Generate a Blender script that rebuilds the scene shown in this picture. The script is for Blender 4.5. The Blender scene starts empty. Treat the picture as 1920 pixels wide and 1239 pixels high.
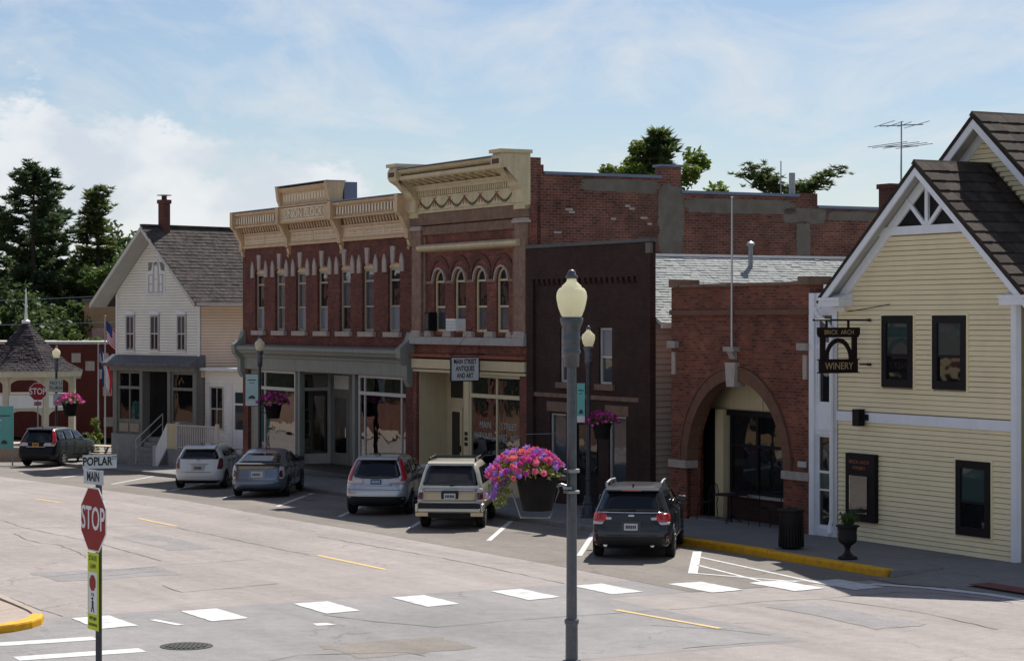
import bpy, bmesh, math, random
from math import sin, cos, pi, radians as R, sqrt, atan2
from mathutils import Vector, Matrix
random.seed(11)
SC = bpy.context.scene
COL = SC.collection

# ---------------------------------------------------------------- camera, sky, sun, exposure
cam_d = bpy.data.cameras.new('camera')
cam_d.sensor_width = 36.0
cam_d.lens = 36.0 * 4200 / 1920
cam_d.clip_start = 0.5
cam_d.clip_end = 3000
cam_d.shift_y = -19.5 / 1920
cam = bpy.data.objects.new('camera', cam_d)
cam.location = (0, 0, 5.3)
cam.rotation_euler = (R(90), 0, 0)
COL.objects.link(cam)
SC.camera = cam

SUN_EL, SUN_AZ = R(50), atan2(.33, .94)          # the sun stands behind the street, slightly to the right
wd = bpy.data.worlds.new('World'); SC.world = wd; wd.use_nodes = True
nt = wd.node_tree; nt.nodes.clear()
def wn(t, **k):
    n = nt.nodes.new(t)
    for a, b in k.items(): setattr(n, a, b)
    return n
def wl(a, b): nt.links.new(a, b)
def wmath(op, a, b=None, clamp=False):
    n = wn('ShaderNodeMath', operation=op, use_clamp=clamp)
    for i, q in enumerate((a, b)):
        if q is None: continue
        if isinstance(q, (int, float)): n.inputs[i].default_value = q
        else: wl(q, n.inputs[i])
    return n.outputs[0]
sky = wn('ShaderNodeTexSky', sky_type='NISHITA', sun_disc=False, sun_elevation=SUN_EL, sun_rotation=SUN_AZ,
         altitude=200, air_density=1.0, dust_density=.15, ozone_density=2.6)
bg = wn('ShaderNodeBackground'); bg.inputs[1].default_value = .058
wo = wn('ShaderNodeOutputWorld')
tc = wn('ShaderNodeTexCoord')
sx = wn('ShaderNodeSeparateXYZ'); wl(tc.outputs['Generated'], sx.inputs[0])
# thin high cloud, drawn out along the wind, on a flat layer overhead
zz = wmath('ADD', wmath('MAXIMUM', sx.outputs[2], 0), .12)
cx = wn('ShaderNodeCombineXYZ')
wl(wmath('DIVIDE', sx.outputs[0], zz), cx.inputs[0]); wl(wmath('DIVIDE', sx.outputs[1], zz), cx.inputs[1])
n1 = wn('ShaderNodeTexNoise'); n1.inputs['Scale'].default_value = 2.3; n1.inputs['Detail'].default_value = 9; n1.inputs['Roughness'].default_value = .62
n1.inputs['Distortion'].default_value = .5
mp = wn('ShaderNodeMapping'); mp.inputs['Location'].default_value = (3.1, 1.7, 0); mp.inputs['Scale'].default_value = (1, .42, 1)
wl(cx.outputs[0], mp.inputs[0]); wl(mp.outputs[0], n1.inputs['Vector'])
r1 = wn('ShaderNodeValToRGB'); r1.color_ramp.elements[0].position = .45; r1.color_ramp.elements[1].position = .66
wl(n1.outputs[0], r1.inputs[0])
# heaped cloud low over the horizon, thickest towards the left of the view
n2 = wn('ShaderNodeTexNoise'); n2.inputs['Scale'].default_value = 15; n2.inputs['Detail'].default_value = 12; n2.inputs['Roughness'].default_value = .62
m2 = wn('ShaderNodeMapping'); m2.inputs['Location'].default_value = (.35, .2, .0); m2.inputs['Scale'].default_value = (1, 1, 1.7)
wl(tc.outputs['Generated'], m2.inputs[0]); wl(m2.outputs[0], n2.inputs['Vector'])
hgt = wmath('ADD', wmath('MULTIPLY', wmath('MINIMUM', wmath('MAXIMUM', sx.outputs[0], -.35), .35), -.24), .052)
hgt = wmath('MAXIMUM', hgt, .02)
fall = wmath('MULTIPLY', wmath('SUBTRACT', hgt, sx.outputs[2]), 5.5)
den = wmath('ADD', n2.outputs[0], fall)
r2 = wn('ShaderNodeMapRange', interpolation_type='SMOOTHSTEP'); r2.inputs['From Min'].default_value = .515; r2.inputs['From Max'].default_value = .605
wl(den, r2.inputs['Value'])
n3 = wn('ShaderNodeTexNoise'); n3.inputs['Scale'].default_value = 22; n3.inputs['Detail'].default_value = 6
wl(m2.outputs[0], n3.inputs['Vector'])
r3 = wn('ShaderNodeMapRange', interpolation_type='SMOOTHSTEP'); r3.inputs['From Min'].default_value = .36; r3.inputs['From Max'].default_value = .62; wl(n3.outputs[0], r3.inputs['Value'])
shade = wn('ShaderNodeMix', data_type='RGBA'); wl(r3.outputs[0], shade.inputs[0])
shade.inputs[6].default_value = (8.0, 8.5, 9.4, 1); shade.inputs[7].default_value = (10.6, 10.7, 10.9, 1)
mixa = wn('ShaderNodeMix', data_type='RGBA'); mixa.inputs[7].default_value = (8.8, 9.2, 9.6, 1)
wl(wmath('ADD', wmath('MULTIPLY', r1.outputs[0], .68), .04), mixa.inputs[0]); tint = wn('ShaderNodeVectorMath', operation='MULTIPLY'); tint.inputs[1].default_value = (1.02, .985, 1.03); wl(sky.outputs[0], tint.inputs[0]); wl(tint.outputs[0], mixa.inputs[6])
mixb = wn('ShaderNodeMix', data_type='RGBA')
wl(wmath('MULTIPLY', r2.outputs[0], .74), mixb.inputs[0]); wl(mixa.outputs[2], mixb.inputs[6]); wl(shade.outputs[2], mixb.inputs[7])
wl(mixb.outputs[2], bg.inputs[0]); wl(bg.outputs[0], wo.inputs[0])

sun_d = bpy.data.lights.new('sun', 'SUN'); sun_d.energy = 4.8; sun_d.angle = R(.53); sun_d.color = (1.0, .955, .88)
sun = bpy.data.objects.new('sun', sun_d); COL.objects.link(sun)
ld = Vector((-sin(SUN_AZ) * cos(SUN_EL), -cos(SUN_AZ) * cos(SUN_EL), -sin(SUN_EL)))
sun.rotation_euler = ld.to_track_quat('-Z', 'Y').to_euler()
sun.location = (0, 30, 60)
SC.view_settings.view_transform = 'Standard'; SC.view_settings.look = 'None'
SC.view_settings.gamma = 1; SC.view_settings.use_curve_mapping = False
SC.view_settings.exposure = .55
SC.render.engine = 'CYCLES'
SC.cycles.max_bounces = 8; SC.cycles.transparent_max_bounces = 12; SC.cycles.use_denoising = True

# ---------------------------------------------------------------- the street's own axes (a: along the fronts to the right, d: back from the fronts)
EX, EY = (.47385, -.88061), (.88061, .47385)
OX0, OY0 = 9.524, 50.002
RZ = atan2(EX[1], EX[0])
def W(a, d, z=0): return Vector((OX0 + a * EX[0] + d * EY[0], OY0 + a * EX[1] + d * EY[1], z))
def inv(x, y): return ((x - OX0) * EX[0] + (y - OY0) * EX[1], (x - OX0) * EY[0] + (y - OY0) * EY[1])
GT = [(-900, -1.6), (-90, -1.6), (-54, -.97), (-32, -.40), (-26, -.24), (-18, -.17), (-12.6, -.09), (-3, 0), (900, 0)]
def gz(a):
    for (a0, z0), (a1, z1) in zip(GT, GT[1:]):
        if a <= a1: return z0 + (z1 - z0) * (a - a0) / (a1 - a0)
    return 0
def bank(y):
    t = min(max((32.5 - y) / 6, 0), 1)
    return .8 * t * t * (3 - 2 * t)
def G(a, d): return gz(a) + bank(W(a, d).y)
def GW(x, y):
    a, d = inv(x, y); return G(a, d)

# ---------------------------------------------------------------- mesh helpers
OFF = {}
class MB:
    def __init__(s): s.v = []; s.f = []
    def add(s, vs, fs):
        b = len(s.v); s.v += [tuple(p) for p in vs]; s.f += [tuple(i + b for i in q) for q in fs]; return s
    def box(s, x0, x1, y0, y1, z0, z1):
        return s.add([(x0, y0, z0), (x1, y0, z0), (x1, y1, z0), (x0, y1, z0), (x0, y0, z1), (x1, y0, z1), (x1, y1, z1), (x0, y1, z1)],
                     [(0, 3, 2, 1), (4, 5, 6, 7), (0, 1, 5, 4), (1, 2, 6, 5), (2, 3, 7, 6), (3, 0, 4, 7)])
    def poly(s, pts): return s.add(pts, [tuple(range(len(pts)))])
    def prism(s, pts, c0, c1, ax='y'):
        """extrude a 2-D outline: ax y takes (x,z), ax x takes (y,z), ax z takes (x,y)"""
        m = {'y': lambda p, c: (p[0], c, p[1]), 'x': lambda p, c: (c, p[0], p[1]), 'z': lambda p, c: (p[0], p[1], c)}[ax]
        n = len(pts)
        return s.add([m(p, c0) for p in pts] + [m(p, c1) for p in pts],
                     [tuple(range(n)), tuple(range(2 * n - 1, n - 1, -1))] + [(i, i + n, (i + 1) % n + n, (i + 1) % n) for i in range(n)])
    def band(s, inner, outer, c0, c1):
        """closed-section strip between two x-z curves (arch rings, rails)"""
        n = len(inner)
        vs = [(p[0], c, p[1]) for c in (c0, c1) for q in (inner, outer) for p in q]
        fs = []
        for i in range(n - 1):
            a, b, c, d = i, n + i, 2 * n + i, 3 * n + i
            fs += [(a, a + 1, b + 1, b), (c, d, d + 1, c + 1), (a, c, c + 1, a + 1), (b, b + 1, d + 1, d)]
        fs += [(0, n, 3 * n, 2 * n), (n - 1, 3 * n - 1, 4 * n - 1, 2 * n - 1)]
        return s.add(vs, fs)
    def tube(s, pts, r, n=8, cap=True):
        pts = [Vector(p) for p in pts]; m = len(pts)
        rs = r if isinstance(r, (list, tuple)) else [r] * m
        b = len(s.v)
        for i, p in enumerate(pts):
            t = (pts[min(i + 1, m - 1)] - pts[max(i - 1, 0)]).normalized()
            u = t.cross(Vector((0, 0, 1)) if abs(t.z) < .95 else Vector((1, 0, 0))).normalized(); w = t.cross(u)
            for k in range(n):
                q = p + (u * cos(2 * pi * k / n) + w * sin(2 * pi * k / n)) * rs[i]; s.v.append(tuple(q))
        for i in range(m - 1):
            for k in range(n):
                s.f.append((b + i * n + k, b + i * n + (k + 1) % n, b + (i + 1) * n + (k + 1) % n, b + (i + 1) * n + k))
        if cap:
            s.f.append(tuple(b + k for k in range(n - 1, -1, -1))); s.f.append(tuple(b + (m - 1) * n + k for k in range(n)))
        return s
    def lathe(s, prof, n=16, c=(0, 0, 0), ph=0):
        b = len(s.v)
        for r, z in prof:
            for k in range(n):
                t = 2 * pi * k / n + ph; s.v.append((c[0] + r * cos(t), c[1] + r * sin(t), c[2] + z))
        for i in range(len(prof) - 1):
            for k in range(n):
                s.f.append((b + i * n + k, b + i * n + (k + 1) % n, b + (i + 1) * n + (k + 1) % n, b + (i + 1) * n + k))
        s.f.append(tuple(b + k for k in range(n - 1, -1, -1))); s.f.append(tuple(b + (len(prof) - 1) * n + k for k in range(n)))
        return s
    def beam(s, p, q, w, t):
        """a squared timber from p to q, w wide in plan, t deep"""
        p, q = Vector(p), Vector(q); a = (q - p).normalized()
        u = a.cross(Vector((0, 0, 1)) if abs(a.z) < .98 else Vector((0, 1, 0))).normalized() * w / 2; v = a.cross(u).normalized() * t / 2
        return s.add([p - u - v, p + u - v, p + u + v, p - u + v, q - u - v, q + u - v, q + u + v, q - u + v],
                     [(0, 3, 2, 1), (4, 5, 6, 7), (0, 1, 5, 4), (1, 2, 6, 5), (2, 3, 7, 6), (3, 0, 4, 7)])
    def mesh(s, name, mat, ox=0, smooth=False):
        me = bpy.data.meshes.new(name)
        me.from_pydata([(p[0] - ox, p[1], p[2]) for p in s.v] if ox else s.v, [], s.f)
        bm = bmesh.new(); bm.from_mesh(me); bmesh.ops.recalc_face_normals(bm, faces=bm.faces); bm.to_mesh(me); bm.free()
        if mat is not None: me.materials.append(MT[mat] if isinstance(mat, str) else mat)
        if smooth:
            for p in me.polygons: p.use_smooth = True
        return me
    def build(s, name, mat, parent=None, smooth=False, label=None, kind=None, bevel=0):
        ox = OFF.get(parent.name, 0) if parent else 0
        o = bpy.data.objects.new(name, s.mesh(name, mat, ox, smooth)); COL.objects.link(o)
        if parent: o.parent = parent
        OFF[o.name] = ox
        if label: o['label'] = label
        if kind: o['kind'] = kind
        if bevel:
            b = o.modifiers.new('bevel', 'BEVEL'); b.width = bevel; b.segments = 2; b.limit_method = 'ANGLE'; b.angle_limit = R(40)
        if smooth == 'auto':
            pass
        return o
def inst(me, name, parent, loc, rot=(0, 0, 0), scale=(1, 1, 1)):
    o = bpy.data.objects.new(name, me); COL.objects.link(o); o.parent = parent
    o.location = (loc[0] - OFF.get(parent.name, 0), loc[1], loc[2]); o.rotation_euler = rot; o.scale = scale
    return o
def tag(o, label, cat, group=None, kind=None):
    o['label'] = label; o['category'] = cat
    if group: o['group'] = group
    if kind: o['kind'] = kind
    return o
def thing(name, label, cat, loc, rotz=0, group=None, ox=0):
    o = bpy.data.objects.new(name, None); COL.objects.link(o); o.location = loc; o.rotation_euler = (0, 0, rotz)
    o.empty_display_size = .3; OFF[o.name] = ox
    return tag(o, label, cat, group)
def street_thing(name, label, cat, a0, d0=0, z0=0, group=None):
    """a thing in the street's axes; its meshes are written with the street's own a values"""
    o = thing(name, label, cat, W(a0, 0, 0), RZ, group, ox=a0); return o
def setting(o): o['kind'] = 'structure'; return o
def text(s, size, mat, parent, loc, rot=(pi / 2, 0, 0), ext=.004, sxy=(1, 1), name='lettering', bold=0):
    cu = bpy.data.curves.new(name, 'FONT'); cu.body = s; cu.size = size; cu.extrude = ext; cu.align_x = 'CENTER'; cu.align_y = 'CENTER'
    cu.offset = bold; cu.resolution_u = 3
    t = bpy.data.objects.new('tmp', cu); COL.objects.link(t)
    dg = bpy.context.evaluated_depsgraph_get(); me = bpy.data.meshes.new_from_object(t.evaluated_get(dg))
    bpy.data.objects.remove(t); bpy.data.curves.remove(cu)
    me.name = name; me.materials.clear(); me.materials.append(MT[mat])
    o = inst(me, name, parent, loc, rot, (sxy[0], sxy[1], 1)); return o
def wall(mb, x0, x1, z0, z1, y0, y1, ops=()):
    """a wall slab with rectangular openings (x0,x1,z0,z1), split into courses of blocks round them"""
    zs = sorted({z0, z1, *[min(max(q, z0), z1) for o in ops for q in o[2:4]]})
    for za, zb in zip(zs, zs[1:]):
        zm = (za + zb) / 2; cuts = sorted([(o[0], o[1]) for o in ops if o[2] < zm < o[3]]); x = x0
        for c0, c1 in cuts:
            if c0 > x: mb.box(x, c0, y0, y1, za, zb)
            x = max(x, c1)
        if x < x1: mb.box(x, x1, y0, y1, za, zb)
    return mb
def arc(cx, cz, r, t0=pi, t1=0, n=16, rz=None):
    return [(cx + r * cos(t0 + (t1 - t0) * i / n), cz + (rz or r) * sin(t0 + (t1 - t0) * i / n)) for i in range(n + 1)]
def spandrel(mb, cx, zs, r, top, y0, y1, rz=None, n=14):
    """the masonry between an arch and the square head above it, left and right halves"""
    for t0, sgn in ((pi, -1), (0, 1)):
        mb.prism(arc(cx, zs, r, t0, pi / 2, n, rz) + [(cx, top), (cx + sgn * r, top)], y0, y1)
    return mb

# ---------------------------------------------------------------- materials
MT = {}
def newmat(name):
    m = bpy.data.materials.new(name); m.use_nodes = True; MT[name] = m
    t = m.node_tree; return m, t, t.nodes['Principled BSDF']
def lk(t, a, b): t.links.new(a, b)
def pm(name, c, rough=.6, var=.14, sc=2.2, bump=.12, bs=45, metal=0, coat=0, streak=0, spec=.3, dirt=None, dirtamt=.5):
    m, t, p = newmat(name); N = t.nodes
    co = N.new('ShaderNodeTexCoord').outputs['Object']
    nz = N.new('ShaderNodeTexNoise'); nz.inputs['Scale'].default_value = sc; nz.inputs['Detail'].default_value = 8; nz.inputs['Roughness'].default_value = .65
    lk(t, co, nz.inputs['Vector'])
    rg = N.new('ShaderNodeMapRange'); rg.inputs[1].default_value = .28; rg.inputs[2].default_value = .72
    rg.inputs[3].default_value = 1 - var; rg.inputs[4].default_value = 1 + var; lk(t, nz.outputs[0], rg.inputs[0])
    val = rg.outputs[0]
    if streak:
        mp = N.new('ShaderNodeMapping'); mp.inputs['Scale'].default_value = (9, 9, .5); lk(t, co, mp.inputs[0])
        ns = N.new('ShaderNodeTexNoise'); ns.inputs['Scale'].default_value = 1; ns.inputs['Detail'].default_value = 5; lk(t, mp.outputs[0], ns.inputs['Vector'])
        r2 = N.new('ShaderNodeMapRange'); r2.inputs[1].default_value = .3; r2.inputs[2].default_value = .7
        r2.inputs[3].default_value = 1 - streak; r2.inputs[4].default_value = 1 + streak * .4; lk(t, ns.outputs[0], r2.inputs[0])
        mm = N.new('ShaderNodeMath'); mm.operation = 'MULTIPLY'; lk(t, val, mm.inputs[0]); lk(t, r2.outputs[0], mm.inputs[1]); val = mm.outputs[0]
    vm = N.new('ShaderNodeVectorMath'); vm.operation = 'SCALE'; vm.inputs[0].default_value = c; lk(t, val, vm.inputs['Scale'])
    out = vm.outputs[0]
    if dirt:
        nd = N.new('ShaderNodeTexNoise'); nd.inputs['Scale'].default_value = sc * .6; nd.inputs['Detail'].default_value = 9; nd.inputs['Roughness'].default_value = .75
        lk(t, co, nd.inputs['Vector'])
        rd = N.new('ShaderNodeMapRange'); rd.inputs[1].default_value = .5; rd.inputs[2].default_value = .75; rd.inputs[4].default_value = dirtamt; lk(t, nd.outputs[0], rd.inputs[0])
        mx = N.new('ShaderNodeMix'); mx.data_type = 'RGBA'; lk(t, rd.outputs[0], mx.inputs[0]); lk(t, out, mx.inputs[6]); mx.inputs[7].default_value = (*dirt, 1); out = mx.outputs[2]
    lk(t, out, p.inputs['Base Color'])
    p.inputs['Roughness'].default_value = rough; p.inputs['Metallic'].default_value = metal; p.inputs['Specular IOR Level'].default_value = spec
    if coat: p.inputs['Coat Weight'].default_value = coat; p.inputs['Coat Roughness'].default_value = .06
    if bump:
        nb = N.new('ShaderNodeTexNoise'); nb.inputs['Scale'].default_value = bs; nb.inputs['Detail'].default_value = 4; lk(t, co, nb.inputs['Vector'])
        b = N.new('ShaderNodeBump'); b.inputs['Strength'].default_value = bump; b.inputs['Distance'].default_value = .01
        lk(t, nb.outputs[0], b.inputs['Height']); lk(t, b.outputs[0], p.inputs['Normal'])
    return m
def brick(name, c1, c2, mortar, bw=.215, bh=.072, ms=.011, var=.25, rough=.85, blot=None, blotamt=.4, bump=.6):
    m, t, p = newmat(name); N = t.nodes
    co = N.new('ShaderNodeTexCoord').outputs['Object']
    s = N.new('ShaderNodeSeparateXYZ'); lk(t, co, s.inputs[0])
    ad = N.new('ShaderNodeMath'); lk(t, s.outputs[0], ad.inputs[0]); lk(t, s.outputs[1], ad.inputs[1])
    cb = N.new('ShaderNodeCombineXYZ'); lk(t, ad.outputs[0], cb.inputs[0]); lk(t, s.outputs[2], cb.inputs[1])
    wob = N.new('ShaderNodeTexNoise'); wob.inputs['Scale'].default_value = 1.3; lk(t, co, wob.inputs['Vector'])
    wv = N.new('ShaderNodeVectorMath'); wv.operation = 'MULTIPLY_ADD'; wv.inputs[1].default_value = (.02, .02, 0); lk(t, wob.outputs['Color'], wv.inputs[0]); lk(t, cb.outputs[0], wv.inputs[2])
    bt = N.new('ShaderNodeTexBrick'); bt.offset = .5; lk(t, wv.outputs[0], bt.inputs['Vector'])
    bt.inputs['Color1'].default_value = (*c1, 1); bt.inputs['Color2'].default_value = (*c2, 1); bt.inputs['Mortar'].default_value = (*mortar, 1)
    for k, v in (('Scale', 1), ('Mortar Size', ms), ('Mortar Smooth', .3), ('Bias', 0), ('Brick Width', bw), ('Row Height', bh)): bt.inputs[k].default_value = v
    nz = N.new('ShaderNodeTexNoise'); nz.inputs['Scale'].default_value = .9; nz.inputs['Detail'].default_value = 9; nz.inputs['Roughness'].default_value = .7; lk(t, co, nz.inputs['Vector'])
    rg = N.new('ShaderNodeMapRange'); rg.inputs[1].default_value = .3; rg.inputs[2].default_value = .7; rg.inputs[3].default_value = 1 - var; rg.inputs[4].default_value = 1 + var
    lk(t, nz.outputs[0], rg.inputs[0])
    vm = N.new('ShaderNodeVectorMath'); vm.operation = 'SCALE'; lk(t, bt.outputs['Color'], vm.inputs[0]); lk(t, rg.outputs[0], vm.inputs['Scale'])
    out = vm.outputs[0]
    if blot:
        nd = N.new('ShaderNodeTexNoise'); nd.inputs['Scale'].default_value = .55; nd.inputs['Detail'].default_value = 11; nd.inputs['Roughness'].default_value = .78
        mp = N.new('ShaderNodeMapping'); mp.inputs['Location'].default_value = (4, 2, 7); lk(t, co, mp.inputs[0]); lk(t, mp.outputs[0], nd.inputs['Vector'])
        rd = N.new('ShaderNodeMapRange'); rd.inputs[1].default_value = .52; rd.inputs[2].default_value = .7; rd.inputs[4].default_value = blotamt; lk(t, nd.outputs[0], rd.inputs[0])
        mx = N.new('ShaderNodeMix'); mx.data_type = 'RGBA'; lk(t, rd.outputs[0], mx.inputs[0]); lk(t, out, mx.inputs[6]); mx.inputs[7].default_value = (*blot, 1); out = mx.outputs[2]
    lk(t, out, p.inputs['Base Color']); p.inputs['Roughness'].default_value = rough; p.inputs['Specular IOR Level'].default_value = .25
    iv = N.new('ShaderNodeMath'); iv.operation = 'SUBTRACT'; iv.inputs[0].default_value = 1; lk(t, bt.outputs['Fac'], iv.inputs[1])
    nb = N.new('ShaderNodeTexNoise'); nb.inputs['Scale'].default_value = 30; lk(t, co, nb.inputs['Vector'])
    am = N.new('ShaderNodeMath'); am.operation = 'MULTIPLY_ADD'; am.inputs[1].default_value = .4; lk(t, nb.outputs[0], am.inputs[0]); lk(t, iv.outputs[0], am.inputs[2])
    b = N.new('ShaderNodeBump'); b.inputs['Strength'].default_value = bump; b.inputs['Distance'].default_value = .012
    lk(t, am.outputs[0], b.inputs['Height']); lk(t, b.outputs[0], p.inputs['Normal'])
    return m
def glass(name, c, rough=.04, wob=.03, spec=.6):
    m, t, p = newmat(name); N = t.nodes
    p.inputs['Base Color'].default_value = (*c, 1); p.inputs['Roughness'].default_value = rough; p.inputs['Specular IOR Level'].default_value = spec
    co = N.new('ShaderNodeTexCoord').outputs['Object']
    nb = N.new('ShaderNodeTexNoise'); nb.inputs['Scale'].default_value = 2.2; nb.inputs['Detail'].default_value = 1; lk(t, co, nb.inputs['Vector'])
    b = N.new('ShaderNodeBump'); b.inputs['Strength'].default_value = wob; b.inputs['Distance'].default_value = .2
    lk(t, nb.outputs[0], b.inputs['Height']); lk(t, b.outputs[0], p.inputs['Normal'])
    return m
def clear(name, tint=(.8, .85, .85), base=.04):
    """plain shop glass: looks through, mirrors more at a glancing angle"""
    m, t, p = newmat(name); N = t.nodes; N.remove(p); o = N['Material Output']
    tr = N.new('ShaderNodeBsdfTransparent'); tr.inputs[0].default_value = (*tint, 1)
    gl = N.new('ShaderNodeBsdfGlossy'); gl.inputs['Roughness'].default_value = .02
    fr = N.new('ShaderNodeFresnel'); fr.inputs[0].default_value = 1.5
    ad = N.new('ShaderNodeMath'); ad.inputs[1].default_value = base; lk(t, fr.outputs[0], ad.inputs[0])
    co = N.new('ShaderNodeTexCoord').outputs['Object']
    nb = N.new('ShaderNodeTexNoise'); nb.inputs['Scale'].default_value = 1.2; lk(t, co, nb.inputs['Vector'])
    b = N.new('ShaderNodeBump'); b.inputs['Strength'].default_value = .03; b.inputs['Distance'].default_value = .2; lk(t, nb.outputs[0], b.inputs['Height'])
    lk(t, b.outputs[0], gl.inputs['Normal'])
    mx = N.new('ShaderNodeMixShader'); lk(t, ad.outputs[0], mx.inputs[0]); lk(t, tr.outputs[0], mx.inputs[1]); lk(t, gl.outputs[0], mx.inputs[2]); lk(t, mx.outputs[0], o.inputs[0])
    return m
def leafmat(name, c, c2, trans=.35, rough=.6):
    m, t, p = newmat(name); N = t.nodes; o = N['Material Output']
    gi = N.new('ShaderNodeTexCoord').outputs['Object']
    nz = N.new('ShaderNodeTexNoise'); nz.inputs['Scale'].default_value = .9; nz.inputs['Detail'].default_value = 6; lk(t, gi, nz.inputs['Vector'])
    rg = N.new('ShaderNodeMapRange'); rg.inputs[1].default_value = .35; rg.inputs[2].default_value = .65; lk(t, nz.outputs[0], rg.inputs[0])
    mx = N.new('ShaderNodeMix'); mx.data_type = 'RGBA'; lk(t, rg.outputs[0], mx.inputs[0]); mx.inputs[6].default_value = (*c, 1); mx.inputs[7].default_value = (*c2, 1)
    lk(t, mx.outputs[2], p.inputs['Base Color']); p.inputs['Roughness'].default_value = rough; p.inputs['Specular IOR Level'].default_value = .3
    tl = N.new('ShaderNodeBsdfTranslucent'); lk(t, mx.outputs[2], tl.inputs[0])
    ms = N.new('ShaderNodeMixShader'); ms.inputs[0].default_value = trans; lk(t, p.outputs[0], ms.inputs[1]); lk(t, tl.outputs[0], ms.inputs[2]); lk(t, ms.outputs[0], o.inputs[0])
    return m

brick('brick_union', (.18, .048, .034), (.085, .024, .019), (.14, .078, .064), var=.38, blot=(.075, .03, .025), blotamt=.6)
brick('brick_antique', (.23, .064, .044), (.115, .035, .026), (.18, .105, .082), var=.4, blot=(.095, .042, .033), blotamt=.55)
brick('brick_side', (.215, .068, .046), (.10, .034, .027), (.19, .125, .10), bw=.23, bh=.082, ms=.015, var=.55, blot=(.085, .055, .044), blotamt=.85, bump=.9)
brick('brick_dark', (.050, .022, .018), (.034, .017, .015), (.042, .026, .022), var=.4, blot=(.072, .030, .023), blotamt=.5)
brick('brick_arch', (.25, .074, .043), (.105, .032, .022), (.16, .098, .073), bw=.22, bh=.078, ms=.012, var=.42, blot=(.09, .036, .026), blotamt=.6, bump=.8)
brick('brick_red', (.12, .024, .018), (.09, .019, .015), (.10, .03, .024), var=.15)
brick('brick_chimney', (.13, .04, .03), (.10, .03, .024), (.12, .08, .07), var=.3)
pm('brownstone', (.20, .125, .09), .85, .28, 4, .5, 25, dirt=(.07, .045, .036))
pm('pilaster_stone', (.25, .155, .115), .85, .32, 6, .6, 18, dirt=(.10, .065, .05))
pm('pale_stone', (.40, .34, .30), .8, .16, 5, .3, 40, dirt=(.22, .18, .16))
pm('grey_stone', (.36, .35, .34), .8, .16, 5, .3, 40, dirt=(.2, .19, .18))
pm('arch_stone', (.155, .078, .052), .85, .2, 5, .4, 30, dirt=(.09, .046, .032))
pm('impost_stone', (.34, .30, .27), .85, .2, 6, .4, 30)
pm('cream_cornice', (.60, .50, .315), .55, .12, 3, .08, 30, streak=.15, dirt=(.30, .22, .13), dirtamt=.35)
pm('tan_cornice', (.60, .43, .265), .55, .14, 3, .1, 30, streak=.18, dirt=(.30, .20, .13), dirtamt=.45)
pm('tan_relief', (.74, .64, .47), .55, .12, 3, .1, 30)
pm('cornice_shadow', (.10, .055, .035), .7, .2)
pm('cream_paint', (.58, .49, .31), .5, .07, 2, .06, 20, streak=.06)
pm('garland_green', (.10, .085, .045), .6, .2)
pm('ribbon_red', (.34, .11, .055), .6, .2)
pm('shop_grey', (.20, .205, .185), .55, .12, 3, .06, 25, streak=.12)
pm('slate_metal', (.13, .135, .15), .6, .2, 3, .05, 20, streak=.2)
pm('grey_green', (.235, .245, .215), .55, .1, 3, .06, 25, streak=.12, dirt=(.18, .18, .155), dirtamt=.35)
pm('pale_blue_paint', (.26, .33, .34), .5, .1)
pm('white_paint', (.78, .79, .80), .5, .06, 2, .05, 25, streak=.07)
pm('white_trim', (.76, .78, .83), .5, .05, 2, .05, 25, streak=.04)
pm('frame_white', (.52, .50, .47), .5, .1)
pm('frame_tan', (.34, .30, .23), .5, .12)
pm('frame_cream', (.58, .50, .32), .5, .08)
pm('old_white_siding', (.84, .82, .73), .6, .08, 1.2, .06, 25, dirt=(.62, .58, .48), dirtamt=.4)
pm('white_siding_bounce', (.74, .63, .49), .6, .08, 1.2, .06, 25)  # white siding tinted warm: bounce from nearby brick put into the colour
pm('yellow_siding', (.81, .70, .455), .55, .07, .8, .05, 30, dirt=(.60, .52, .36), dirtamt=.45)
pm('sheathing', (.30, .24, .15), .9, .2)  # backing darkened so gaps under the boards read as lap shade
pm('sheathing_white', (.22, .21, .18), .9, .2)  # same darkened backing, lap shade for the white boards
pm('taupe_siding', (.36, .29, .245), .6, .08, 1.5, .05, 30)
pm('soffit', (.44, .43, .40), .6, .08)
pm('roof_grey', (.085, .075, .070), .95, .45, 3, .9, 14, spec=.05, dirt=(.030, .027, .026), dirtamt=.8)
pm('roof_white', (.33, .345, .335), .9, .22, 5, .3, 20, spec=.05, dirt=(.19, .20, .205), dirtamt=.6)
pm('shake_a', (.066, .052, .046), .9, .22, 7, .6, 30, streak=.3, spec=.08)
pm('shake_b', (.050, .040, .036), .9, .22, 7, .6, 30, streak=.3, spec=.08)
pm('shake_c', (.080, .064, .056), .9, .22, 7, .6, 30, streak=.3, spec=.08)
pm('flashing', (.16, .20, .28), .45, .15, 2, .05, 20, metal=.3)
pm('flat_roof', (.12, .12, .12), .9, .2)
pm('render_grey', (.155, .135, .112), .9, .22, 2.5, .5, 18, dirt=(.10, .085, .07), dirtamt=.6)
pm('black_paint', (.009, .008, .009), .6, .2, 3, .05, 25, spec=.2)
pm('dark_frame', (.010, .008, .009), .6, .2, 3, .05, 25, spec=.2)
pm('iron', (.013, .012, .013), .6, .25, 6, .2, 50, spec=.25)
pm('lamp_grey', (.115, .12, .138), .45, .22, 12, .25, 40, metal=.35, dirt=(.09, .095, .11), dirtamt=.6)
pm('lamp_dark', (.055, .058, .068), .45, .25, 10, .2, 40, metal=.35)
pm('galv', (.30, .31, .33), .45, .15, 9, .1, 50, metal=.6)
pm('aluminium', (.45, .46, .48), .35, .1, metal=.8)
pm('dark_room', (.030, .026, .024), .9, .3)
pm('dark_floor', (.06, .05, .042), .8, .2)
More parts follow.
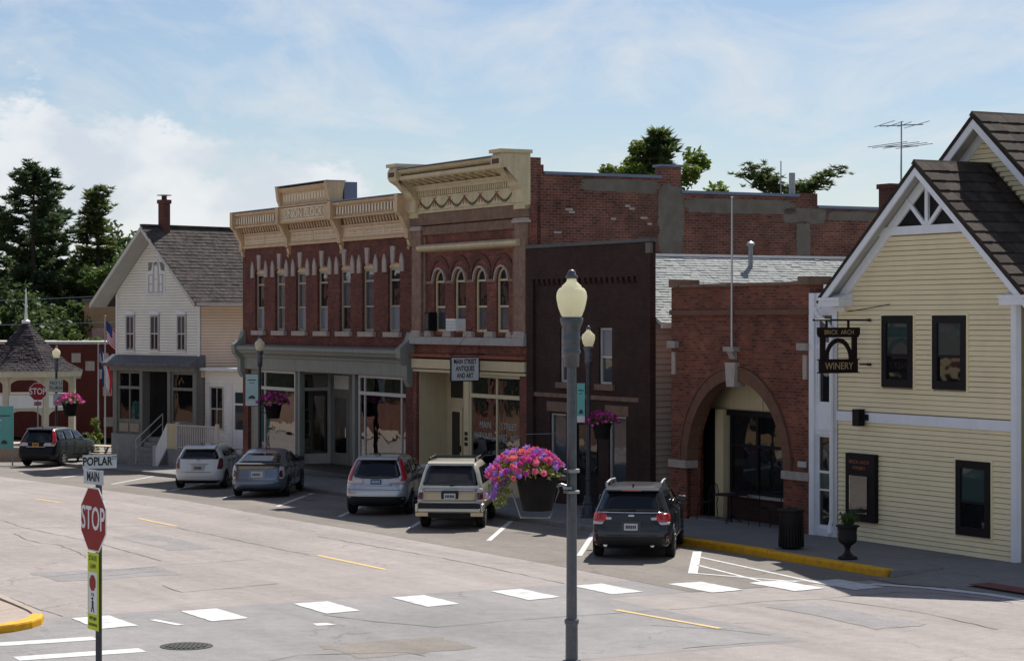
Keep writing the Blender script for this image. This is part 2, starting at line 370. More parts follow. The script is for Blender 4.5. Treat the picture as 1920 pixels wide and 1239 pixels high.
pm('mid_room', (.16, .14, .12), .9, .3)
pm('concrete_base', (.27, .275, .27), .85, .15, 2, .3, 30, streak=.15, dirt=(.17, .17, .165), dirtamt=.5)
pm('stop_red', (.26, .010, .016), .4, .08, 3, .02)
pm('sign_white', (.72, .73, .74), .4, .05)
pm('sign_black', (.012, .012, .013), .5, .1)
pm('plate_pale', (.48, .51, .55), .5, .08)
pm('sign_lime', (.52, .62, .03), .45, .06)
pm('sign_grey', (.38, .41, .40), .5, .08)
pm('sign_brown', (.016, .007, .008), .6, .15, spec=.2)
pm('gold', (.42, .31, .16), .5, .1)
pm('teal', (.14, .42, .40), .6, .1)
pm('teal_light', (.42, .60, .60), .6, .1)
pm('banner_white', (.62, .64, .66), .6, .08)
pm('kerb_yellow', (.68, .35, .02), .7, .2, 6, .3, 40, dirt=(.34, .22, .09), dirtamt=.8, spec=.15)
pm('paint_white', (.56, .56, .565), .85, .14, 5, .2, 60, dirt=(.30, .285, .28), dirtamt=.9, spec=.05)
pm('paint_yellow', (.56, .38, .15), .75, .12, 4, .2, 60, dirt=(.34, .29, .22), dirtamt=.8)
pm('tyre', (.012, .012, .013), .85, .2, 20, .2, 60)
pm('plastic_black', (.016, .016, .018), .55, .15)
pm('rim', (.34, .35, .37), .3, .1, metal=.8)
pm('chrome', (.6, .62, .65), .15, .05, metal=1)
pm('plate_white', (.50, .53, .56), .5, .1)
pm('plate_blue', (.05, .13, .24), .5, .1)
pm('plate_yellow', (.62, .33, .02), .5, .1)
pm('car_navy', (.005, .008, .016), .4, .06, 3, 0, coat=.12, spec=.2)
pm('car_white', (.62, .64, .65), .3, .03, 3, 0, coat=1)
pm('car_blue', (.115, .155, .22), .28, .05, 3, 0, coat=1, metal=.5)
pm('car_silver', (.42, .45, .50), .28, .04, 3, 0, coat=1, metal=.5)
pm('car_tan', (.56, .43, .26), .3, .05, 3, 0, coat=.8, metal=.3)
pm('car_pale', (.56, .54, .47), .3, .05, 3, 0, coat=.8, metal=.3)
pm('car_graphite', (.014, .017, .024), .3, .06, 3, 0, coat=.6)
pm('tail_red', (.42, .012, .016), .2, .15, 14, 0, coat=1)
pm('tail_dark', (.10, .012, .02), .2, .15, 14, 0, coat=1)
pm('tail_clear', (.55, .52, .54), .2, .12, 14, 0, coat=1)
pm('pot', (.011, .009, .009), .8, .25, 8, .2, 40, spec=.2)
pm('bark', (.055, .040, .030), .95, .35, 6, .9, 20)
pm('wood', (.24, .14, .075), .7, .25, 5, .2, 30)
pm('wood_pale', (.46, .37, .27), .7, .15, 5, .2, 30)
pm('flag_red', (.45, .03, .04), .8, .08); pm('flag_blue', (.03, .05, .20), .8, .08); pm('flag_white', (.66, .66, .68), .8, .06)
pm('cloth_red', (.26, .020, .022), .9, .25, 8); pm('cloth_cream', (.50, .40, .26), .9, .15, 8)
pm('tan_wall', (.30, .20, .11), .85, .15); pm('brick_pale', (.40, .27, .22), .85, .3, 9)
pm('grass', (.055, .085, .028), .95, .35, 2, .5, 8)
pm('tactile_red', (.17, .055, .05), .85, .15)
pm('gazebo_cream', (.56, .51, .40), .55, .08, 2, .05, 20, streak=.1)
pm('gaz_shingle', (.055, .047, .052), .9, .45, 5, .4, 20, spec=.1, dirt=(.025, .022, .026), dirtamt=.7)
pm('quartz', (.02, .02, .02), .3)
glass('glass_dark', (.010, .011, .013), .03, .02)
glass('glass_blind', (.155, .19, .235), .12, .02)
glass('glass_shade', (.060, .072, .085), .06, .02)
glass('glass_green', (.035, .060, .058), .05, .02)
glass('car_glass', (.008, .009, .012), .03, .01)
clear('shop_glass', (.78, .82, .82), .09)
def globe_mat():
    m, t, p = newmat('globe'); N = t.nodes; o = N['Material Output']
    p.inputs['Base Color'].default_value = (.84, .80, .60, 1); p.inputs['Roughness'].default_value = .2; p.inputs['Coat Weight'].default_value = .5
    tl = N.new('ShaderNodeBsdfTranslucent'); tl.inputs[0].default_value = (.98, .95, .78, 1)
    ms = N.new('ShaderNodeMixShader'); ms.inputs[0].default_value = .6; lk(t, p.outputs[0], ms.inputs[1]); lk(t, tl.outputs[0], ms.inputs[2]); lk(t, ms.outputs[0], o.inputs[0])
globe_mat()
leafmat('pine_dark', (.045, .078, .040), (.085, .12, .048), .42)
leafmat('pine_mid', (.07, .105, .04), (.14, .165, .05), .48)
leafmat('leaf_mid', (.045, .085, .018), (.10, .15, .03), .4)
leafmat('leaf_bright', (.10, .15, .025), (.17, .21, .04), .45)
leafmat('leaf_dark', (.04, .072, .025), (.085, .122, .034), .42)
leafmat('basket_leaf', (.10, .14, .03), (.20, .22, .05), .35)
leafmat('petal_pink', (.72, .08, .22), (.86, .22, .34), .3); leafmat('petal_purple', (.26, .10, .50), (.42, .22, .66), .3)
leafmat('petal_magenta', (.52, .03, .30), (.66, .10, .42), .3); leafmat('petal_coral', (.85, .14, .14), (.9, .28, .2), .3)
leafmat('petal_wine', (.16, .012, .07), (.30, .03, .12), .3); leafmat('petal_light', (.62, .42, .72), (.75, .6, .8), .3)

# road surfaces
def roadmat(name, c, c2, grain=.25, crack=0, crackc=(.05, .045, .04), patch=.5, csc=.16, lanes=0):
    m, t, p = newmat(name); N = t.nodes
    co = N.new('ShaderNodeTexCoord').outputs['Object']
    def noise(sc, det, ro=.6, vec=co):
        n = N.new('ShaderNodeTexNoise'); n.inputs['Scale'].default_value = sc; n.inputs['Detail'].default_value = det; n.inputs['Roughness'].default_value = ro; lk(t, vec, n.inputs['Vector']); return n
    a = noise(.22, 8, .65); b = noise(55, 3); e = noise(3.2, 10, .82)
    ra = N.new('ShaderNodeMapRange'); ra.inputs[1].default_value = .35; ra.inputs[2].default_value = .65; lk(t, a.outputs[0], ra.inputs[0])
    mx = N.new('ShaderNodeMix'); mx.data_type = 'RGBA'; lk(t, ra.outputs[0], mx.inputs[0]); mx.inputs[6].default_value = (*c, 1); mx.inputs[7].default_value = (*c2, 1)
    gr = N.new('ShaderNodeMapRange'); gr.inputs[1].default_value = .3; gr.inputs[2].default_value = .7; gr.inputs[3].default_value = 1 - grain; gr.inputs[4].default_value = 1 + grain; lk(t, b.outputs[0], gr.inputs[0])
    er = N.new('ShaderNodeMapRange'); er.inputs[1].default_value = .3; er.inputs[2].default_value = .7; er.inputs[3].default_value = .80; er.inputs[4].default_value = 1.14; lk(t, e.outputs[0], er.inputs[0])
    mu = N.new('ShaderNodeMath'); mu.operation = 'MULTIPLY'; lk(t, gr.outputs[0], mu.inputs[0]); lk(t, er.outputs[0], mu.inputs[1])
    # wear runs along the street in long streaks
    if lanes:
        rt = N.new('ShaderNodeMapping'); rt.vector_type = 'TEXTURE'; rt.inputs['Rotation'].default_value = (0, 0, RZ); lk(t, co, rt.inputs[0])
        rs = N.new('ShaderNodeMapping'); rs.inputs['Scale'].default_value = (.035, .9, 1); lk(t, rt.outputs[0], rs.inputs[0])
        ln_ = noise(1, 7, .7, rs.outputs[0]); lr = N.new('ShaderNodeMapRange'); lr.inputs[1].default_value = .32; lr.inputs[2].default_value = .68; lr.inputs[3].default_value = 1 - lanes; lr.inputs[4].default_value = 1 + lanes * .5; lk(t, ln_.outputs[0], lr.inputs[0])
        mu2 = N.new('ShaderNodeMath'); mu2.operation = 'MULTIPLY'; lk(t, mu.outputs[0], mu2.inputs[0]); lk(t, lr.outputs[0], mu2.inputs[1]); mu = mu2
        # oil drips and old stains
        ol = noise(1.6, 4, .8); orr = N.new('ShaderNodeMapRange'); orr.inputs[1].default_value = .62; orr.inputs[2].default_value = .74; orr.inputs[3].default_value = 1; orr.inputs[4].default_value = .72; lk(t, ol.outputs[0], orr.inputs[0])
        mu3 = N.new('ShaderNodeMath'); mu3.operation = 'MULTIPLY'; lk(t, mu.outputs[0], mu3.inputs[0]); lk(t, orr.outputs[0], mu3.inputs[1]); mu = mu3
    vm = N.new('ShaderNodeVectorMath'); vm.operation = 'SCALE'; lk(t, mx.outputs[2], vm.inputs[0]); lk(t, mu.outputs[0], vm.inputs['Scale'])
    out = vm.outputs[0]; hgt = b.outputs[0]
    if crack:
        ds = noise(.9, 5, .6); dv = N.new('ShaderNodeVectorMath'); dv.operation = 'MULTIPLY_ADD'; dv.inputs[1].default_value = (1.6, 1.6, 0); lk(t, ds.outputs['Color'], dv.inputs[0]); lk(t, co, dv.inputs[2])
        vo = N.new('ShaderNodeTexVoronoi'); vo.feature = 'DISTANCE_TO_EDGE'; vo.inputs['Scale'].default_value = csc; lk(t, dv.outputs[0], vo.inputs['Vector'])
        cm = N.new('ShaderNodeMapRange'); cm.inputs[1].default_value = .0015; cm.inputs[2].default_value = .006; cm.inputs[3].default_value = 1; cm.inputs[4].default_value = 0; lk(t, vo.outputs[0], cm.inputs[0])
        br = noise(.5, 3); bm = N.new('ShaderNodeMapRange'); bm.inputs[1].default_value = .42; bm.inputs[2].default_value = .55; lk(t, br.outputs[0], bm.inputs[0])
        cc = N.new('ShaderNodeMath'); cc.operation = 'MULTIPLY'; lk(t, cm.outputs[0], cc.inputs[0]); lk(t, bm.outputs[0], cc.inputs[1])
        ck = N.new('ShaderNodeMath'); ck.operation = 'MULTIPLY'; ck.inputs[1].default_value = crack; lk(t, cc.outputs[0], ck.inputs[0])
        m3 = N.new('ShaderNodeMix'); m3.data_type = 'RGBA'; lk(t, ck.outputs[0], m3.inputs[0]); lk(t, out, m3.inputs[6]); m3.inputs[7].default_value = (*crackc, 1); out = m3.outputs[2]
    lk(t, out, p.inputs['Base Color']); p.inputs['Roughness'].default_value = .95; p.inputs['Specular IOR Level'].default_value = .1
    bu = N.new('ShaderNodeBump'); bu.inputs['Strength'].default_value = .35; bu.inputs['Distance'].default_value = .006; lk(t, hgt, bu.inputs['Height']); lk(t, bu.outputs[0], p.inputs['Normal'])
roadmat('concrete_road', (.335, .300, .288), (.280, .252, .242), .26, .35, (.10, .09, .085), lanes=.16)
roadmat('asphalt_lane', (.235, .212, .192), (.19, .172, .156), .34, .3, lanes=.15)
roadmat('asphalt_cross', (.225, .218, .220), (.285, .272, .270), .42, .35, csc=.22, lanes=.12)
roadmat('concrete_walk', (.235, .225, .215), (.20, .195, .19), .12, .3)
roadmat('concrete_pink', (.40, .335, .29), (.36, .30, .26), .12, .3)
pm('oil', (.11, .098, .088), .8, .3, 9, .1, 30)
pm('tar', (.105, .096, .09), .8, .25, 6, .2, 30)
# ================================================================ ground, roads, pavements
def sheet(name, mat, a0, a1, d0, d1, zo, sa=2.0, sd=4.0, parent=None, kind=None, zf=None):
    na = max(1, int(round((a1 - a0) / sa))); nd = max(1, int(round((d1 - d0) / sd)))
    As = sorted({*[a0 + (a1 - a0) * i / na for i in range(na + 1)], *[a for a, _ in GT if a0 < a < a1]})
    mb = MB(); n = nd + 1
    for a in As:
        for j in range(n):
            d = d0 + (d1 - d0) * j / nd; w = W(a, d); mb.v.append((w.x, w.y, (zf(a, d) if zf else G(a, d)) + zo))
    for i in range(len(As) - 1):
        for j in range(nd): mb.f.append((i * n + j, (i + 1) * n + j, (i + 1) * n + j + 1, i * n + j + 1))
    return mb.build(name, mat, parent, kind=kind)
def patch(name, mat, pts, zo, parent=None, thick=0):
    """a flat shape laid on the ground, given as street (a, d) corners"""
    mb = MB(); up = [tuple(W(a, d, G(a, d) + zo)) for a, d in pts]
    if not thick: mb.poly(up)
    else:
        n = len(up); lo = [(x, y, z - thick) for x, y, z in up]
        mb.add(up + lo, [tuple(range(n)), tuple(range(2 * n - 1, n - 1, -1))] + [(i, (i + 1) % n, (i + 1) % n + n, i + n) for i in range(n)])
    return mb.build(name, mat, parent)
def strip(name, mat, pts, w, zo, parent, jit=0):
    """a painted or sealed line of width w along (a, d) points"""
    mb = MB(); P = [Vector(p) for p in pts]
    Q = []
    for p, q in zip(P, P[1:]):
        k = max(1, int((q - p).length / (.35 if jit else 1.5)))
        for i in range(k): Q.append(p + (q - p) * i / k)
    Q.append(P[-1])
    if jit: Q = [q + Vector((random.uniform(-jit, jit), random.uniform(-jit, jit))) for q in Q]
    for i, q in enumerate(Q):
        t = (Q[min(i + 1, len(Q) - 1)] - Q[max(i - 1, 0)]).normalized(); nrm = Vector((-t.y, t.x))
        ww = w * (random.uniform(.35, 1.2) if jit else 1) / 2
        for s in (-1, 1):
            r = q + nrm * ww * s; mb.v.append(tuple(W(r.x, r.y, G(r.x, r.y) + zo)))
    for i in range(len(Q) - 1): mb.f.append((2 * i, 2 * i + 2, 2 * i + 3, 2 * i + 1))
    return mb.build(name, mat, parent)
setting(sheet('ground', 'grass', -700, 500, -600, 700, -.09, 40, 40, zf=lambda a, d: gz(a)))
road = setting(sheet('main_street', 'concrete_road', -140, .45, -20.5, -8.3, 0, 2, 4))
lane = setting(sheet('parking_lane', 'asphalt_lane', -140, 2.7, -8.3, -3.35, .004, 2, 2.5))
cross = setting(sheet('crossing', 'asphalt_cross', .45, 9.2, -40, -10.2, .0, 2, 2))
cross2 = setting(sheet('poplar_street', 'concrete_road', 2.7, 22, -10.2, -3.3, -.002, 2, 2))
setting(sheet('poplar_approach', 'concrete_road', 9.2, 22, -40, -10.2, -.002, 2, 2))
setting(sheet('crossing_edge', 'asphalt_cross', .45, 2.7, -10.2, -8.3, .0, 2, 2))
setting(sheet('near_verge', 'concrete_pink', -20, 22, -60, -40, -.02, 4, 4))
setting(sheet('poplar_back', 'concrete_road', 9.5, 22, -3.3, 80, -.002, 4, 8))
# crossing bars
for d in (-19.75, -17.7, -15.5, -13.48, -11.35, -9.5, -7.6, -6.05, -4.9):
    sh = max(0, (d + 9.5)) * .36
    wd_ = .36 if d < -9 else .40
    hue = random.uniform(-.03, .03)
    cs = [Vector(q) for q in ((.72 + sh + hue, d - wd_), (.68 + sh, d + wd_), (2.22 + sh, d + wd_ + hue), (2.32 + sh, d - wd_))]; ring = []
    for p_, q_ in zip(cs, cs[1:] + cs[:1]):
        for k in range(9): ring.append(p_ + (q_ - p_) * k / 9 + Vector((random.uniform(-.018, .018), random.uniform(-.018, .018))))
    patch('crossing_bar', 'paint_white', [tuple(q) for q in ring], .009, cross)
strip('stop_line', 'paint_white', [(3.2, -24.5), (3.35, -20.5)], .42, .006, cross)
strip('stop_line', 'paint_white', [(4.95, -22.3), (5.0, -20.25)], .45, .006, cross)
patch('paint_remnant', 'paint_white', [(3.4, -16.6), (3.42, -16.35), (3.75, -16.3), (3.7, -16.65)], .006, cross)
strip('paint_remnant', 'paint_white', [(1.6, -18.9), (2.5, -18.7)], .14, .007, cross)
# yellow centre dashes
for a0, a1, d in ((-39, -36.2, -11.8), (-30, -27.3, -11.8), (-20.0, -16.9, -11.8), (-7.4, -3.7, -11.85), (-50, -47, -11.8)):
    strip('centre_dash', 'paint_yellow', [(a0, d), (a1, d)], .13, .006, road)
strip('centre_dash', 'paint_yellow', [(4.3, -10.98), (7.3, -10.68)], .12, .008, cross)
# parking bay lines, slanting back from the lane edge to the kerb
for a in (-4.18, -8.57, -12.94, -17.5, -21.99, -26.3, -31.4, -37.4, -43.5, -49):
    strip('bay_line', 'paint_white', [(a, -6.85), (a - 4.9, -3.6)], .13, .010, lane)
strip('bay_line', 'paint_white', [(-3.7, -4.0), (.05, -6.55)], .20, .010, lane)
strip('hatch_line', 'paint_white', [(.05, -6.5), (2.3, -5.5)], .12, .011, lane)
strip('hatch_line', 'paint_white', [(-2.6, -4.65), (2.4, -5.2)], .10, .010, lane)
strip('hatch_line', 'paint_white', [(-1.2, -5.6), (1.95, -6.1)], .10, .010, lane)
strip('hatch_line', 'paint_white', [(1.9, -6.1), (2.6, -4.6)], .12, .012, lane)
strip('gutter_line', 'paint_white', [(3.3, -4.4), (4.4, -3.8), (5.8, -3.45), (9, -3.4)], .28, .008, cross2)
CR = [([(-16.93, -16.13), (-14.84, -16.43), (-13.75, -16.42), (-13.24, -16.17), (-11.37, -16.29), (-9.6, -16.56)], road),
 ([(-5.76, -19.49), (-6.06, -18.39), (-6.34, -17.62), (-6.62, -16.59), (-7.07, -15.35), (-7.23, -13.54)], road),
 ([(-5.52, -17.88), (-5.63, -17.04), (-6.0, -15.97)], road), ([(-3.27, -17.03), (-1.97, -17.07), (-2.08, -16.37), (-2.4, -14.89)], road),
 ([(4.69, -12.91), (4.7, -11.37), (4.76, -10.3)], cross), ([(4.76, -10.1), (4.76, -9.35), (4.56, -7.9), (4.76, -6.69), (6.18, -6.39), (7.17, -6.31), (8.96, -6.45), (9.66, -6.57)], cross2),
 ([(4.76, -6.69), (4.63, -4.81), (5.16, -4.19), (6.99, -3.9)], cross2), ([(8.95, -12.5), (8.94, -11.25), (9.1, -10.3)], cross),
 ([(6.39, -11.52), (7.36, -10.72), (8.4, -10.35)], cross), ([(-2.72, -20.23), (-.77, -20.28), (.4, -20.16)], road),
 ([(7.03, -18.93), (6.71, -18.26), (7.2, -16.62), (7.77, -16.52)], cross), ([(-16.54, -11.95), (-10.96, -12.05), (-7.6, -12.0)], road),
 ([(-18.81, -16.0), (-17.8, -13.72), (-17.54, -12.34)], road), ([(2.4, -15.96), (3.67, -15.56), (4.82, -14.87), (4.69, -12.91)], cross),
 ([(-30, -15.3), (-24, -15.1), (-19, -15.4), (-13, -15.2), (-8, -15.35)], road), ([(-12, -9.9), (-5, -9.7), (.3, -9.8)], road)]
for pts, par in CR: strip('sealed_crack', 'tar', pts, .034, .0055, par, jit=.035)
def rough_patch(name, mat, a0, a1, d0, d1, zo, par, j=.10):
    cs = [Vector(q) for q in ((a0, d0), (a0, d1), (a1, d1), (a1, d0))]; ring = []
    for p_, q_ in zip(cs, cs[1:] + cs[:1]):
        for k in range(8): ring.append(tuple(p_ + (q_ - p_) * k / 8 + Vector((random.uniform(-j, j), random.uniform(-j, j)))))
    return patch(name, mat, ring, zo, par)
rough_patch('repair_patch', 'asphalt_cross', -6.9, -5.0, -18.6, -15.9, .0035, road); rough_patch('repair_patch', 'asphalt_cross', -14.5, -10.2, -14.3, -13.2, .0035, road)
rough_patch('repair_patch', 'asphalt_lane', 5.9, 7.4, -17.6, -15.4, .0035, cross); rough_patch('repair_patch', 'asphalt_cross', -27, -22.5, -16.8, -15.6, .0035, road); rough_patch('repair_patch', 'asphalt_cross', 5.2, 8.6, -8.3, -7.2, .0035, cross2)
for a_, d_ in ((-10.4, -5.2), (-15.2, -5.4), (-6.2, -5.3), (-19.7, -5.5), (-24.3, -5.2)):
    rough_patch('oil_stain', 'oil', a_, a_ + random.uniform(.4, .8), d_, d_ + random.uniform(.25, .5), .0065, lane, .09)
# manhole cover
mh = MB().lathe([(.43, 0), (.43, .012), (.36, .014)], 28)
mho = mh.build('manhole_cover', 'iron'); mho.location = W(4.93, -19.48, G(4.93, -19.48) - .003)
tag(mho, 'round dark cast iron manhole cover in the grey asphalt near the stop sign', 'manhole cover')
gr_ = MB()
for i in range(-4, 5):
    h = sqrt(max(.35 ** 2 - (i * .075) ** 2, 0)) - .02
    if h > .05: gr_.box(i * .075 - .022, i * .075 + .022, -h, h, .012, .026)
gr_.build('tread_bar', 'iron', mho, kind='stuff')

# pavement in front of the buildings: slabs with open joints on a bed, kerb along the edge
pav = setting(sheet('pavement', 'concrete_walk', -120, 2.6, -3.3, 4.2, .10, 2, 3))
SW = .14
a = -46.0
while a < 2.4:
    b = min(a + 1.62, 2.6)
    for d0, d1 in ((-3.18, -1.68), (-1.665, -.02)):
        h = SW + random.uniform(-.004, .004)
        patch('slab', 'concrete_walk', [(a + .006, d0), (b - .006, d0), (b - .006, d1), (a + .006, d1)], h, pav, .05)
    a = b
def kerb(name, mat, path, w, h, parent, side=1):
    mb = MB(); P = [Vector(p) for p in path]; n = 6
    prof = [(0, -.12), (0, h - .04), (.012 * 1, h - .012), (.04, h), (w, h), (w, -.12)]
    for i, q in enumerate(P):
        t = (P[min(i + 1, len(P) - 1)] - P[max(i - 1, 0)]).normalized(); nr = Vector((-t.y, t.x)) * side
        for o, z in prof:
            r = q + nr * o; mb.v.append(tuple(W(r.x, r.y, G(r.x, r.y) + z)))
    for i in range(len(P) - 1):
        for k in range(n - 1): mb.f.append((i * n + k, (i + 1) * n + k, (i + 1) * n + k + 1, i * n + k + 1))
    mb.f += [tuple(range(n)), tuple((len(P) - 1) * n + k for k in range(n))]
    return mb.build(name, mat, parent)
def seg(a0, a1, d, n): return [(a0 + (a1 - a0) * i / n, d) for i in range(n + 1)]
kerb('kerb', 'concrete_walk', seg(-120, -62, -3.42, 8), .2, .15, pav)
for a0 in range(-62, -6, 4): kerb('kerb', 'concrete_walk', seg(a0 + .005, a0 + 3.99, -3.42, 3), .2, .15 + random.uniform(-.004, .004), pav)
for k in range(6):
    a0 = -6 + k * 1.42
    kerb('kerb', 'kerb_yellow', seg(a0 + .006, a0 + 1.412, -3.44 + random.uniform(-.008, .008), 3), .24, (.176 if k < 3 else .165) + random.uniform(-.005, .005), pav, 1)['label'] = 'bright yellow painted kerb'
ramp = setting(sheet('corner_pavement', 'concrete_walk', 2.6, 9.5, -3.35, 5, 0, 1, .6,
      zf=lambda a, d: .135 * min(1, max(0, (d + 3.35) / 1.6)) + .006))
patch('ramp_edge', 'concrete_walk', [(2.56, -3.36), (2.63, -3.36), (2.63, -1.4), (2.56, -1.4)], .143, ramp, .26)
patch('tactile_pad', 'tactile_red', [(4.7, -3.1), (8, -3.1), (8, -2.35), (4.7, -2.35)], .075, ramp)
patch('worn_edge', 'asphalt_lane', [(2.62, -3.9), (2.62, -3.3), (4.2, -3.3), (4.6, -3.5), (3.6, -3.95)], .012, cross2)
# the near corner with its yellow nose, bottom left
corner_pts = [(-30, -20.62), (-.9, -20.66), (.45, -20.75), (1.2, -20.95), (1.75, -21.4), (2.0, -22.1), (2.1, -24), (2.2, -60), (-30, -60)]
nearp = setting(patch('near_corner_pavement', 'concrete_pink', corner_pts[:6] + [(2.1, -30), (-30, -30)], .10, None))
setting(sheet('opposite_pavement', 'concrete_pink', -140, -30, -24.6, -20.5, .11, 4, 4))
kp = [(-30, -20.5), (-16, -20.5), (-8, -20.5), (-3, -20.5), (-.9, -20.52), (.1, -20.54), (.5, -20.58), (.9, -20.66)]
kerb('kerb', 'concrete_pink', kp, .18, .13, nearp, -1)
kp = [(.9, -20.66), (1.3, -20.82), (1.65, -21.08), (1.92, -21.45), (2.08, -21.9)]
kerb('kerb', 'kerb_yellow', kp, .22, .14, nearp, -1)['label'] = 'yellow painted nose of the corner kerb'
kerb('kerb', 'concrete_pink', [(2.08, -21.9), (2.15, -24), (2.2, -30)], .18, .13, nearp, -1)
# ================================================================ building parts
def win(parent, x0, x1, z0, z1, y, fm='frame_white', gm='glass_dark', gl=None, fw=.06, mid=True, dep=.07, sill=None, mull=0, arch=False, trans=0, trim=None, name='window'):
    """sash window: frame (part), panes (sub-parts), optional sill; y is the face of the frame"""
    gl = gl or gm; xc = (x0 + x1) / 2; r = (x1 - x0) / 2
    top = z1 - r if arch else z1
    f = MB(); f.box(x0, x0 + fw, y, y + dep, z0, top); f.box(x1 - fw, x1, y, y + dep, z0, top); f.box(x0 + fw, x1 - fw, y, y + dep, z0, z0 + fw * 1.1)
    if arch: f.band(arc(xc, top, r - fw), arc(xc, top, r), y, y + dep); f.box(x0 + fw, x1 - fw, y + .01, y + dep, top - .02, top + .04)
    else: f.box(x0 + fw, x1 - fw, y, y + dep, z1 - fw, z1)
    zt = top - trans if trans else top - (0 if arch else fw)
    if trans: f.box(x0 + fw, x1 - fw, y + .005, y + dep, zt - .03, zt + .04)
    zm = (z0 + zt) / 2 if mid else None
    if mid: f.box(x0 + fw, x1 - fw, y + .012, y + dep, zm - .028, zm + .028)
    for k in range(mull):
        xm = x0 + (x1 - x0) * (k + 1) / (mull + 1); f.box(xm - .018, xm + .018, y + .014, y + dep, z0 + fw, z1 - fw)
    w = f.build(name, fm, parent)
    zlo = z0 + fw
    def pane(za, zb, m, yy): MB().box(x0 + fw * .6, x1 - fw * .6, yy, yy + .012, za, zb).build('pane', m, w)
    if mid: pane(zlo, zm, gl, y + .05); pane(zm, zt, gm, y + .036)
    else: pane(zlo, zt, gm, y + .036)
    if trans: pane(zt, z1 - fw if not arch else top, gm, y + .036)
    if arch: MB().prism(arc(xc, top, r - fw * .6), y + .034, y + .046).build('pane', gm, w)
    if sill: MB().box(x0 - sill[0], x1 + sill[0], y - sill[1], y + dep, z0 - sill[2], z0 - .002).build('sill', sill[3], w)
    return w
def planks(parent, x0, x1, z0, z1, y, ex, mat, ops=(), lim=None, joined=False, axis='x', name='clapboard', th=.034, gap=.016):
    """lapped boards, each a wedge; lim(z) narrows a row under a gable; ops are openings"""
    z = z0; acc = MB()
    while z < z1 - .01:
        zt = min(z + ex, z1); zm = (z + zt) / 2
        l, r = (x0, x1) if lim is None else lim(z)
        l, r = max(l, x0), min(r, x1)
        segs = []; x = l
        for o in sorted(o for o in ops if o[2] < zm < o[3]):
            if o[0] > x: segs.append((x, min(o[0], r)))
            x = max(x, o[1])
        if x < r: segs.append((x, r))
        if not joined:
            sp_l = []
            for q0, q1 in segs:
                if q1 - q0 > 3.2: c_ = random.uniform(q0 + .8, q1 - .8); sp_l += [(q0, c_ - .002), (c_ + .002, q1)]
                else: sp_l.append((q0, q1))
            segs = sp_l
        for s0, s1 in segs:
            if s1 - s0 < .03: continue
            mb = acc if joined else MB()
            t0, t1 = s0, s1
            if lim is not None:
                l2, r2 = lim(zt)
                if abs(s0 - l) < 1e-6: t0 = max(s0, l2)
                if abs(s1 - r) < 1e-6: t1 = min(s1, r2)
                if t1 < t0: t0 = t1 = (t0 + t1) / 2
            zg = z + gap + (0 if joined else random.uniform(-.004, .003))
            p = [(s0, y - th, zg), (s1, y - th, zg), (s1, y, zg), (s0, y, zg), (t0, y - .006, zt), (t1, y - .006, zt), (t1, y, zt), (t0, y, zt)]
            mb.add(p, [(0, 3, 2, 1), (4, 5, 6, 7), (0, 1, 5, 4), (1, 2, 6, 5), (2, 3, 7, 6), (3, 0, 4, 7)])
            if not joined: mb.build(name, mat, parent)
        z = zt
    if joined: return acc.build(name, mat, parent, kind='stuff')
def side_planks(parent, x, y0, y1, z0, z1, ex, mat, lim=None, th=.03, name='clapboard'):
    """lapped boards on a wall that runs back from the street and faces +x, as one part"""
    mb = MB(); z = z0
    while z < z1 - .01:
        zt = min(z + ex, z1)
        g = z + .018; mb.add([(x + th, y0, g), (x + th, y1, g), (x, y1, g), (x, y0, g), (x + .003, y0, zt), (x + .003, y1, zt), (x, y1, zt), (x, y0, zt)],
               [(0, 3, 2, 1), (4, 5, 6, 7), (0, 1, 5, 4), (1, 2, 6, 5), (2, 3, 7, 6), (3, 0, 4, 7)])
        z = zt
    return mb.build(name, mat, parent, kind='stuff')
def profile(mb, pts, x0, x1):
    """a moulding: (y, z) outline run along x"""
    return mb.prism(pts, x0, x1, 'x')

# ---------------------------------------------------------------- UNION BLOCK
U0, U1 = -42.2, -27.02
ub = street_thing('brick_block', 'long two storey dark red brick block with tan cornice lettered UNION BLOCK', 'building', -34.6)
wx = [-40.45, -38.42, -36.43, -34.43, -32.46, -30.53, -28.47]
ops = [(c - .47, c + .47, 4.9, 7.28) for c in wx]
m = MB(); wall(m, U0, U1, 3.9, 8.2, 0, .4, ops)
for c in wx: spandrel(m, c, 7.06, .47, 7.28, 0, .4, .2)
m.build('wall', 'brick_union', ub)
MB().box(U0, U1, .4, 20, 3.9, 4.1).build('upper_floor', 'dark_floor', ub)
b = MB(); b.box(U0, U0 + .3, .4, 20, -1, 9.0); b.box(U1 - .28, U1, .4, 20, -1, 9.0); b.box(U0, U1, 19.6, 20, -1, 9.0); b.build('side_wall', 'brick_union', ub)
MB().box(U0 + .3, U1 - .28, .42, 19.6, 8.3, 8.5).build('roof', 'flat_roof', ub)
MB().box(U0 + .3, U1 - .3, 2.2, 2.3, 4.1, 8.3).build('partition', 'dark_room', ub)
gset = ['glass_blind', 'glass_shade', 'glass_blind', 'glass_blind', 'glass_dark', 'glass_shade', 'glass_blind']
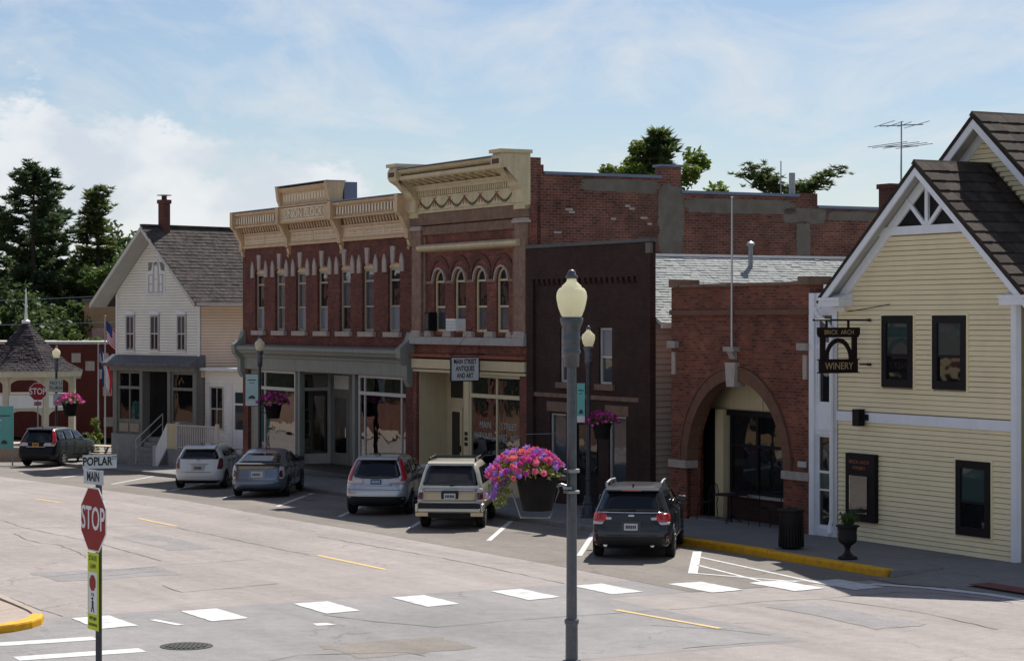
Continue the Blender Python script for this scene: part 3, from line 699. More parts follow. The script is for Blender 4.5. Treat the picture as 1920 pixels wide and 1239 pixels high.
for i, c in enumerate(wx):
    w = win(ub, c - .47, c + .47, 4.9, 7.06, .09, 'frame_tan', 'glass_shade' if i % 3 else 'glass_dark', gset[i], fw=.085, trans=.42, sill=(.16, .21, .17, 'pale_stone'))
    MB().prism(arc(c, 7.06, .465, rz=.195), .06, .2).build('arch_panel', 'tan_cornice', w)
    MB().prism([(c - .10, 7.20), (c + .10, 7.20), (c + .17, 7.78), (c - .17, 7.78)], -.06, .1).build('keystone', 'pale_stone', ub)
    for s in (-1, 1):
        x = c + s * .68
        MB().prism([(x - .15, 6.92), (x + .15, 6.92), (x + .15, 7.28), (x + .09, 7.42), (x, 7.56), (x - .09, 7.42), (x - .15, 7.28)], -.05, .1).build('hood_stone', 'pale_stone', ub)
# cornice
cu = MB()
profile(cu, [(-.02, 8.05), (-.10, 8.05), (-.12, 8.14), (-.06, 8.16), (-.06, 8.56), (.05, 8.56), (.05, 8.05)], U0, U1)          # frieze
profile(cu, [(.05, 8.56), (-.12, 8.56), (-.12, 8.62), (.05, 8.62)], U0, U1)
profile(cu, [(.05, 8.84), (-.42, 8.84), (-.44, 8.90), (-.34, 8.94), (-.34, 9.27), (-.44, 9.31), (-.50, 9.40), (.05, 9.42)], U0 - .06, U1 + .02)
cu.build('cornice', 'tan_cornice', ub)
MB().box(U0 - .06, U1 + .02, -.52, .08, 9.425, 9.46).build('cornice_cap', 'flashing', ub)
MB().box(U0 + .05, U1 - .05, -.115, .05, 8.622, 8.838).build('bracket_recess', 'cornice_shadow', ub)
dn = MB(); x = U0 + .25
while x < U1 - .2:
    if not any(abs(x - q) < .27 for q in (-37.45, -32.65)): dn.prism([(-.11, 8.63), (-.135, 8.66), (-.175, 8.78), (-.18, 8.84), (-.11, 8.84)], x - .05, x + .05, 'x')
    x += .245
dn.build('bracket_row', 'tan_cornice', ub, kind='stuff')
for x0, x1 in ((U0 + .25, -37.6), (-32.5, U1 - .25)): MB().box(x0, x1, -.345, -.338, 8.985, 9.235).build('baluster_shade_strip', 'arch_stone', ub)  # dark strip painted in for the shade between the balusters
bl = MB(); x = U0 + .32
while x < U1 - .3:
    if not -37.6 < x < -32.5: bl.box(x - .06, x + .06, -.372, -.346, 8.985, 9.235)
    x += .245
bl.build('baluster_row', 'tan_relief', ub, kind='stuff')
for x0, x1, n in ((U0 + .35, -37.75, 2), (-37.15, -32.95, 2), (-32.35, U1 - .35, 3)):
    for k in range(n):
        p0 = x0 + (x1 - x0) * k / n + .06; p1 = x0 + (x1 - x0) * (k + 1) / n - .06
        fr = MB(); fr.box(p0, p1, -.082, -.05, 8.23, 8.26); fr.box(p0, p1, -.082, -.05, 8.47, 8.50); fr.box(p0, p0 + .03, -.082, -.05, 8.26, 8.47); fr.box(p1 - .03, p1, -.082, -.05, 8.26, 8.47)
        fr.box(p0 + .03, p1 - .03, -.074, -.05, 8.31, 8.34); fr.build('frieze_panel', 'tan_relief', ub)
for x in (U0 + .14, -37.45, -32.65, U1 - .14):
    mb = MB(); mb.prism([(0, 7.95), (-.16, 8.0), (-.18, 8.3), (-.30, 8.5), (-.40, 8.72), (-.55, 8.86), (-.55, 9.46), (0, 9.46)], x - .13, x + .13, 'x')
    mb.prism([(0, 7.72), (-.07, 7.78), (-.12, 7.95), (0, 7.97)], x - .09, x + .09, 'x'); mb.lathe([(.02, -.1), (.06, -.03), (.04, .02)], 8, (x, -.07, 7.72))
    mb.build('bracket', 'tan_cornice', ub)
# raised centre with the name
pc = MB(); pc.box(-37.35, -32.75, -.46, .12, 8.86, 9.42)
profile(pc, [(.1, 9.425), (-.52, 9.425), (-.54, 9.47), (-.44, 9.53), (-.40, 9.60), (-.42, 9.92), (-.50, 9.98), (-.60, 10.12), (.1, 10.14)], -37.25, -32.85)
pc.prism([(-.05, 9.46), (-.46, 9.46), (-.56, 9.7), (-.62, 10.18), (.1, 10.18)], -37.42, -37.2, 'x'); pc.prism([(-.05, 9.46), (-.46, 9.46), (-.56, 9.7), (-.62, 10.18), (.1, 10.18)], -32.9, -32.68, 'x')
pc.build('pediment', 'tan_cornice', ub)
MB().box(-37.3, -32.8, .12, .62, 9.0, 10.17).build('pediment_back', 'flashing', ub)
MB().box(-37.43, -32.67, -.63, .14, 10.185, 10.21).build('pediment_cap', 'flashing', ub)
rl = MB()
for k in range(16):
    x = -37.0 + k * .262; rl.box(x - .06, x + .06, -.435, -.40, 9.64, 9.88)
rl.build('relief_row', 'tan_relief', ub, kind='stuff')
np_ = MB(); np_.box(-36.95, -33.15, -.49, -.46, 8.93, 8.97); np_.box(-36.95, -33.15, -.49, -.46, 9.34, 9.38); np_.build('name_panel', 'tan_relief', ub)
text('UNION', .44, 'tan_relief', ub, (-36.0, -.475, 9.15), ext=.02, sxy=(1.12, 1), bold=.006); text('BLOCK', .44, 'tan_relief', ub, (-34.15, -.475, 9.15), ext=.02, sxy=(1.12, 1), bold=.006)
# shop front
sf = MB()
profile(sf, [(.3, 3.88), (-.10, 3.88), (-.12, 3.96), (-.30, 4.06), (-.34, 4.14), (-.40, 4.18), (-.40, 4.30), (.3, 4.42)], U0 + .1, U1 - .1)
profile(sf, [(.3, 3.42), (-.06, 3.42), (-.06, 3.87), (.3, 3.87)], U0 + .05, U1 - .05)
sf.build('shop_cornice', 'grey_green', ub)
for x in (U0 + .12, U1 - .14):
    mb = MB(); mb.prism([(.1, 3.05), (-.10, 3.1), (-.22, 3.35), (-.22, 3.8), (-.45, 4.05), (-.47, 4.36), (-.30, 4.5), (-.16, 4.62), (-.06, 4.9), (.0, 4.9), (.1, 4.6)], x - .17, x + .17, 'x')
    mb.build('shop_bracket', 'grey_green', ub)
for x0, x1 in ((U0, U0 + .55), (U1 - .52, U1)): MB().box(x0, x1, .0, .5, -1.0, 3.42).build('pier', 'brick_union', ub)
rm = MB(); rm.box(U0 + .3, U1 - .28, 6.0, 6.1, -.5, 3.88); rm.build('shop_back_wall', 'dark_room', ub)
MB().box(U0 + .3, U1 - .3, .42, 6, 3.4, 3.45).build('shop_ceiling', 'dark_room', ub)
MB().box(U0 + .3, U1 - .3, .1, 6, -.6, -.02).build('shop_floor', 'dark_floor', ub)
def shopwin(parent, x0, x1, zb, zt, y, fm, tb, mull=(), ret=None, bm='grey_green', zg=-.6, name='shop_window', fw=.09):
    f = MB(); f.box(x0, x0 + fw, y, y + .1, zb, zt); f.box(x1 - fw, x1, y, y + .1, zb, zt); f.box(x0 + fw, x1 - fw, y, y + .1, zt - fw, zt); f.box(x0 + fw, x1 - fw, y, y + .1, zb, zb + fw)
    f.box(x0 + fw, x1 - fw, y - .01, y + .09, tb - .06, tb + .06)
    for q in mull: f.box(q - .035, q + .035, y + .006, y + .09, zb + fw, zt - fw)
    w = f.build(name, fm, parent)
    ed = [x0 + fw] + list(mull) + [x1 - fw]
    for e0, e1 in zip(ed, ed[1:]):
        for z0, z1 in ((zb + fw, tb - .06), (tb + .06, zt - fw)): MB().box(e0, e1, y + .04, y + .052, z0, z1).build('pane', 'shop_glass', w)
    if zb > zg: MB().box(x0, x1, y + .02, y + .3, zg, zb).build('stall_riser', bm, parent)
    return w
shopwin(ub, -40.75, -37.2, .35, 3.40, .1, 'frame_white', 2.72, (-40.2,))
shopwin(ub, -31.55, -27.6, .35, 3.40, .1, 'frame_white', 2.78, (-31.05, -28.1))
MB().box(U0 + .55, -40.75, .12, .4, -.6, 3.4).build('panel', 'grey_green', ub)
# returns into the recessed doorway
for xr, s in ((-37.2, 1), (-31.55, -1)):
    f = MB(); y0, y1 = .22, 1.5
    f.box(xr - .05, xr + .05, y1 - .09, y1, -.6, 3.4); f.box(xr - .045, xr + .045, y0, y1, .25, .35); f.box(xr - .045, xr + .045, y0, y1, 2.68, 2.8); f.box(xr - .045, xr + .045, y0, y1, 3.3, 3.4); f.box(xr - .04, xr + .04, y0, y1, -.6, .25)
    w = f.build('return_window', 'frame_white', ub); MB().box(xr - .006, xr + .006, y0, y1, .35, 3.3).build('pane', 'shop_glass', w)
for x in (-36.75, -31.85): MB().box(x - .09, x + .09, .05, .25, -.6, 3.42).build('column', 'grey_green', ub)
dw = MB(); wall(dw, -37.15, -31.6, -.1, 3.4, 1.5, 1.6, [(-36.9, -35.5, .05, 2.6), (-36.9, -35.5, 2.75, 3.25), (-33.6, -32.1, .05, 2.7), (-35.2, -33.9, .7, 3.1)]); dw.build('entrance_wall', 'shop_grey', ub)
MB().box(-37.15, -31.6, .1, 1.6, -.6, -.12).build('step', 'concrete_base', ub)
d = MB(); d.box(-36.9, -36.75, 1.48, 1.56, .05, 2.6); d.box(-35.65, -35.5, 1.48, 1.56, .05, 2.6); d.box(-36.75, -35.65, 1.48, 1.56, 2.45, 2.6); d.box(-36.75, -35.65, 1.48, 1.56, .05, .4)
dd = d.build('door', 'shop_grey', ub); MB().box(-36.75, -35.65, 1.5, 1.515, .4, 2.45).build('pane', 'shop_glass', dd); MB().tube([(-35.6, 1.42, 1.0), (-35.6, 1.42, 1.35)], .02).build('handle', 'chrome', dd)
MB().box(-36.9, -35.5, 1.53, 1.55, 2.75, 3.25).build('transom_sign', 'sign_white', ub)
for x0 in (-33.6, -32.83):
    d = MB(); d.box(x0, x0 + .11, 1.47, 1.55, .05, 2.7); d.box(x0 + .62, x0 + .73, 1.47, 1.55, .05, 2.7); d.box(x0 + .11, x0 + .62, 1.47, 1.55, 2.55, 2.7); d.box(x0 + .11, x0 + .62, 1.47, 1.55, .05, .9); d.box(x0 + .11, x0 + .62, 1.47, 1.55, 1.6, 1.72)
    dd = d.build('door', 'pale_blue_paint', ub); MB().box(x0 + .11, x0 + .62, 1.5, 1.51, .9, 2.55).build('pane', 'glass_dark', dd)
w = win(ub, -35.2, -33.9, .7, 3.1, 1.5, 'frame_tan', 'glass_dark', fw=.07)

# ---------------------------------------------------------------- ANTIQUE SHOP
A0, A1 = -27.0, -19.12
an = street_thing('brick_shop_building', 'narrow tall red brick building with big cream bracketed cornice and painted garlands', 'building', -23)
wx = [-25.12, -23.68, -22.24, -20.82]
ops = [(c - .40, c + .40, 4.92, 6.92) for c in wx]
m = MB(); wall(m, A0, A1, 4.2, 8.75, .06, .45, ops)
for c in wx: spandrel(m, c, 6.52, .40, 6.92, .06, .45)
m.build('wall', 'brick_antique', an)
for x0, x1 in ((A0, A0 + .78), (A1 - .78, A1)):
    MB().box(x0 + .05, x1 - .05, -.06, .1, 4.9, 8.22).build('pilaster', 'pilaster_stone', an)
    p = MB(); p.box(x0 - .02, x1 + .02, -.12, .1, 8.22, 8.30); p.box(x0 + .01, x1 - .01, -.09, .1, 8.302, 8.36); p.build('capital', 'pale_stone', an)
    p = MB(); p.box(x0, x1, -.13, .1, 4.76, 4.86); p.prism([(x0 + .02, 4.862), (x1 - .02, 4.862), (x1 - .08, 4.96), (x0 + .08, 4.96)], -.1, .1); p.build('pilaster_base', 'pale_stone', an)
    xi = x0 + .80 if x0 == A0 else x0 - .16
    MB().box(xi, xi + .14, .0, .1, 4.9, 8.0).build('inner_strip', 'brownstone', an)
MB().box(A0, A1, -.09, .1, 8.38, 8.74).build('frieze_stone', 'brownstone', an)
MB().box(A0 + .8, A1 - .8, -.03, .1, 8.06, 8.34).build('band_stone', 'brownstone', an)
p = MB(); p.prism([(.06, 7.5), (-.16, 7.54), (-.22, 7.60), (-.22, 7.68), (-.10, 7.74), (.06, 7.76)], A0 + .7, A1 - .35, 'x'); p.build('ledge', 'cream_cornice', an)
for c in wx:
    MB().band(arc(c, 6.58, .62), arc(c, 6.58, .78), .02, .12).build('hood_arch', 'brick_chimney', an)
    w = win(an, c - .40, c + .40, 4.92, 6.92, .125, 'frame_cream', 'glass_dark', 'glass_shade', fw=.075, arch=True)
    MB().band(arc(c, 6.52, .41), arc(c, 6.52, .47), -.015, .1).build('arch_mould', 'pale_stone', w)
ip = [A0 + .95] + [q for c in wx for q in (c - .40, c + .40)] + [A1 - .95]
for i in range(0, len(ip), 2): MB().box(ip[i], ip[i + 1], .02, .12, 6.47, 6.56).build('impost', 'pilaster_stone', an)
for i in range(0, len(ip), 2): MB().prism([(ip[i], 4.76), (ip[i + 1], 4.76), (ip[i + 1] - .06, 4.95), (ip[i] + .06, 4.95)], -.06, .12).build('sill_block', 'pale_stone', an)
MB().box(A0, A1, -.14, .2, 4.52, 4.755).build('sill', 'grey_stone', an)
# cornice: frieze with garlands, dentils, modillions, cap, and a great bracket at each end
F = MB(); C0, C1 = A0 + .62, A1 - .62
profile(F, [(.1, 8.76), (-.10, 8.76), (-.12, 8.83), (-.08, 8.85), (-.08, 9.30), (.1, 9.30)], C0, C1)
profile(F, [(.1, 9.48), (-.16, 9.48), (-.20, 9.56), (-.26, 9.62), (-.26, 9.66), (.1, 9.66)], C0, C1)
profile(F, [(.1, 9.84), (-.74, 9.82), (-.78, 9.86), (-.78, 9.96), (-.70, 9.98), (-.68, 10.03), (-.80, 10.08), (-.88, 10.16), (.1, 10.18)], C0, C1)
F.build('cornice', 'cream_cornice', an)
MB().box(C0, C1, -.89, .12, 10.185, 10.215).build('cornice_cap', 'flashing', an)
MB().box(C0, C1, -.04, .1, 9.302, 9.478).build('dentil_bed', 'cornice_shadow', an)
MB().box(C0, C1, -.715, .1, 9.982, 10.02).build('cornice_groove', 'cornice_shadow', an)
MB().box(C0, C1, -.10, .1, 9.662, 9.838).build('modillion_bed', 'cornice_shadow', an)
dn = MB(); x = C0 + .05
while x < C1: dn.box(x, x + .075, -.13, -.03, 9.31, 9.475); x += .14
dn.build('dentil_row', 'cream_cornice', an, kind='stuff')
x = C0 + .35
while x < C1 - .1:
    MB().prism([(-.1, 9.67), (-.24, 9.68), (-.40, 9.74), (-.60, 9.78), (-.66, 9.83), (-.1, 9.835)], x - .10, x + .10, 'x').build('modillion', 'cream_cornice', an); x += .53
for k in range(6):
    x0 = C0 + .12 + k * 1.07; x1 = x0 + 1.0
    pts = [(x0 + (x1 - x0) * i / 10, 9.16 - .22 * sin(pi * i / 10)) for i in range(11)]
    MB().band([(p[0], p[1] - .03 - .035 * sin(pi * i / 10)) for i, p in enumerate(pts)], [(p[0], p[1] + .02) for p in pts], -.10, -.075).build('garland', 'garland_green', an)
    rb = MB(); c = x0 - .02
    rb.prism([(c, 9.18), (c - .16, 9.25), (c - .02, 9.22)], -.10, -.078); rb.prism([(c, 9.18), (c + .16, 9.25), (c + .02, 9.22)], -.10, -.078)
    rb.prism([(c, 9.18), (c - .13, 8.95), (c - .09, 8.95), (c + .01, 9.15)], -.099, -.078); rb.prism([(c, 9.18), (c + .13, 8.95), (c + .09, 8.95), (c - .01, 9.15)], -.098, -.078)
    rb.build('ribbon', 'ribbon_red', an)
for x0, x1 in ((A0, A0 + .62), (A1 - .62, A1)):
    mb = MB(); out = [(.1, 8.62), (-.14, 8.62), (-.14, 8.78), (-.20, 8.82), (-.20, 9.2), (-.30, 9.3), (-.36, 9.42), (-.62, 9.68), (-.86, 9.82), (-.92, 9.94), (-.92, 10.12), (-.88, 10.2), (-.84, 10.27), (.1, 10.27)]
    mb.prism(out, x0, x1, 'x'); o = mb.build('end_bracket', 'cream_cornice', an)
    mb = MB(); mb.box(x0 - .06, x1 + .06, -.95, .14, 10.273, 10.38); mb.build('bracket_cap', 'cream_paint', o)
    gv = MB()
    for k in range(4): gv.prism([(-.33 - k * .085, 9.40 + k * .02), (-.365 - k * .085, 9.44 + k * .02), (-.78 - k * .02, 9.84 - k * .01), (-.75 - k * .02, 9.84 - k * .01)][::1], x1 + .002, x1 + .010, 'x')
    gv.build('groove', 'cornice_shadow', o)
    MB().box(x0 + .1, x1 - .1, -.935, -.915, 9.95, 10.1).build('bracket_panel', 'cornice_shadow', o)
    MB().box(x0 + .08, x1 - .08, -.16, -.139, 8.64, 8.70).build('bracket_foot', 'cream_paint', o)
# shop front
p = MB(); p.prism([(.3, 4.08), (-.14, 4.10), (-.18, 4.15), (-.10, 4.2), (.3, 4.2)], A0 + .05, A1 - .05, 'x'); p.build('string_course', 'ribbon_red', an)
p = MB(); p.box(A0 + .1, A1 - .02, -.10, .3, 3.74, 4.04); p.box(A0 + .12, A1 - .05, -.06, .3, 3.62, 3.70); p.build('fascia', 'cream_paint', an)
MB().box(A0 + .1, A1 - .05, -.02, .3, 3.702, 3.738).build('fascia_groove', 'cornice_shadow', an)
for x0, x1 in ((A0, A0 + .28), (A1 - .50, A1)): MB().box(x0, x1, 0, .5, -.6, 4.08).build('pier', 'brick_antique', an)
b = MB(); b.box(A0, A0 + .25, .45, 20, -.6, 9.2); b.box(A0, A1, 19.6, 20, -.6, 8.9); b.build('rear_wall', 'brick_union', an)
MB().box(A0 + .25, A1 - .4, .46, 19.6, 8.6, 8.7).build('roof', 'flat_roof', an)
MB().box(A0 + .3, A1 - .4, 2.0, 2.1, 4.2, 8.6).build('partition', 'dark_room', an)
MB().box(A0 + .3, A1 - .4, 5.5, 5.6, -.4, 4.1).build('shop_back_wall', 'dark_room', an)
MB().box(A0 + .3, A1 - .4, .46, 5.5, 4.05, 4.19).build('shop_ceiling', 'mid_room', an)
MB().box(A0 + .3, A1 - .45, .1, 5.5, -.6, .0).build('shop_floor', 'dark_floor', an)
shopwin(an, -23.0, -19.62, .42, 3.61, .05, 'frame_cream', 2.95, (-21.2,), bm='cream_paint', zg=-.4)
MB().box(-23.32, -23.0, .02, .3, -.4, 3.61).build('post', 'cream_paint', an)
MB().box(-26.74, -26.70, .1, 1.12, -.1, 3.61).build('entrance_side', 'cream_paint', an)
MB().box(-23.2, -23.15, .3, 1.12, -.1, 3.61).build('entrance_side', 'cream_paint', an)
dw = MB(); wall(dw, -26.7, -23.2, -.1, 3.61, 1.12, 1.2, [(-26.45, -25.55, .06, 2.45), (-26.45, -25.55, 2.75, 3.4), (-25.3, -24.0, .6, 3.2)]); dw.build('entrance_wall', 'cream_paint', an)
d = MB(); d.box(-26.45, -26.3, 1.08, 1.15, .06, 2.45); d.box(-25.7, -25.55, 1.08, 1.15, .06, 2.45); d.box(-26.3, -25.7, 1.08, 1.15, 2.3, 2.45); d.box(-26.3, -25.7, 1.08, 1.15, .06, .7)
dd = d.build('door', 'frame_cream', an); MB().box(-26.3, -25.7, 1.1, 1.11, .7, 2.3).build('pane', 'glass_dark', dd); MB().box(-25.66, -25.60, 1.05, 1.08, 1.0, 1.2).build('handle', 'iron', dd)
MB().box(-26.45, -25.55, 1.13, 1.14, 2.75, 3.4).build('transom_pane', 'glass_dark', an); MB().box(-25.3, -24.0, 1.13, 1.14, .6, 3.2).build('pane', 'glass_dark', an)
for k, z in enumerate((1.35, 1.52, 1.68)): MB().box(-23.25, -23.08, -.005, .02, z, z + .11).build('door_plaque', 'black_paint', an)
for s_, x_, z_, q_ in (('MAIN', -22.0, 2.05, .26), ('STREET', -20.45, 2.05, .26), ('ANTIQUES', -22.15, 1.72, .22), ('AND', -20.85, 1.72, .22), ('ART', -20.1, 1.72, .22)): text(s_, q_, 'sign_grey', an, (x_, .085, z_), ext=.001, sxy=(1.2, 1.1))
# long side wall, stepped parapet, grey render patches
S = MB()
for y0, y1, z1 in ((.10, .33, 10.16), (.33, .55, 9.95), (.55, 4.72, 9.66), (4.72, 5.42, 10.02), (5.42, 9.9, 9.22), (9.9, 10.6, 9.35), (10.6, 20, 8.88)): S.box(A1 - .38, A1, y0 if y0 > .2 else .455, y1, -.5, z1) if y1 > .456 else None
S.box(A1 - .38, A1, .455, .55, 9.66, 9.95); S.box(A1 - .38, A1 + .0, .10, .454, 8.76, 10.16)
S.build('side_wall', 'brick_side', an)
cp = MB()
for y0, y1, z in ((.56, 4.70, 9.665), (5.44, 9.88, 9.225), (10.62, 20, 8.885)): cp.box(A1 - .44, A1 + .05, y0, y1, z, z + .09)
cp.box(A1 - .45, A1 + .07, 4.66, 5.48, 10.025, 10.10); cp.build('coping', 'flashing', an)
def blob(y0, y1, z0, z1, n=64, j=.16):
    pts = []
    for i in range(n):
        t = 2 * pi * i / n; cy, cz = cos(t), sin(t); k = 1 / max(abs(cy), abs(cz)) ** .8
        pts.append(((y0 + y1) / 2 + (y1 - y0) / 2 * cy * k * random.uniform(1 - j, 1), (z0 + z1) / 2 + (z1 - z0) / 2 * sin(t) * k * random.uniform(1 - j, 1)))
    return pts
for q in ((1.7, 4.75, 9.18, 9.6), (4.55, 5.55, 7.2, 9.55), (5.4, 9.9, 8.62, 9.12), (9.2, 11.0, 8.35, 8.9), (9.75, 10.35, 7.2, 8.5), (10.9, 13.5, 8.5, 8.82)):
    MB().prism(blob(*q), A1 - .01, A1 + .012, 'x').build('render_patch', 'render_grey', an)
for y, z in ((3.4, 8.75), (3.55, 8.67), (2.9, 8.35), (1.3, 8.6), (1.42, 8.52), (3.95, 8.40), (4.2, 8.22), (.9, 7.9)):
    MB().box(A1, A1 + .008, y, y + random.uniform(.12, .3), z, z + .065).build('pale_brick', 'pale_stone', an)
# ---------------------------------------------------------------- DARK BRICK FRONT with the taupe house behind it
D0, D1 = -19.10, -12.12
db = street_thing('dark_brick_building', 'low blackish brown brick front with corbelled panel, standing before a pale shingled roof', 'building', -15.6)
ops = [(-17.22, -16.5, 3.5, 5.08), (-14.98, -14.26, 3.5, 5.08), (-17.8, -16.85, .75, 2.58), (-14.45, -13.5, .2, 2.62), (-16.4, -15.0, .05, 2.5)]
m = MB(); wall(m, D0, D1, -.4, 7.42, .03, .13, ops); m.build('wall', 'brick_dark', db)
for x0, x1 in ((D0, D0 + .4), (D1 - .6, D1)): MB().box(x0, x1, -.05, .03, -.4, 6.5).build('pilaster', 'brick_dark', db)
MB().box(D0, D1, -.05, .03, 6.502, 7.42).build('upper_band', 'brick_dark', db)
x = D0 + .55
while x < D1 - .7:
    MB().prism([(.03, 6.30), (-.02, 6.36), (-.048, 6.42), (-.048, 6.50), (.03, 6.50)], x, x + .16, 'x').build('corbel', 'brick_dark', db); x += .30
MB().box(D0 - .0, D1 + .05, -.10, .18, 7.425, 7.52).build('coping', 'grey_stone' if False else 'flat_roof', db)
MB().box(D1 - .22, D1 + .01, -.06, .03, 7.12, 7.40).build('corner_stone', 'render_grey', db)
MB().box(D0 + .4, D1 - .6, -.02, .03, 3.05, 3.17).build('string_course', 'brownstone', db)
for x0 in (-17.22, -14.98):
    win(db, x0, x0 + .72, 3.5, 5.08, .09, 'frame_white', 'glass_blind' if x0 > -16 else 'glass_dark', 'glass_shade', fw=.055, sill=(.16, .13, .17, 'brownstone'))
win(db, -17.8, -16.85, .75, 2.58, .09, 'frame_white', 'glass_shade', fw=.05, mid=False, sill=(.05, .1, .1, 'brownstone'))
win(db, -14.45, -13.5, .2, 2.62, .09, 'frame_white', 'glass_shade', fw=.05, mid=False)
for x0, x1 in ((-17.95, -16.7), (-14.6, -13.35)): MB().box(x0, x1, .0, .1, 2.64, 2.92).build('lintel', 'brownstone', db)
d = MB(); d.box(-16.4, -15.0, .11, .18, .05, 2.5); dd = d.build('door', 'dark_frame', db); MB().box(-16.2, -15.75, .095, .11, .9, 2.3).build('pane', 'glass_dark', dd); MB().box(-15.65, -15.2, .095, .11, .9, 2.3).build('pane', 'glass_dark', dd)
MB().box(-15.71, -15.68, .05, .095, 1.0, 1.2).build('handle', 'chrome', dd)
# wire awning bracket
MB().tube([(-18.2, -.55, 1.95), (-17.3, .05, 2.0)], .012, 6).build('awning_rod', 'galv', db)
# body behind
MB().box(D0 + .01, D1 - .05, .5, 16, -.4, 5.3).build('side_wall', 'sheathing', db)
MB().box(D1 - .15, D1 - .05, .13, .5, -.4, 5.3).build('corner_wall', 'sheathing', db)
side_planks(db, D1 - .05, .13, 16, -.2, 5.2, .165, 'taupe_siding')
xe, ze, xr, zr = -11.85, 5.22, -15.6, 7.16
ln = sqrt((xe - xr) ** 2 + (zr - ze) ** 2); ux, uz = (xr - xe) / ln, (zr - ze) / ln
rf = MB(); rf.add([(xe, .14, ze), (xr, .14, zr), (xr, 16, zr), (xe, 16, ze), (xe, .14, ze - .09), (xr, .14, zr - .09), (xr, 16, zr - .09), (xe, 16, ze - .09)],
       [(0, 1, 2, 3), (4, 7, 6, 5), (0, 4, 5, 1), (1, 5, 6, 2), (2, 6, 7, 3), (3, 7, 4, 0)])
rf.add([(D0 - .1, .14, ze), (xr, .14, zr), (xr, 16, zr), (D0 - .1, 16, ze), (D0 - .1, .14, ze - .09), (xr, .14, zr - .09), (xr, 16, zr - .09), (D0 - .1, 16, ze - .09)],
       [(0, 3, 2, 1), (4, 5, 6, 7), (0, 1, 5, 4), (1, 2, 6, 5), (2, 3, 7, 6), (3, 0, 4, 7)])
rfo = rf.build('roof', 'roof_white', db)
sh = MB(); s = 0; row = 0
while s < ln - .02:
    y = .14 - (row % 2) * .12 - random.uniform(0, .05)
    while y < 16:
        wdt = random.uniform(.18, .34); h = random.uniform(.010, .030); y1 = min(y + wdt - .012, 16)
        p0 = (xe + ux * s, ze + uz * s); e = .155; p1 = (xe + ux * (s + e), ze + uz * (s + e)); nx, nz = -uz * -1, ux * -1
        if y1 > .14:
            ya = max(y, .14)
            sh.add([(p0[0] + nx * h, ya, p0[1] + nz * h), (p0[0] + nx * h, y1, p0[1] + nz * h), (p1[0] + nx * .004, y1, p1[1] + nz * .004), (p1[0] + nx * .004, ya, p1[1] + nz * .004),
                    (p0[0], ya, p0[1]), (p0[0], y1, p0[1])], [(0, 1, 2, 3), (0, 4, 5, 1), (0, 3, 4), (1, 5, 2)])
        y += wdt
    s += .155; row += 1
sh.build('shingle_course', 'roof_white', rfo, kind='stuff')
MB().box(xr - .1, xr + .1, .14, 16, zr - .02, zr + .045).build('ridge_cap', 'white_paint', rfo)
MB().box(xe - .02, xe + .06, .14, 16, ze - .14, ze - .005).build('fascia', 'frame_white', rfo)
vp = MB().tube([(-15.0, 5.2, 6.6), (-15.0, 5.2, 7.5)], .07, 12); vp.lathe([(.02, .17), (.12, .1), (.13, .06), (.08, .02)], 12, (-15.0, 5.2, 7.45)); vp.build('roof_vent', 'galv', db)
vp = MB().tube([(A1 - .2, 9.75, 9.2), (A1 - .2, 9.75, 10.0)], .10, 10); vp.build('vent_pipe', 'galv', an)
MB().tube([(A1 - .6, 9.6, 8.7), (A1 - .6, 9.6, 10.4)], .02, 6).build('mast', 'galv', an)
# iron gate in the gap
gt = street_thing('iron_gate', 'small black iron bar gate in the gap beside the brick arch building', 'gate', -11.6)
g = MB(); g.box(-12.1, -11.2, .98, 1.02, 1.42, 1.46); g.box(-12.1, -11.2, .98, 1.02, .25, .29); g.box(-12.1, -11.2, .98, 1.02, 1.2, 1.23); g.build('rail', 'iron', gt)
for k in range(9): MB().box(-12.06 + k * .102, -12.04 + k * .102, .99, 1.01, .12, 1.55).build('bar', 'iron', gt)

# ---------------------------------------------------------------- BRICK ARCH BUILDING
B0, B1 = -11.12, -4.86
ab = street_thing('brick_arch_building', 'low red brick building with one large round arch and a date keystone', 'building', -8)
AC, AZ, AR = -8.12, 1.58, 2.2
m = MB(); wall(m, B0, B1, -.3, 6.16, 0, .40, [(AC - AR, AC + AR, -.3, AZ + AR)]); spandrel(m, AC, AZ, AR, AZ + AR, 0, .40, n=20); m.build('wall', 'brick_arch', ab)
# arch ring in separate stones
N = 21
for k in range(N):
    t0 = pi - pi * k / N - .0012; t1 = pi - pi * (k + 1) / N + .0012
    if k == N // 2: continue
    mb = MB(); mb.band(arc(AC, AZ, AR - .02, t0, t1, 3), arc(AC, AZ, AR + .29, t0, t1, 3), -.04, .3); mb.build('voussoir', 'arch_stone', ab)
MB().band(arc(AC, AZ, AR + .292, n=28), arc(AC, AZ, AR + .345, n=28), -.07, .05).build('arch_mould', 'arch_stone', ab)
ks = MB().prism([(AC - .17, 3.60), (AC + .17, 3.60), (AC + .24, 4.22), (AC - .24, 4.22)], -.14, .2).build('keystone', 'pale_stone', ab)
MB().box(AC - .11, AC + .11, -.146, -.139, 3.86, 4.0).build('keystone_inscription', 'grey_stone', ab)
bk = MB(); bk.box(AC - .24, AC + .24, -.2, .1, 4.50, 4.62); bk.prism([(-.16, 4.5), (0, 4.5), (0, 4.28), (-.08, 4.32)], AC - .12, AC + .12, 'x'); bk.build('bracket', 'impost_stone', ab)
for x0, x1 in ((B0, AC - AR + .0), (AC + AR, B1)):
    MB().box(x0 - .03, x1 + .03, -.09, .3, 1.40, 1.60).build('impost', 'impost_stone', ab)
    MB().box(x0, x1, -.035, .1, -.3, 1.395).build('plinth', 'brick_arch', ab)
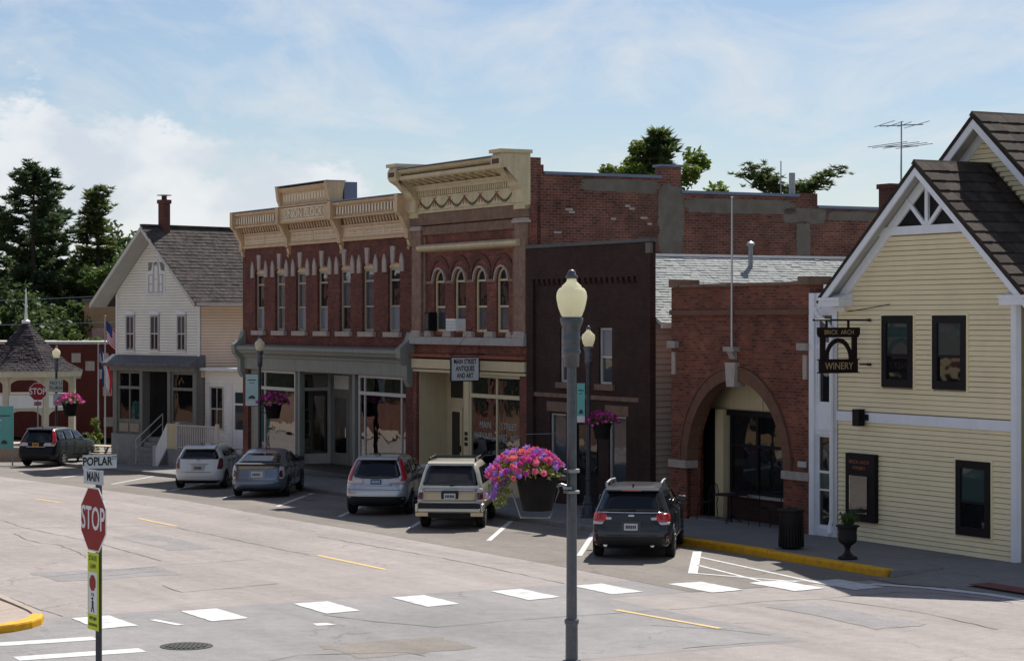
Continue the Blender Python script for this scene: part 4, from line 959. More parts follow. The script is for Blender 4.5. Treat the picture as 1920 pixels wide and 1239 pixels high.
for x, s in ((B0, 1), (B1, -1)):
    xa, xb = sorted((x - .02 * s, x + .38 * s)); MB().box(xa, xb, -.14, .1, 4.56, 4.74).build('corner_bracket', 'impost_stone', ab)
    xa, xb = sorted((x + .08 * s, x + .24 * s)); MB().box(xa, xb, -.05, .1, 3.86, 4.45).build('corner_stone', 'pale_stone', ab)
    xa, xb = sorted((x - .03 * s, x + .42 * s)); MB().box(xa, xb, -.07, .62, 6.163, 6.36).build('corner_cap', 'brownstone', ab)
MB().box(B0 + .44, B1 - .44, -.05, .6, 6.163, 6.24).build('coping', 'brownstone', ab)
MB().box(B0, B1, -.07, .05, 5.43, 5.56).build('string_course', 'arch_stone', ab)
MB().box(B0 + .1, B1 - .1, -.03, .05, 5.28, 5.36).build('dentil_course', 'brick_arch', ab)
MB().box(B1 + .16, B1 + .24, -.01, .02, 1.62, 1.8) if False else None
MB().box(-5.35, -5.0, -.02, .02, 1.72, 1.86).build('number_plate', 'sign_grey', ab)
sd = MB(); sd.box(B0, B0 + .3, .55, 14, -.3, 6.0); sd.box(B1 - .3, B1, .55, 14, -.3, 6.0); sd.box(B0, B1, 13.7, 14, -.3, 6.0); sd.build('side_wall', 'brick_arch', ab)
MB().box(B0 + .3, B1 - .3, .56, 13.7, 5.5, 5.6).build('roof', 'flat_roof', ab)
# recessed shop front behind the arch
ry = .72
MB().box(B0 + .3, B1 - .3, ry + .2, ry + .3, 2.95, 5.4).build('tympanum', 'cream_paint', ab)
for x in (-9.6, -8.2, -6.8): MB().box(x - .035, x + .035, ry + .17, ry + .2, 2.95, 4.2).build('batten', 'frame_cream', ab)
MB().box(B0 + .3, B1 - .3, .41, ry + .2, 4.15, 4.25).build('porch_ceiling', 'cream_paint', ab)
MB().box(B0 + .3, B1 - .3, ry + .10, ry + .19, 2.80, 2.95).build('head_beam', 'dark_frame', ab)
MB().box(-10.1, -9.72, ry, ry + .35, -.1, 2.95).build('post', 'cream_paint', ab)
MB().box(B0 + .3, -10.1, ry + .1, ry + .2, -.1, 2.95).build('panel', 'dark_frame', ab)
MB().box(-9.55, B1 - .3, ry + .02, ry + .3, -.1, .72).build('stall_riser', 'brick_dark', ab); MB().box(-9.55, B1 - .3, ry - .04, ry + .3, .722, .79).build('ledge', 'impost_stone', ab)
f = MB()
for x in (-9.5, -8.3, -7.0, -5.7): f.box(x - .05, x + .05, ry + .1, ry + .2, .79, 2.8)
f.box(-9.55, B1 - .3, ry + .105, ry + .195, 2.0, 2.08); f.box(-9.55, B1 - .3, ry + .105, ry + .195, .79, .87); fo = f.build('shop_window', 'dark_frame', ab)
for x0, x1 in ((-9.45, -8.35), (-8.25, -7.05), (-6.95, -5.75), (-5.65, -5.2)):
    for z0, z1 in ((.87, 2.0), (2.08, 2.8)): MB().box(x0, x1, ry + .14, ry + .15, z0, z1).build('pane', 'glass_dark', fo)
MB().box(B0 + .35, B1 - .35, .05, ry, -.3, .12).build('porch_floor', 'concrete_walk', ab)
# flagpole, chimney and aerial
fp = MB(); fp.tube([(-8.06, -.12, 4.6), (-8.06, -.12, 6.4), (-8.06, -.12, 8.40)], [.034, .028, .018], 10); fp.lathe([(.01, -.03), (.04, 0), (.01, .03)], 8, (-8.06, -.12, 8.42))
fo = fp.build('flagpole', 'aluminium'); fo.location = W(0, 0, 0); fo.rotation_euler = (0, 0, RZ); tag(fo, 'bare grey flagpole rising from the bracket above the arch keystone', 'flagpole')
ch = MB(); ch.box(-14.9, -14.35, 9.8, 10.3, 6.0, 9.25); ch.box(-14.95, -14.3, 9.75, 10.35, 9.252, 9.40); ch.build('chimney', 'brick_chimney', db)
ae = street_thing('television_aerial', 'thin metal television aerial with two crossed arms above the roofs', 'aerial', -14.05)
AX, AY = -14.06, 10.0
MB().tube([(AX, AY, 6.0), (AX, AY, 11.25)], .022, 8).build('mast', 'galv', ae)
for zc, yaw, arms in ((11.13, .25, ((-.55, .75), (-.2, .6), (.1, .5), (.5, .9))), (10.5, -.15, ((-.6, .8), (-.25, .95), (.15, .9), (.55, .75)))):
    bm_ = MB(); dx, dy = sin(yaw), cos(yaw); bm_.tube([(AX - dx * .7, AY - dy * .7, zc - .04), (AX + dx * .7, AY + dy * .7, zc + .04)], .018, 6); bo = bm_.build('boom', 'galv', ae)
    for o, l in arms:
        # rods lie across the boom
        MB().tube([(AX + dx * o - dy * l, AY + dy * o + dx * l, zc), (AX + dx * o + dy * l, AY + dy * o - dx * l, zc + .06)], .011, 5).build('rod', 'galv', bo)
MB().tube([(AX - .12, AY, 6.4), (AX - .02, AY, 10.9)], .006, 4).build('cable', 'iron', ae)

# ---------------------------------------------------------------- YELLOW GABLED HOUSE
H0, H1 = -3.86, 2.62; HC = -.36; HW = 3.24; OV = .34; PS = .824; ZR = 8.84
yh = street_thing('yellow_gabled_house', 'pale yellow clapboard house with white trimmed front gable and brown shake roof', 'building', -.6)
def rz_(x): return ZR - abs(x - HC) * PS
wins = [(-2.02, -.90, 3.76, 5.40), (-.19, .95, 3.76, 5.40), (.62, 1.76, .58, 2.22)]
front = MB(); wall(front, H0 + .05, H1 - .05, -.2, 5.9, .03, .3, wins); front.prism([(H0 + .05, 5.9), (H1 - .05, 5.9), (H1 - .05, 6.25), (HC, 8.5), (H0 + .05, 5.92)], .03, .3); front.build('wall', 'sheathing', yh)
lim = lambda z: (H0 + .12, H1 - .16) if z < 5.9 else (HC - (ZR - .42 - z) / PS, HC + (ZR - .42 - z) / PS)
opn = wins + [(-3.9, 2.7, 2.92, 3.14), (-30, 30, 7.22, 9.9)]
planks(yh, H0 + .1, H1 - .14, .12, 7.25, .03, .1125, 'yellow_siding', opn, lim)
MB().box(H0 + .1, H1 - .16, -.035, .03, 2.92, 3.145).build('band_board', 'white_trim', yh)
MB().box(H0 + .05, H1, -.04, .03, -.25, .12).build('base_board', 'white_trim', yh)
MB().box(H1 - .16, H1, -.05, .1, .0, 5.75).build('corner_board', 'white_trim', yh)
for x0, x1, z0, z1 in wins:
    win(yh, x0, x1, z0, z1, -.04, 'dark_frame', 'glass_green', 'glass_dark', fw=.17, dep=.13)
    t = MB(); t.box(x0 - .06, x0 - .003, -.015, .03, z0 - .05, z1 + .07); t.box(x1 + .003, x1 + .06, -.015, .03, z0 - .05, z1 + .07); t.box(x0 - .003, x1 + .003, -.015, .03, z1 + .004, z1 + .07); t.build('window_trim', 'yellow_siding', yh)
# gable truss: dark panel, beam, king post, two struts
gz0 = 7.24
MB().prism([(HC - 1.55, gz0 + .2), (HC + 1.55, gz0 + .2), (HC, 8.62)], .0, .03).build('gable_panel', 'black_paint', yh)
tb = MB(); tb.box(HC - 1.75, HC + 1.75, -.07, .03, gz0, gz0 + .19); tb.build('truss_beam', 'white_trim', yh)
MB().box(HC - .055, HC + .055, -.065, .0, gz0 + .19, 8.5).build('king_post', 'white_trim', yh)
for s in (-1, 1): MB().beam((HC + s * .07, -.035, gz0 + .2), (HC + s * .72, -.035, gz0 + .79), .06, .10).build('truss_strut', 'white_trim', yh)
cp_ = cos(math.atan(PS)); sp_ = sin(math.atan(PS))
for s in (-1, 1):
    # frieze board on the wall, soffit, rake board
    xe_ = HC + s * (HW + .38)
    def rake(y0, y1, drop0, drop1, nm, mt, xi=HC, xo=xe_):
        MB().prism([(xi, rz_(xi) - drop0), (xo, rz_(xo) - drop0), (xo, rz_(xo) - drop1), (xi, rz_(xi) - drop1)], y0, y1).build(nm, mt, yh)
    rake(-.045, .03, .21, .50, 'frieze_board', 'white_trim', xo=HC + s * HW)
    rake(-OV, .03, .13, .17, 'soffit', 'soffit')
    rake(-OV - .045, -OV, .055, .30, 'rake_board', 'white_trim')
    rx0, rx1 = sorted((HC + s * (HW + .40), HC + s * (HW - .42)))
    e = MB(); e.box(rx0, rx1, -OV - .04, .03, 5.62, 5.80); e.prism([(-OV - .04, 5.803), (.03, 5.803), (.03, 5.95)], rx0, rx1, 'x'); eo = e.build('eave_return', 'white_trim', yh)
    MB().box(rx0 - .02, rx1 + .02, -OV - .075, -OV - .042, 5.76, 5.83).build('return_mould', 'white_paint', eo)
MB().box(H0 - .05, H0 + .42, -.03, .03, 5.5, 5.615).build('return_bracket', 'white_paint', yh)
# lower roof slabs
for s, nm in ((-1, 'roof_slope'), (1, 'roof_slope')):
    xo = HC + s * (HW + .45)
    MB().prism([(HC, ZR), (xo, ZR - (HW + .45) * PS), (xo, ZR - (HW + .45) * PS - .1), (HC, ZR - .12)], -OV - .06, 1.9).build(nm, 'shake_b', yh)
# upper gable of the same house, set back
UC, UZ, UY, UW = -.40, 10.0, 1.78, 5.4
def ruz(x): return UZ - abs(x - UC) * PS
MB().prism([(UC - UW + .4, 0), (UC + UW - .4, 0), (UC + UW - .4, ruz(UC + UW - .4) - .1), (UC, UZ - .15), (UC - UW + .4, ruz(UC - UW + .4) - .1)], UY, 14).build('upper_wall', 'sheathing', yh)
planks(yh, UC - 3, UC + UW - .5, 5.5, 9.6, UY, .1125, 'yellow_siding', (), lambda z: (max(UC - (UZ - .4 - z) / PS, HC + (ZR - z) / PS if z < ZR else -9), UC + (UZ - .4 - z) / PS))
for s in (-1, 1):
    xo = UC + s * UW
    for y0, y1, a_, b_, nm, mt in ((UY - .05, UY + .02, .18, .46, 'frieze_board', 'white_trim'), (UY - .42, UY, .13, .17, 'soffit', 'soffit'), (UY - .47, UY - .42, .055, .34, 'rake_board', 'white_trim')):
        MB().prism([(UC, UZ - a_), (xo, ruz(xo) - a_), (xo, ruz(xo) - b_), (UC, UZ - b_)], y0, y1).build(nm, mt, yh)
    MB().prism([(UC, UZ), (xo, ruz(xo)), (xo, ruz(xo) - .1), (UC, UZ - .12)], UY - .49, 14).build('upper_roof_slope', 'shake_b', yh)
    # rake of the lower roof against the upper wall
# shakes, one by one, on the slopes that face us
shm = []
for k, wd_ in enumerate((.22, .28, .34, .40)):
    for mt in ('shake_a', 'shake_b', 'shake_c'):
        mb = MB(); L_ = .44
        mb.add([(0, 0, .006), (0, wd_, .006), (L_, wd_, .050), (L_, 0, .042), (0, 0, -.012), (0, wd_, -.012), (L_, wd_, -.008), (L_, 0, -.008)],
               [(0, 3, 2, 1), (4, 5, 6, 7), (0, 1, 5, 4), (1, 2, 6, 5), (2, 3, 7, 6), (3, 0, 4, 7)])
        shm.append((wd_, mb.mesh('shake', mt)))
pitch = math.atan(PS)
def shakes(xc, zc, y0, y1, smax, ex):
    s = -.04; row = 0
    while s < smax:
        y = y0 + random.uniform(-.1, 0)
        while y < y1:
            wd_, me = random.choice(shm)
            if y + wd_ > y1 + .05: break
            inst(me, 'shake', yh, (xc + s * cp_ + .004, max(y, y0), zc - s * sp_ + .018 + random.uniform(0, .006)), (0, pitch + random.uniform(-.01, .02), random.uniform(-.012, .012)))
            y += wd_ + .008
        s += ex
shakes(HC, ZR, -OV - .07, 1.78, 4.65, .37)
shakes(UC, UZ, UY - .50, 5.2, 6.6, .37)
MB().prism([(HC - .10, ZR - .05), (HC, ZR + .055), (HC + .10, ZR - .05)], -OV - .08, 1.75).build('ridge_cap', 'shake_a', yh)
MB().prism([(UC - .10, UZ - .05), (UC, UZ + .055), (UC + .10, UZ - .05)], UY - .51, 8).build('ridge_cap', 'shake_a', yh)
# white glazed entrance bay between the yellow house and the arch
E0, E1 = -4.84, -3.80
fr = MB(); wall(fr, E0, E1, -.1, 5.95, .02, .2, [(E0 + .22, E1 - .16, .30, 2.55), (E0 + .24, E1 - .2, 3.28, 4.62), (E0 + .24, E1 - .2, 4.72, 5.45)]); fr.build('entrance_frame', 'white_trim', yh)
MB().box(E0 + .0, E0 + .2, -.05, .02, -.1, 5.95).build('entrance_post', 'white_trim', yh)
MB().box(E0 + .22, E1, -.02, .02, 2.66, 2.72).build('entrance_mould', 'white_paint', yh)
MB().box(E0, E1, .2, 6, 5.7, 5.98).build('entrance_roof', 'flat_roof', yh)
d = MB(); x0, x1 = E0 + .22, E1 - .16
d.box(x0, x0 + .05, .06, .12, .30, 2.55); d.box(x1 - .05, x1, .06, .12, .30, 2.55); d.box(x0 + .05, x1 - .05, .06, .12, 2.49, 2.55); d.box(x0 + .05, x1 - .05, .06, .12, .3, .38); d.box(x0 + .05, x1 - .05, .07, .12, 1.62, 1.68); d.box(x0 + .05, x1 - .05, .07, .12, 1.2, 1.24)
do = d.build('door', 'white_paint', yh)
MB().box(x0 + .05, x1 - .05, .09, .10, .38, 1.2).build('pane', 'glass_dark', do); MB().box(x0 + .05, x1 - .05, .09, .10, 1.24, 1.62).build('pane', 'glass_green', do); MB().box(x0 + .05, x1 - .05, .09, .10, 1.68, 2.49).build('pane', 'glass_dark', do)
win(yh, E0 + .24, E1 - .2, 3.28, 4.62, .05, 'white_paint', 'glass_dark', fw=.05, mid=False)
win(yh, E0 + .24, E1 - .2, 4.72, 5.45, .05, 'white_paint', 'glass_shade', fw=.04, mid=False)
MB().box(E0 + .2, E1 + .1, .2, 5.5, -.1, .1).build('entrance_floor', 'concrete_walk', yh)
dp = MB(); dp.tube([(-4.35, -.22, 5.6), (-4.3, -.2, 5.45), (-4.0, -.09, 5.2), (-3.9, -.08, 5.05), (-3.88, -.08, 4.6), (-3.88, -.08, .55), (-3.84, -.16, .40), (-3.62, -.32, .22)], .055, 8)
dp.build('downspout', 'white_paint', yh)
# services wire
MB().tube([(-3.3, -.05, 5.5), (-2.6, -.05, 5.56), (-1.7, -.05, 5.66)], .01, 5).build('service_wire', 'iron', yh)
# ================================================================ WHITE HOUSE down the street
HR = R(-44)
wh = thing('white_gabled_house', 'white clapboard gabled house with steep grey roof and grey shopfront below', 'building', (-13.07, 93.3, 0), HR)
HWD = 5.84; hc = -HWD / 2; zap = 9.22; hps = .89
def hz(x): return zap - abs(x - hc) * hps
MB().prism([(-HWD, 3.6), (0, 3.6), (0, 6.5), (hc, 9.1), (-HWD, 6.5)], .1, 13).build('wall', 'sheathing_white', wh)
MB().box(-HWD, 0, 1.2, 13, -.9, 3.6).build('lower_wall', 'dark_room', wh)
hw = [(-5.06, -4.56, 3.98, 5.5), (-3.33, -2.83, 4.0, 5.5), (-1.46, -.98, 4.0, 5.5)]
planks(wh, -HWD, 0, 3.62, 8.9, .1, .118, 'old_white_siding', [(a - .1, b + .1, c - .05, e + .05) for a, b, c, e in hw] + [(-3.55, -2.4, 6.4, 7.75)], lambda z: (-HWD, 0) if z < 6.45 else (hc - (zap - .15 - z) / hps, hc + (zap - .15 - z) / hps), joined=True)
for x0, x1, z0, z1 in hw:
    w = win(wh, x0 - .06, x1 + .06, z0, z1, .04, 'frame_white', 'glass_shade', 'glass_dark', fw=.06, mull=1, sill=(.05, .04, .06, 'white_paint'))
    MB().prism([(x0 - .12, z1 + .02), (x1 + .12, z1 + .02), (x1 + .06, z1 + .14), ((x0 + x1) / 2, z1 + .19), (x0 - .06, z1 + .14)], .0, .08).build('hood', 'white_paint', w)
for x0, x1, zt, ar in ((-3.48, -3.14, 7.25, False), (-3.14, -2.78, 7.8, True), (-2.78, -2.46, 7.25, False)): win(wh, x0, x1, 6.45, zt, .02, 'frame_white', 'glass_dark', 'glass_shade', fw=.05, arch=ar, sill=(.02, .04, .05, 'white_paint'))
MB().prism([(-3.6, 6.36), (-2.35, 6.36), (-2.35, 7.36), (-2.62, 7.42), (-2.72, 7.72), (-2.96, 7.95), (-3.2, 7.72), (-3.3, 7.42), (-3.6, 7.36)], .055, .099).build('window_surround', 'white_paint', wh)
for s in (-1, 1): MB().box((-HWD if s < 0 else -.13), (-HWD + .13 if s < 0 else .012), .05, .1, 3.6, 6.4).build('corner_board', 'white_paint', wh)
side_planks(wh, 0, .15, 13, 2.9, 6.4, .118, 'white_siding_bounce')
for s in (-1, 1):
    xo = hc + s * (HWD / 2 + .75)
    sl = MB().prism([(hc, zap + .08), (xo, hz(xo) + .08), (xo, hz(xo) - .06), (hc, zap - .08)], -.75, 13.4).build('roof_slope', 'roof_grey', wh)
    if s == 1:
        q = MB(); L = sqrt((xo - hc) ** 2 + (zap - hz(xo)) ** 2); k = 0; st = .21; ux, uz = (xo - hc) / L, (hz(xo) - zap) / L
        while k * st < L - .02:
            p = Vector((hc + ux * k * st, 0, zap + .08 + uz * k * st)); e = Vector((hc + ux * min((k + 1) * st, L), 0, zap + .08 + uz * min((k + 1) * st, L))); n = Vector((-uz, 0, ux))
            y = -.76 - .1 * (k % 2)
            while y < 13.4:
                wd_ = random.uniform(.25, .4); h = random.uniform(.012, .03)
                a_ = e + n * h; b_ = p + n * .003
                q.add([(b_.x, y, b_.z), (b_.x, y + wd_ - .015, b_.z), (a_.x, y + wd_ - .015, a_.z), (a_.x, y, a_.z), (e.x, y, e.z), (e.x, y + wd_ - .015, e.z)], [(0, 1, 2, 3), (3, 2, 5, 4)]); y += wd_
            k += 1
        q.build('shingle_course', 'roof_grey', sl, kind='stuff')
    MB().prism([(hc, zap - .085), (xo, hz(xo) - .065), (xo, hz(xo) - .10), (hc, zap - .12)], -.74, .1).build('soffit', 'soffit', wh)
    MB().prism([(hc, zap + .05), (xo, hz(xo) + .05), (xo, hz(xo) - .14), (hc, zap - .15)], -.80, -.752).build('rake_board', 'frame_white', wh)
MB().box(hc + HWD / 2 + .72, hc + HWD / 2 + .82, -.7, 13.3, 5.90, 6.02).build('gutter', 'frame_white', wh)
MB().box(.012, .70, .1, 13.3, 5.96, 6.0).build('eave_soffit', 'white_siding_bounce', wh)
MB().box(hc - .12, hc + .12, -.74, 13.3, zap + .06, zap + .14).build('ridge_cap', 'roof_grey', wh)
ch = MB(); ch.box(hc - .05, hc + .31, .18, .54, 8.6, 10.25); ch.box(hc - .09, hc + .35, .14, .58, 10.252, 10.42); co = ch.build('chimney', 'brick_chimney', wh)
for k in range(3): MB().lathe([(.05, 0), (.045, .16), (.05, .17)], 8, (hc + .02 + k * .11, .36, 10.42)).build('chimney_pot', 'brick_chimney', co)
MB().box(hc - .09, hc + .35, .14, .58, 10.59, 10.63).build('chimney_slab', 'grey_stone', co)
# shop front
pr = MB(); pr.prism([(.3, 3.32), (-.45, 3.32), (-.50, 3.40), (-.50, 3.46), (.1, 3.82), (.3, 3.82)], -HWD - .3, .12, 'x'); pr.build('shop_roof', 'slate_metal', wh)
MB().box(-HWD - .1, .0, -.2, .3, 3.12, 3.318).build('fascia', 'shop_grey', wh)
for x0, x1 in ((-HWD, -HWD + .28), (-3.92, -3.72), (-1.98, -1.78), (-.25, 0)): MB().box(x0, x1, -.1, .3, -.1, 3.12).build('pilaster', 'shop_grey', wh)
for x0, x1, nm in ((-HWD + .28, -3.92, 1), (-1.78, -.25, 0)):
    shopwin(wh, x0, x1, .95, 3.1, -.02, 'shop_grey', 2.4, ((x0 + x1) / 2,) if nm else (), zg=.4, bm='shop_grey')
    k = MB(); k.box(x0 + .12, (x0 + x1) / 2 - .06, -.05, .0, .5, .86); k.box((x0 + x1) / 2 + .06, x1 - .12, -.05, .0, .5, .86); k.build('riser_panel', 'frame_tan', wh)
for x0, x1 in ((-HWD - .02, -3.74), (-1.9, .02)): MB().box(x0, x1, -.16, .4, -.95, .4).build('foundation', 'concrete_base', wh)
MB().box(-HWD, -.0, 2.6, 2.7, -.4, 3.4).build('shop_back_wall', 'mid_room', wh) if False else None
MB().box(-3.72, -1.98, 1.1, 1.19, .3, 3.1).build('entrance_wall', 'dark_frame', wh)
d = MB(); d.box(-3.4, -2.3, 1.03, 1.09, .45, 2.75); dd = d.build('door', 'dark_frame', wh); MB().box(-3.25, -2.45, 1.01, 1.03, 1.1, 2.6).build('pane', 'glass_shade', dd); MB().box(-2.42, -2.38, .97, 1.03, 1.4, 1.6).build('handle', 'chrome', dd)
for k in range(6): MB().box(-3.72, -1.92, -.9 + k * .22, 1.0, -.9 + k * .2 - (.0), -.9 + (k + 1) * .2 - .004).build('step', 'concrete_base', wh)
for x in (-2.95,):
    hr = MB(); hr.tube([(x, -1.0, -.75), (x, -1.0, .25), (x, .4, 1.3), (x, .4, .4)], .03, 6); hr.tube([(x, -1.0, -.1), (x, .4, .9)], .022, 6); hr.build('handrail', 'frame_white', wh)
# side addition with its ramp and balustrade
LO = thing('side_addition', 'low white clapboard addition with ramp railing between white house and brick block', 'building', (-13.07, 93.3, 0), HR)
x0, x1, yy = .02, 3.15, .35
m = MB(); wall(m, x0, x1, -.8, 3.2, yy, yy + .15, [(.35, 1.25, .75, 2.55), (1.85, 2.65, .1, 2.45)]); m.build('wall', 'old_white_siding', LO)
planks(LO, x0, x1, -.2, 3.2, yy, .16, 'old_white_siding', [(.2, 1.4, .6, 2.7), (1.7, 2.8, -.8, 2.65)], joined=True)
MB().box(x0, x1 + .1, yy - .3, yy + 3.5, 3.2, 3.32).build('roof', 'white_paint', LO)
win(LO, .35, 1.25, .75, 2.55, yy - .02, 'frame_white', 'glass_dark', fw=.07, mull=1)
for q in (.2, 1.3): MB().box(q, q + .12, yy - .03, yy, .6, 2.7).build('shutter', 'white_paint', LO)
d = MB(); d.box(1.85, 1.97, yy, yy + .07, .1, 2.45); d.box(2.53, 2.65, yy, yy + .07, .1, 2.45); d.box(1.97, 2.53, yy, yy + .07, 2.33, 2.45); d.box(1.97, 2.53, yy, yy + .07, .1, .8); d.box(1.97, 2.53, yy, yy + .07, 1.8, 1.88)
dd = d.build('door', 'white_paint', LO); MB().box(1.97, 2.53, yy + .03, yy + .04, .8, 2.33).build('pane', 'glass_green', dd)
for q in (1.72, 2.68): MB().box(q, q + .12, yy - .03, yy, .1, 2.6).build('door_trim', 'white_paint', LO)
MB().box(x0, x1, yy - 1.9, yy, -.9, .02).build('deck', 'concrete_base', LO)
def baluster_rail(parent, p, q, h, n, board=False):
    p, q = Vector(p), Vector(q); r = MB(); r.beam(p + Vector((0, 0, h)), q + Vector((0, 0, h)), .09, .05); r.beam(p + Vector((0, 0, .1)), q + Vector((0, 0, .1)), .06, .05); ro = r.build('rail', 'frame_white', parent)
    for k in range(n + 1):
        c = p + (q - p) * k / n; b_ = MB(); e = k in (0, n); w_ = .06 if e else .022
        b_.box(c.x - w_, c.x + w_, c.y - w_, c.y + w_, c.z, c.z + h + (.12 if e else -.02)); b_.build('post' if e else 'baluster', 'frame_white', parent)
baluster_rail(LO, (.55, yy - 1.85, 0), (x1, yy - 1.85, 0), 1.0, 18)
MB().box(-.1, .5, yy - 1.9, yy - 1.82, .0, 1.05).build('rail_panel', 'cream_paint', LO)
MB().prism([(-.9, -.95), (-.1, .05), (-.1, 1.05), (-.9, -.05)], yy - 1.9, yy - 1.82).build('rail_panel', 'white_paint', LO)
MB().box(-1.0, -.9, yy - 1.94, yy - 1.82, -.95, .1).build('post', 'frame_white', LO)
# things in the house's windows
def in_house(name, label, cat, loc): return thing(name, label, cat, Vector((-13.07, 93.3, 0)) + Matrix.Rotation(HR, 3, 'Z') @ Vector(loc), HR)
q = in_house('striped_quilt', 'red and cream striped quilt in the right window of the grey shopfront', 'quilt', (-1.0, .55, 0))
MB().box(-.62, .62, 0, .04, 1.05, 2.3).build('ground_cloth', 'cloth_red', q)
for z in (1.30, 1.52, 1.72, 1.92): MB().box(-.6, .6, -.006, .0, z, z + (.05 if z < 1.4 else .11)).build('stripe', 'cloth_cream', q)
q = in_house('draped_cloth', 'dark red draped cloth in the left window of the grey shopfront', 'cloth', (-4.7, .55, 0))
pts = [(-.5, 1.0), (.45, 1.0), (.4, 1.5), (.3, 2.25), (-.1, 2.15), (-.3, 1.7)]
MB().prism(pts, 0, .06).build('cloth', 'cloth_red', q); MB().box(.05, .45, -.02, .0, 1.45, 1.55).build('fold', 'cloth_cream', q)

# ================================================================ far left: gazebo, brick wall building, flags, picnic table
gx, gy = -24.3, 112.0; gzb = GW(gx, gy)
ga = thing('gazebo', 'cream painted gazebo with dark shingled pointed roof at the left edge', 'gazebo', (gx, gy, gzb), R(12))
NS = 8; r_e = 3.0; r_p = 2.45; zev, zap_, zrail = 4.05, 6.45, 2.55
fl = MB().lathe([(2.75, 0), (2.75, .35)], NS, ph=pi / NS); fl.build('floor', 'wood_pale', ga)
rp = [(r_e, zev), (2.2, zev + .38), (1.2, zev + 1.25), (.55, zev + 1.95), (.1, zap_)]
rf = MB().lathe(rp, NS, ph=pi / NS); ro = rf.build('roof', 'gaz_shingle', ga)
sh = MB()
for k in range(NS):
    t0, t1 = 2 * pi * k / NS + pi / NS, 2 * pi * (k + 1) / NS + pi / NS
    for (ra, za), (rb, zb) in zip(rp, rp[1:]):
        L = sqrt((ra - rb) ** 2 + (za - zb) ** 2); n = max(1, int(L / .15))
        for j in range(n):
            f0, f1 = j / n, (j + 1) / n; R0, Z0, R1, Z1 = ra + (rb - ra) * f0, za + (zb - za) * f0, ra + (rb - ra) * f1, za + (zb - za) * f1
            wd_ = 2 * R0 * sin(pi / NS); m_ = max(1, int(wd_ / .2))
            for i in range(m_):
                g0, g1 = i / m_ + .012, (i + 1) / m_ - .012; h = random.uniform(.01, .045)
                def P(r, z, g): 
                    a_ = Vector((r * cos(t0), r * sin(t0), z)); b_ = Vector((r * cos(t1), r * sin(t1), z)); return a_ + (b_ - a_) * g
                o_ = Vector((cos((t0 + t1) / 2), sin((t0 + t1) / 2), .8)).normalized() * h
                sh.add([P(R0, Z0, g0) + o_, P(R0, Z0, g1) + o_, P(R1, Z1, g1) + o_ * .15, P(R1, Z1, g0) + o_ * .15, P(R0, Z0, g0), P(R0, Z0, g1)], [(0, 1, 2, 3), (0, 4, 5, 1)])
sh.build('shingle_course', 'gaz_shingle', ro, kind='stuff')
fi = MB().lathe([(.2, 0), (.22, .12), (.08, .2), (.06, .5), (.05, 1.2), (.02, 1.75)], 10, (0, 0, zap_ - .06)); fi.build('finial', 'white_paint', ro)
MB().lathe([(r_e - .08, zev - .28), (r_e - .02, zev - .003)], NS, ph=pi / NS).build('eave_beam', 'gazebo_cream', ga)
for k in range(NS):
    t = 2 * pi * k / NS + pi / NS; px, py = r_p * cos(t), r_p * sin(t)
    p = MB(); p.box(-.13, .13, -.13, .13, .35, zev - .25); o = p.build('post', 'gazebo_cream', ga); o.location = (px, py, 0); o.rotation_euler = (0, 0, t)
    t2 = t + 2 * pi / NS; qx, qy = r_p * cos(t2), r_p * sin(t2); mx, my = (px + qx) / 2, (py + qy) / 2; L = sqrt((px - qx) ** 2 + (py - qy) ** 2)
    ang = t + pi / NS + pi / 2
    for zt, zlo, rr in ((zev - .28, zrail + .35, .55), (zrail - .3, .35, .55)):
        v = MB()
        hl = L / 2 - .12
        v.prism([(-hl, zt - .62)] + [(-hl + rr - rr * cos(q_ * pi / 20), zt - .62 + (rr - .08) * sin(q_ * pi / 20)) for q_ in range(11)] + [(hl - rr + rr * sin(q_ * pi / 20), zt - .62 + (rr - .08) * cos(q_ * pi / 20)) for q_ in range(11)] + [(hl, zt - .62), (hl, zt), (-hl, zt)], -.05, .05)
        o = v.build('valance', 'gazebo_cream', ga); o.location = (mx, my, 0); o.rotation_euler = (0, 0, ang)
    v = MB(); v.box(-L / 2 + .12, L / 2 - .12, -.09, .09, zrail - .3, zrail + .32); o = v.build('band_panel', 'white_paint', ga); o.location = (mx, my, 0); o.rotation_euler = (0, 0, ang)
# red brick building behind with a pattern of white blocks
rbz = -1.2
rb = thing('red_brick_building', 'dark red brick wall with scattered white block pattern behind the gazebo', 'building', (-23.2, 124.5, rbz), R(-8))
MB().box(-12, 4.5, 0, 8, 0, 5.15).build('wall', 'brick_red', rb); MB().box(-12.1, 4.6, -.08, 8.1, 5.153, 5.3).build('coping', 'grey_stone', rb)
for x, z in ((-1.05, 4.4), (.55, 4.4), (-.25, 3.95), (-1.05, 3.5), (.55, 3.5), (.75, 2.55), (-3.3, 2.55), (.8, .85), (-6.5, 1.9), (-8, 3.4), (3.2, 1.75)): MB().box(x - .26, x + .26, -.05, .02, z - .26, z + .26).build('white_block', 'pale_stone', rb)
for k in range(7): MB().box(-4.6 + k * .36, -4.35 + k * .36, -.04, .02, 3.6, 3.95).build('pale_brick', 'brick_pale', rb)
MB().box(1.5, 3.2, -.3, .0, .2, 1.9).build('utility_box', 'sign_grey', rb)
tb_ = thing('tan_building', 'tan walled building far behind the red brick wall, beside the white house', 'building', (-24.2, 137, -1.2), R(-5))
MB().box(-2, 6, 0, 6, 0, 7.6).build('wall', 'tan_wall', tb_); MB().box(-2.1, 6.1, -.2, 6.1, 7.603, 7.8).build('roof', 'flat_roof', tb_); win(tb_, 1.3, 2.3, 4.6, 6.0, -.04, 'dark_frame', 'glass_dark')
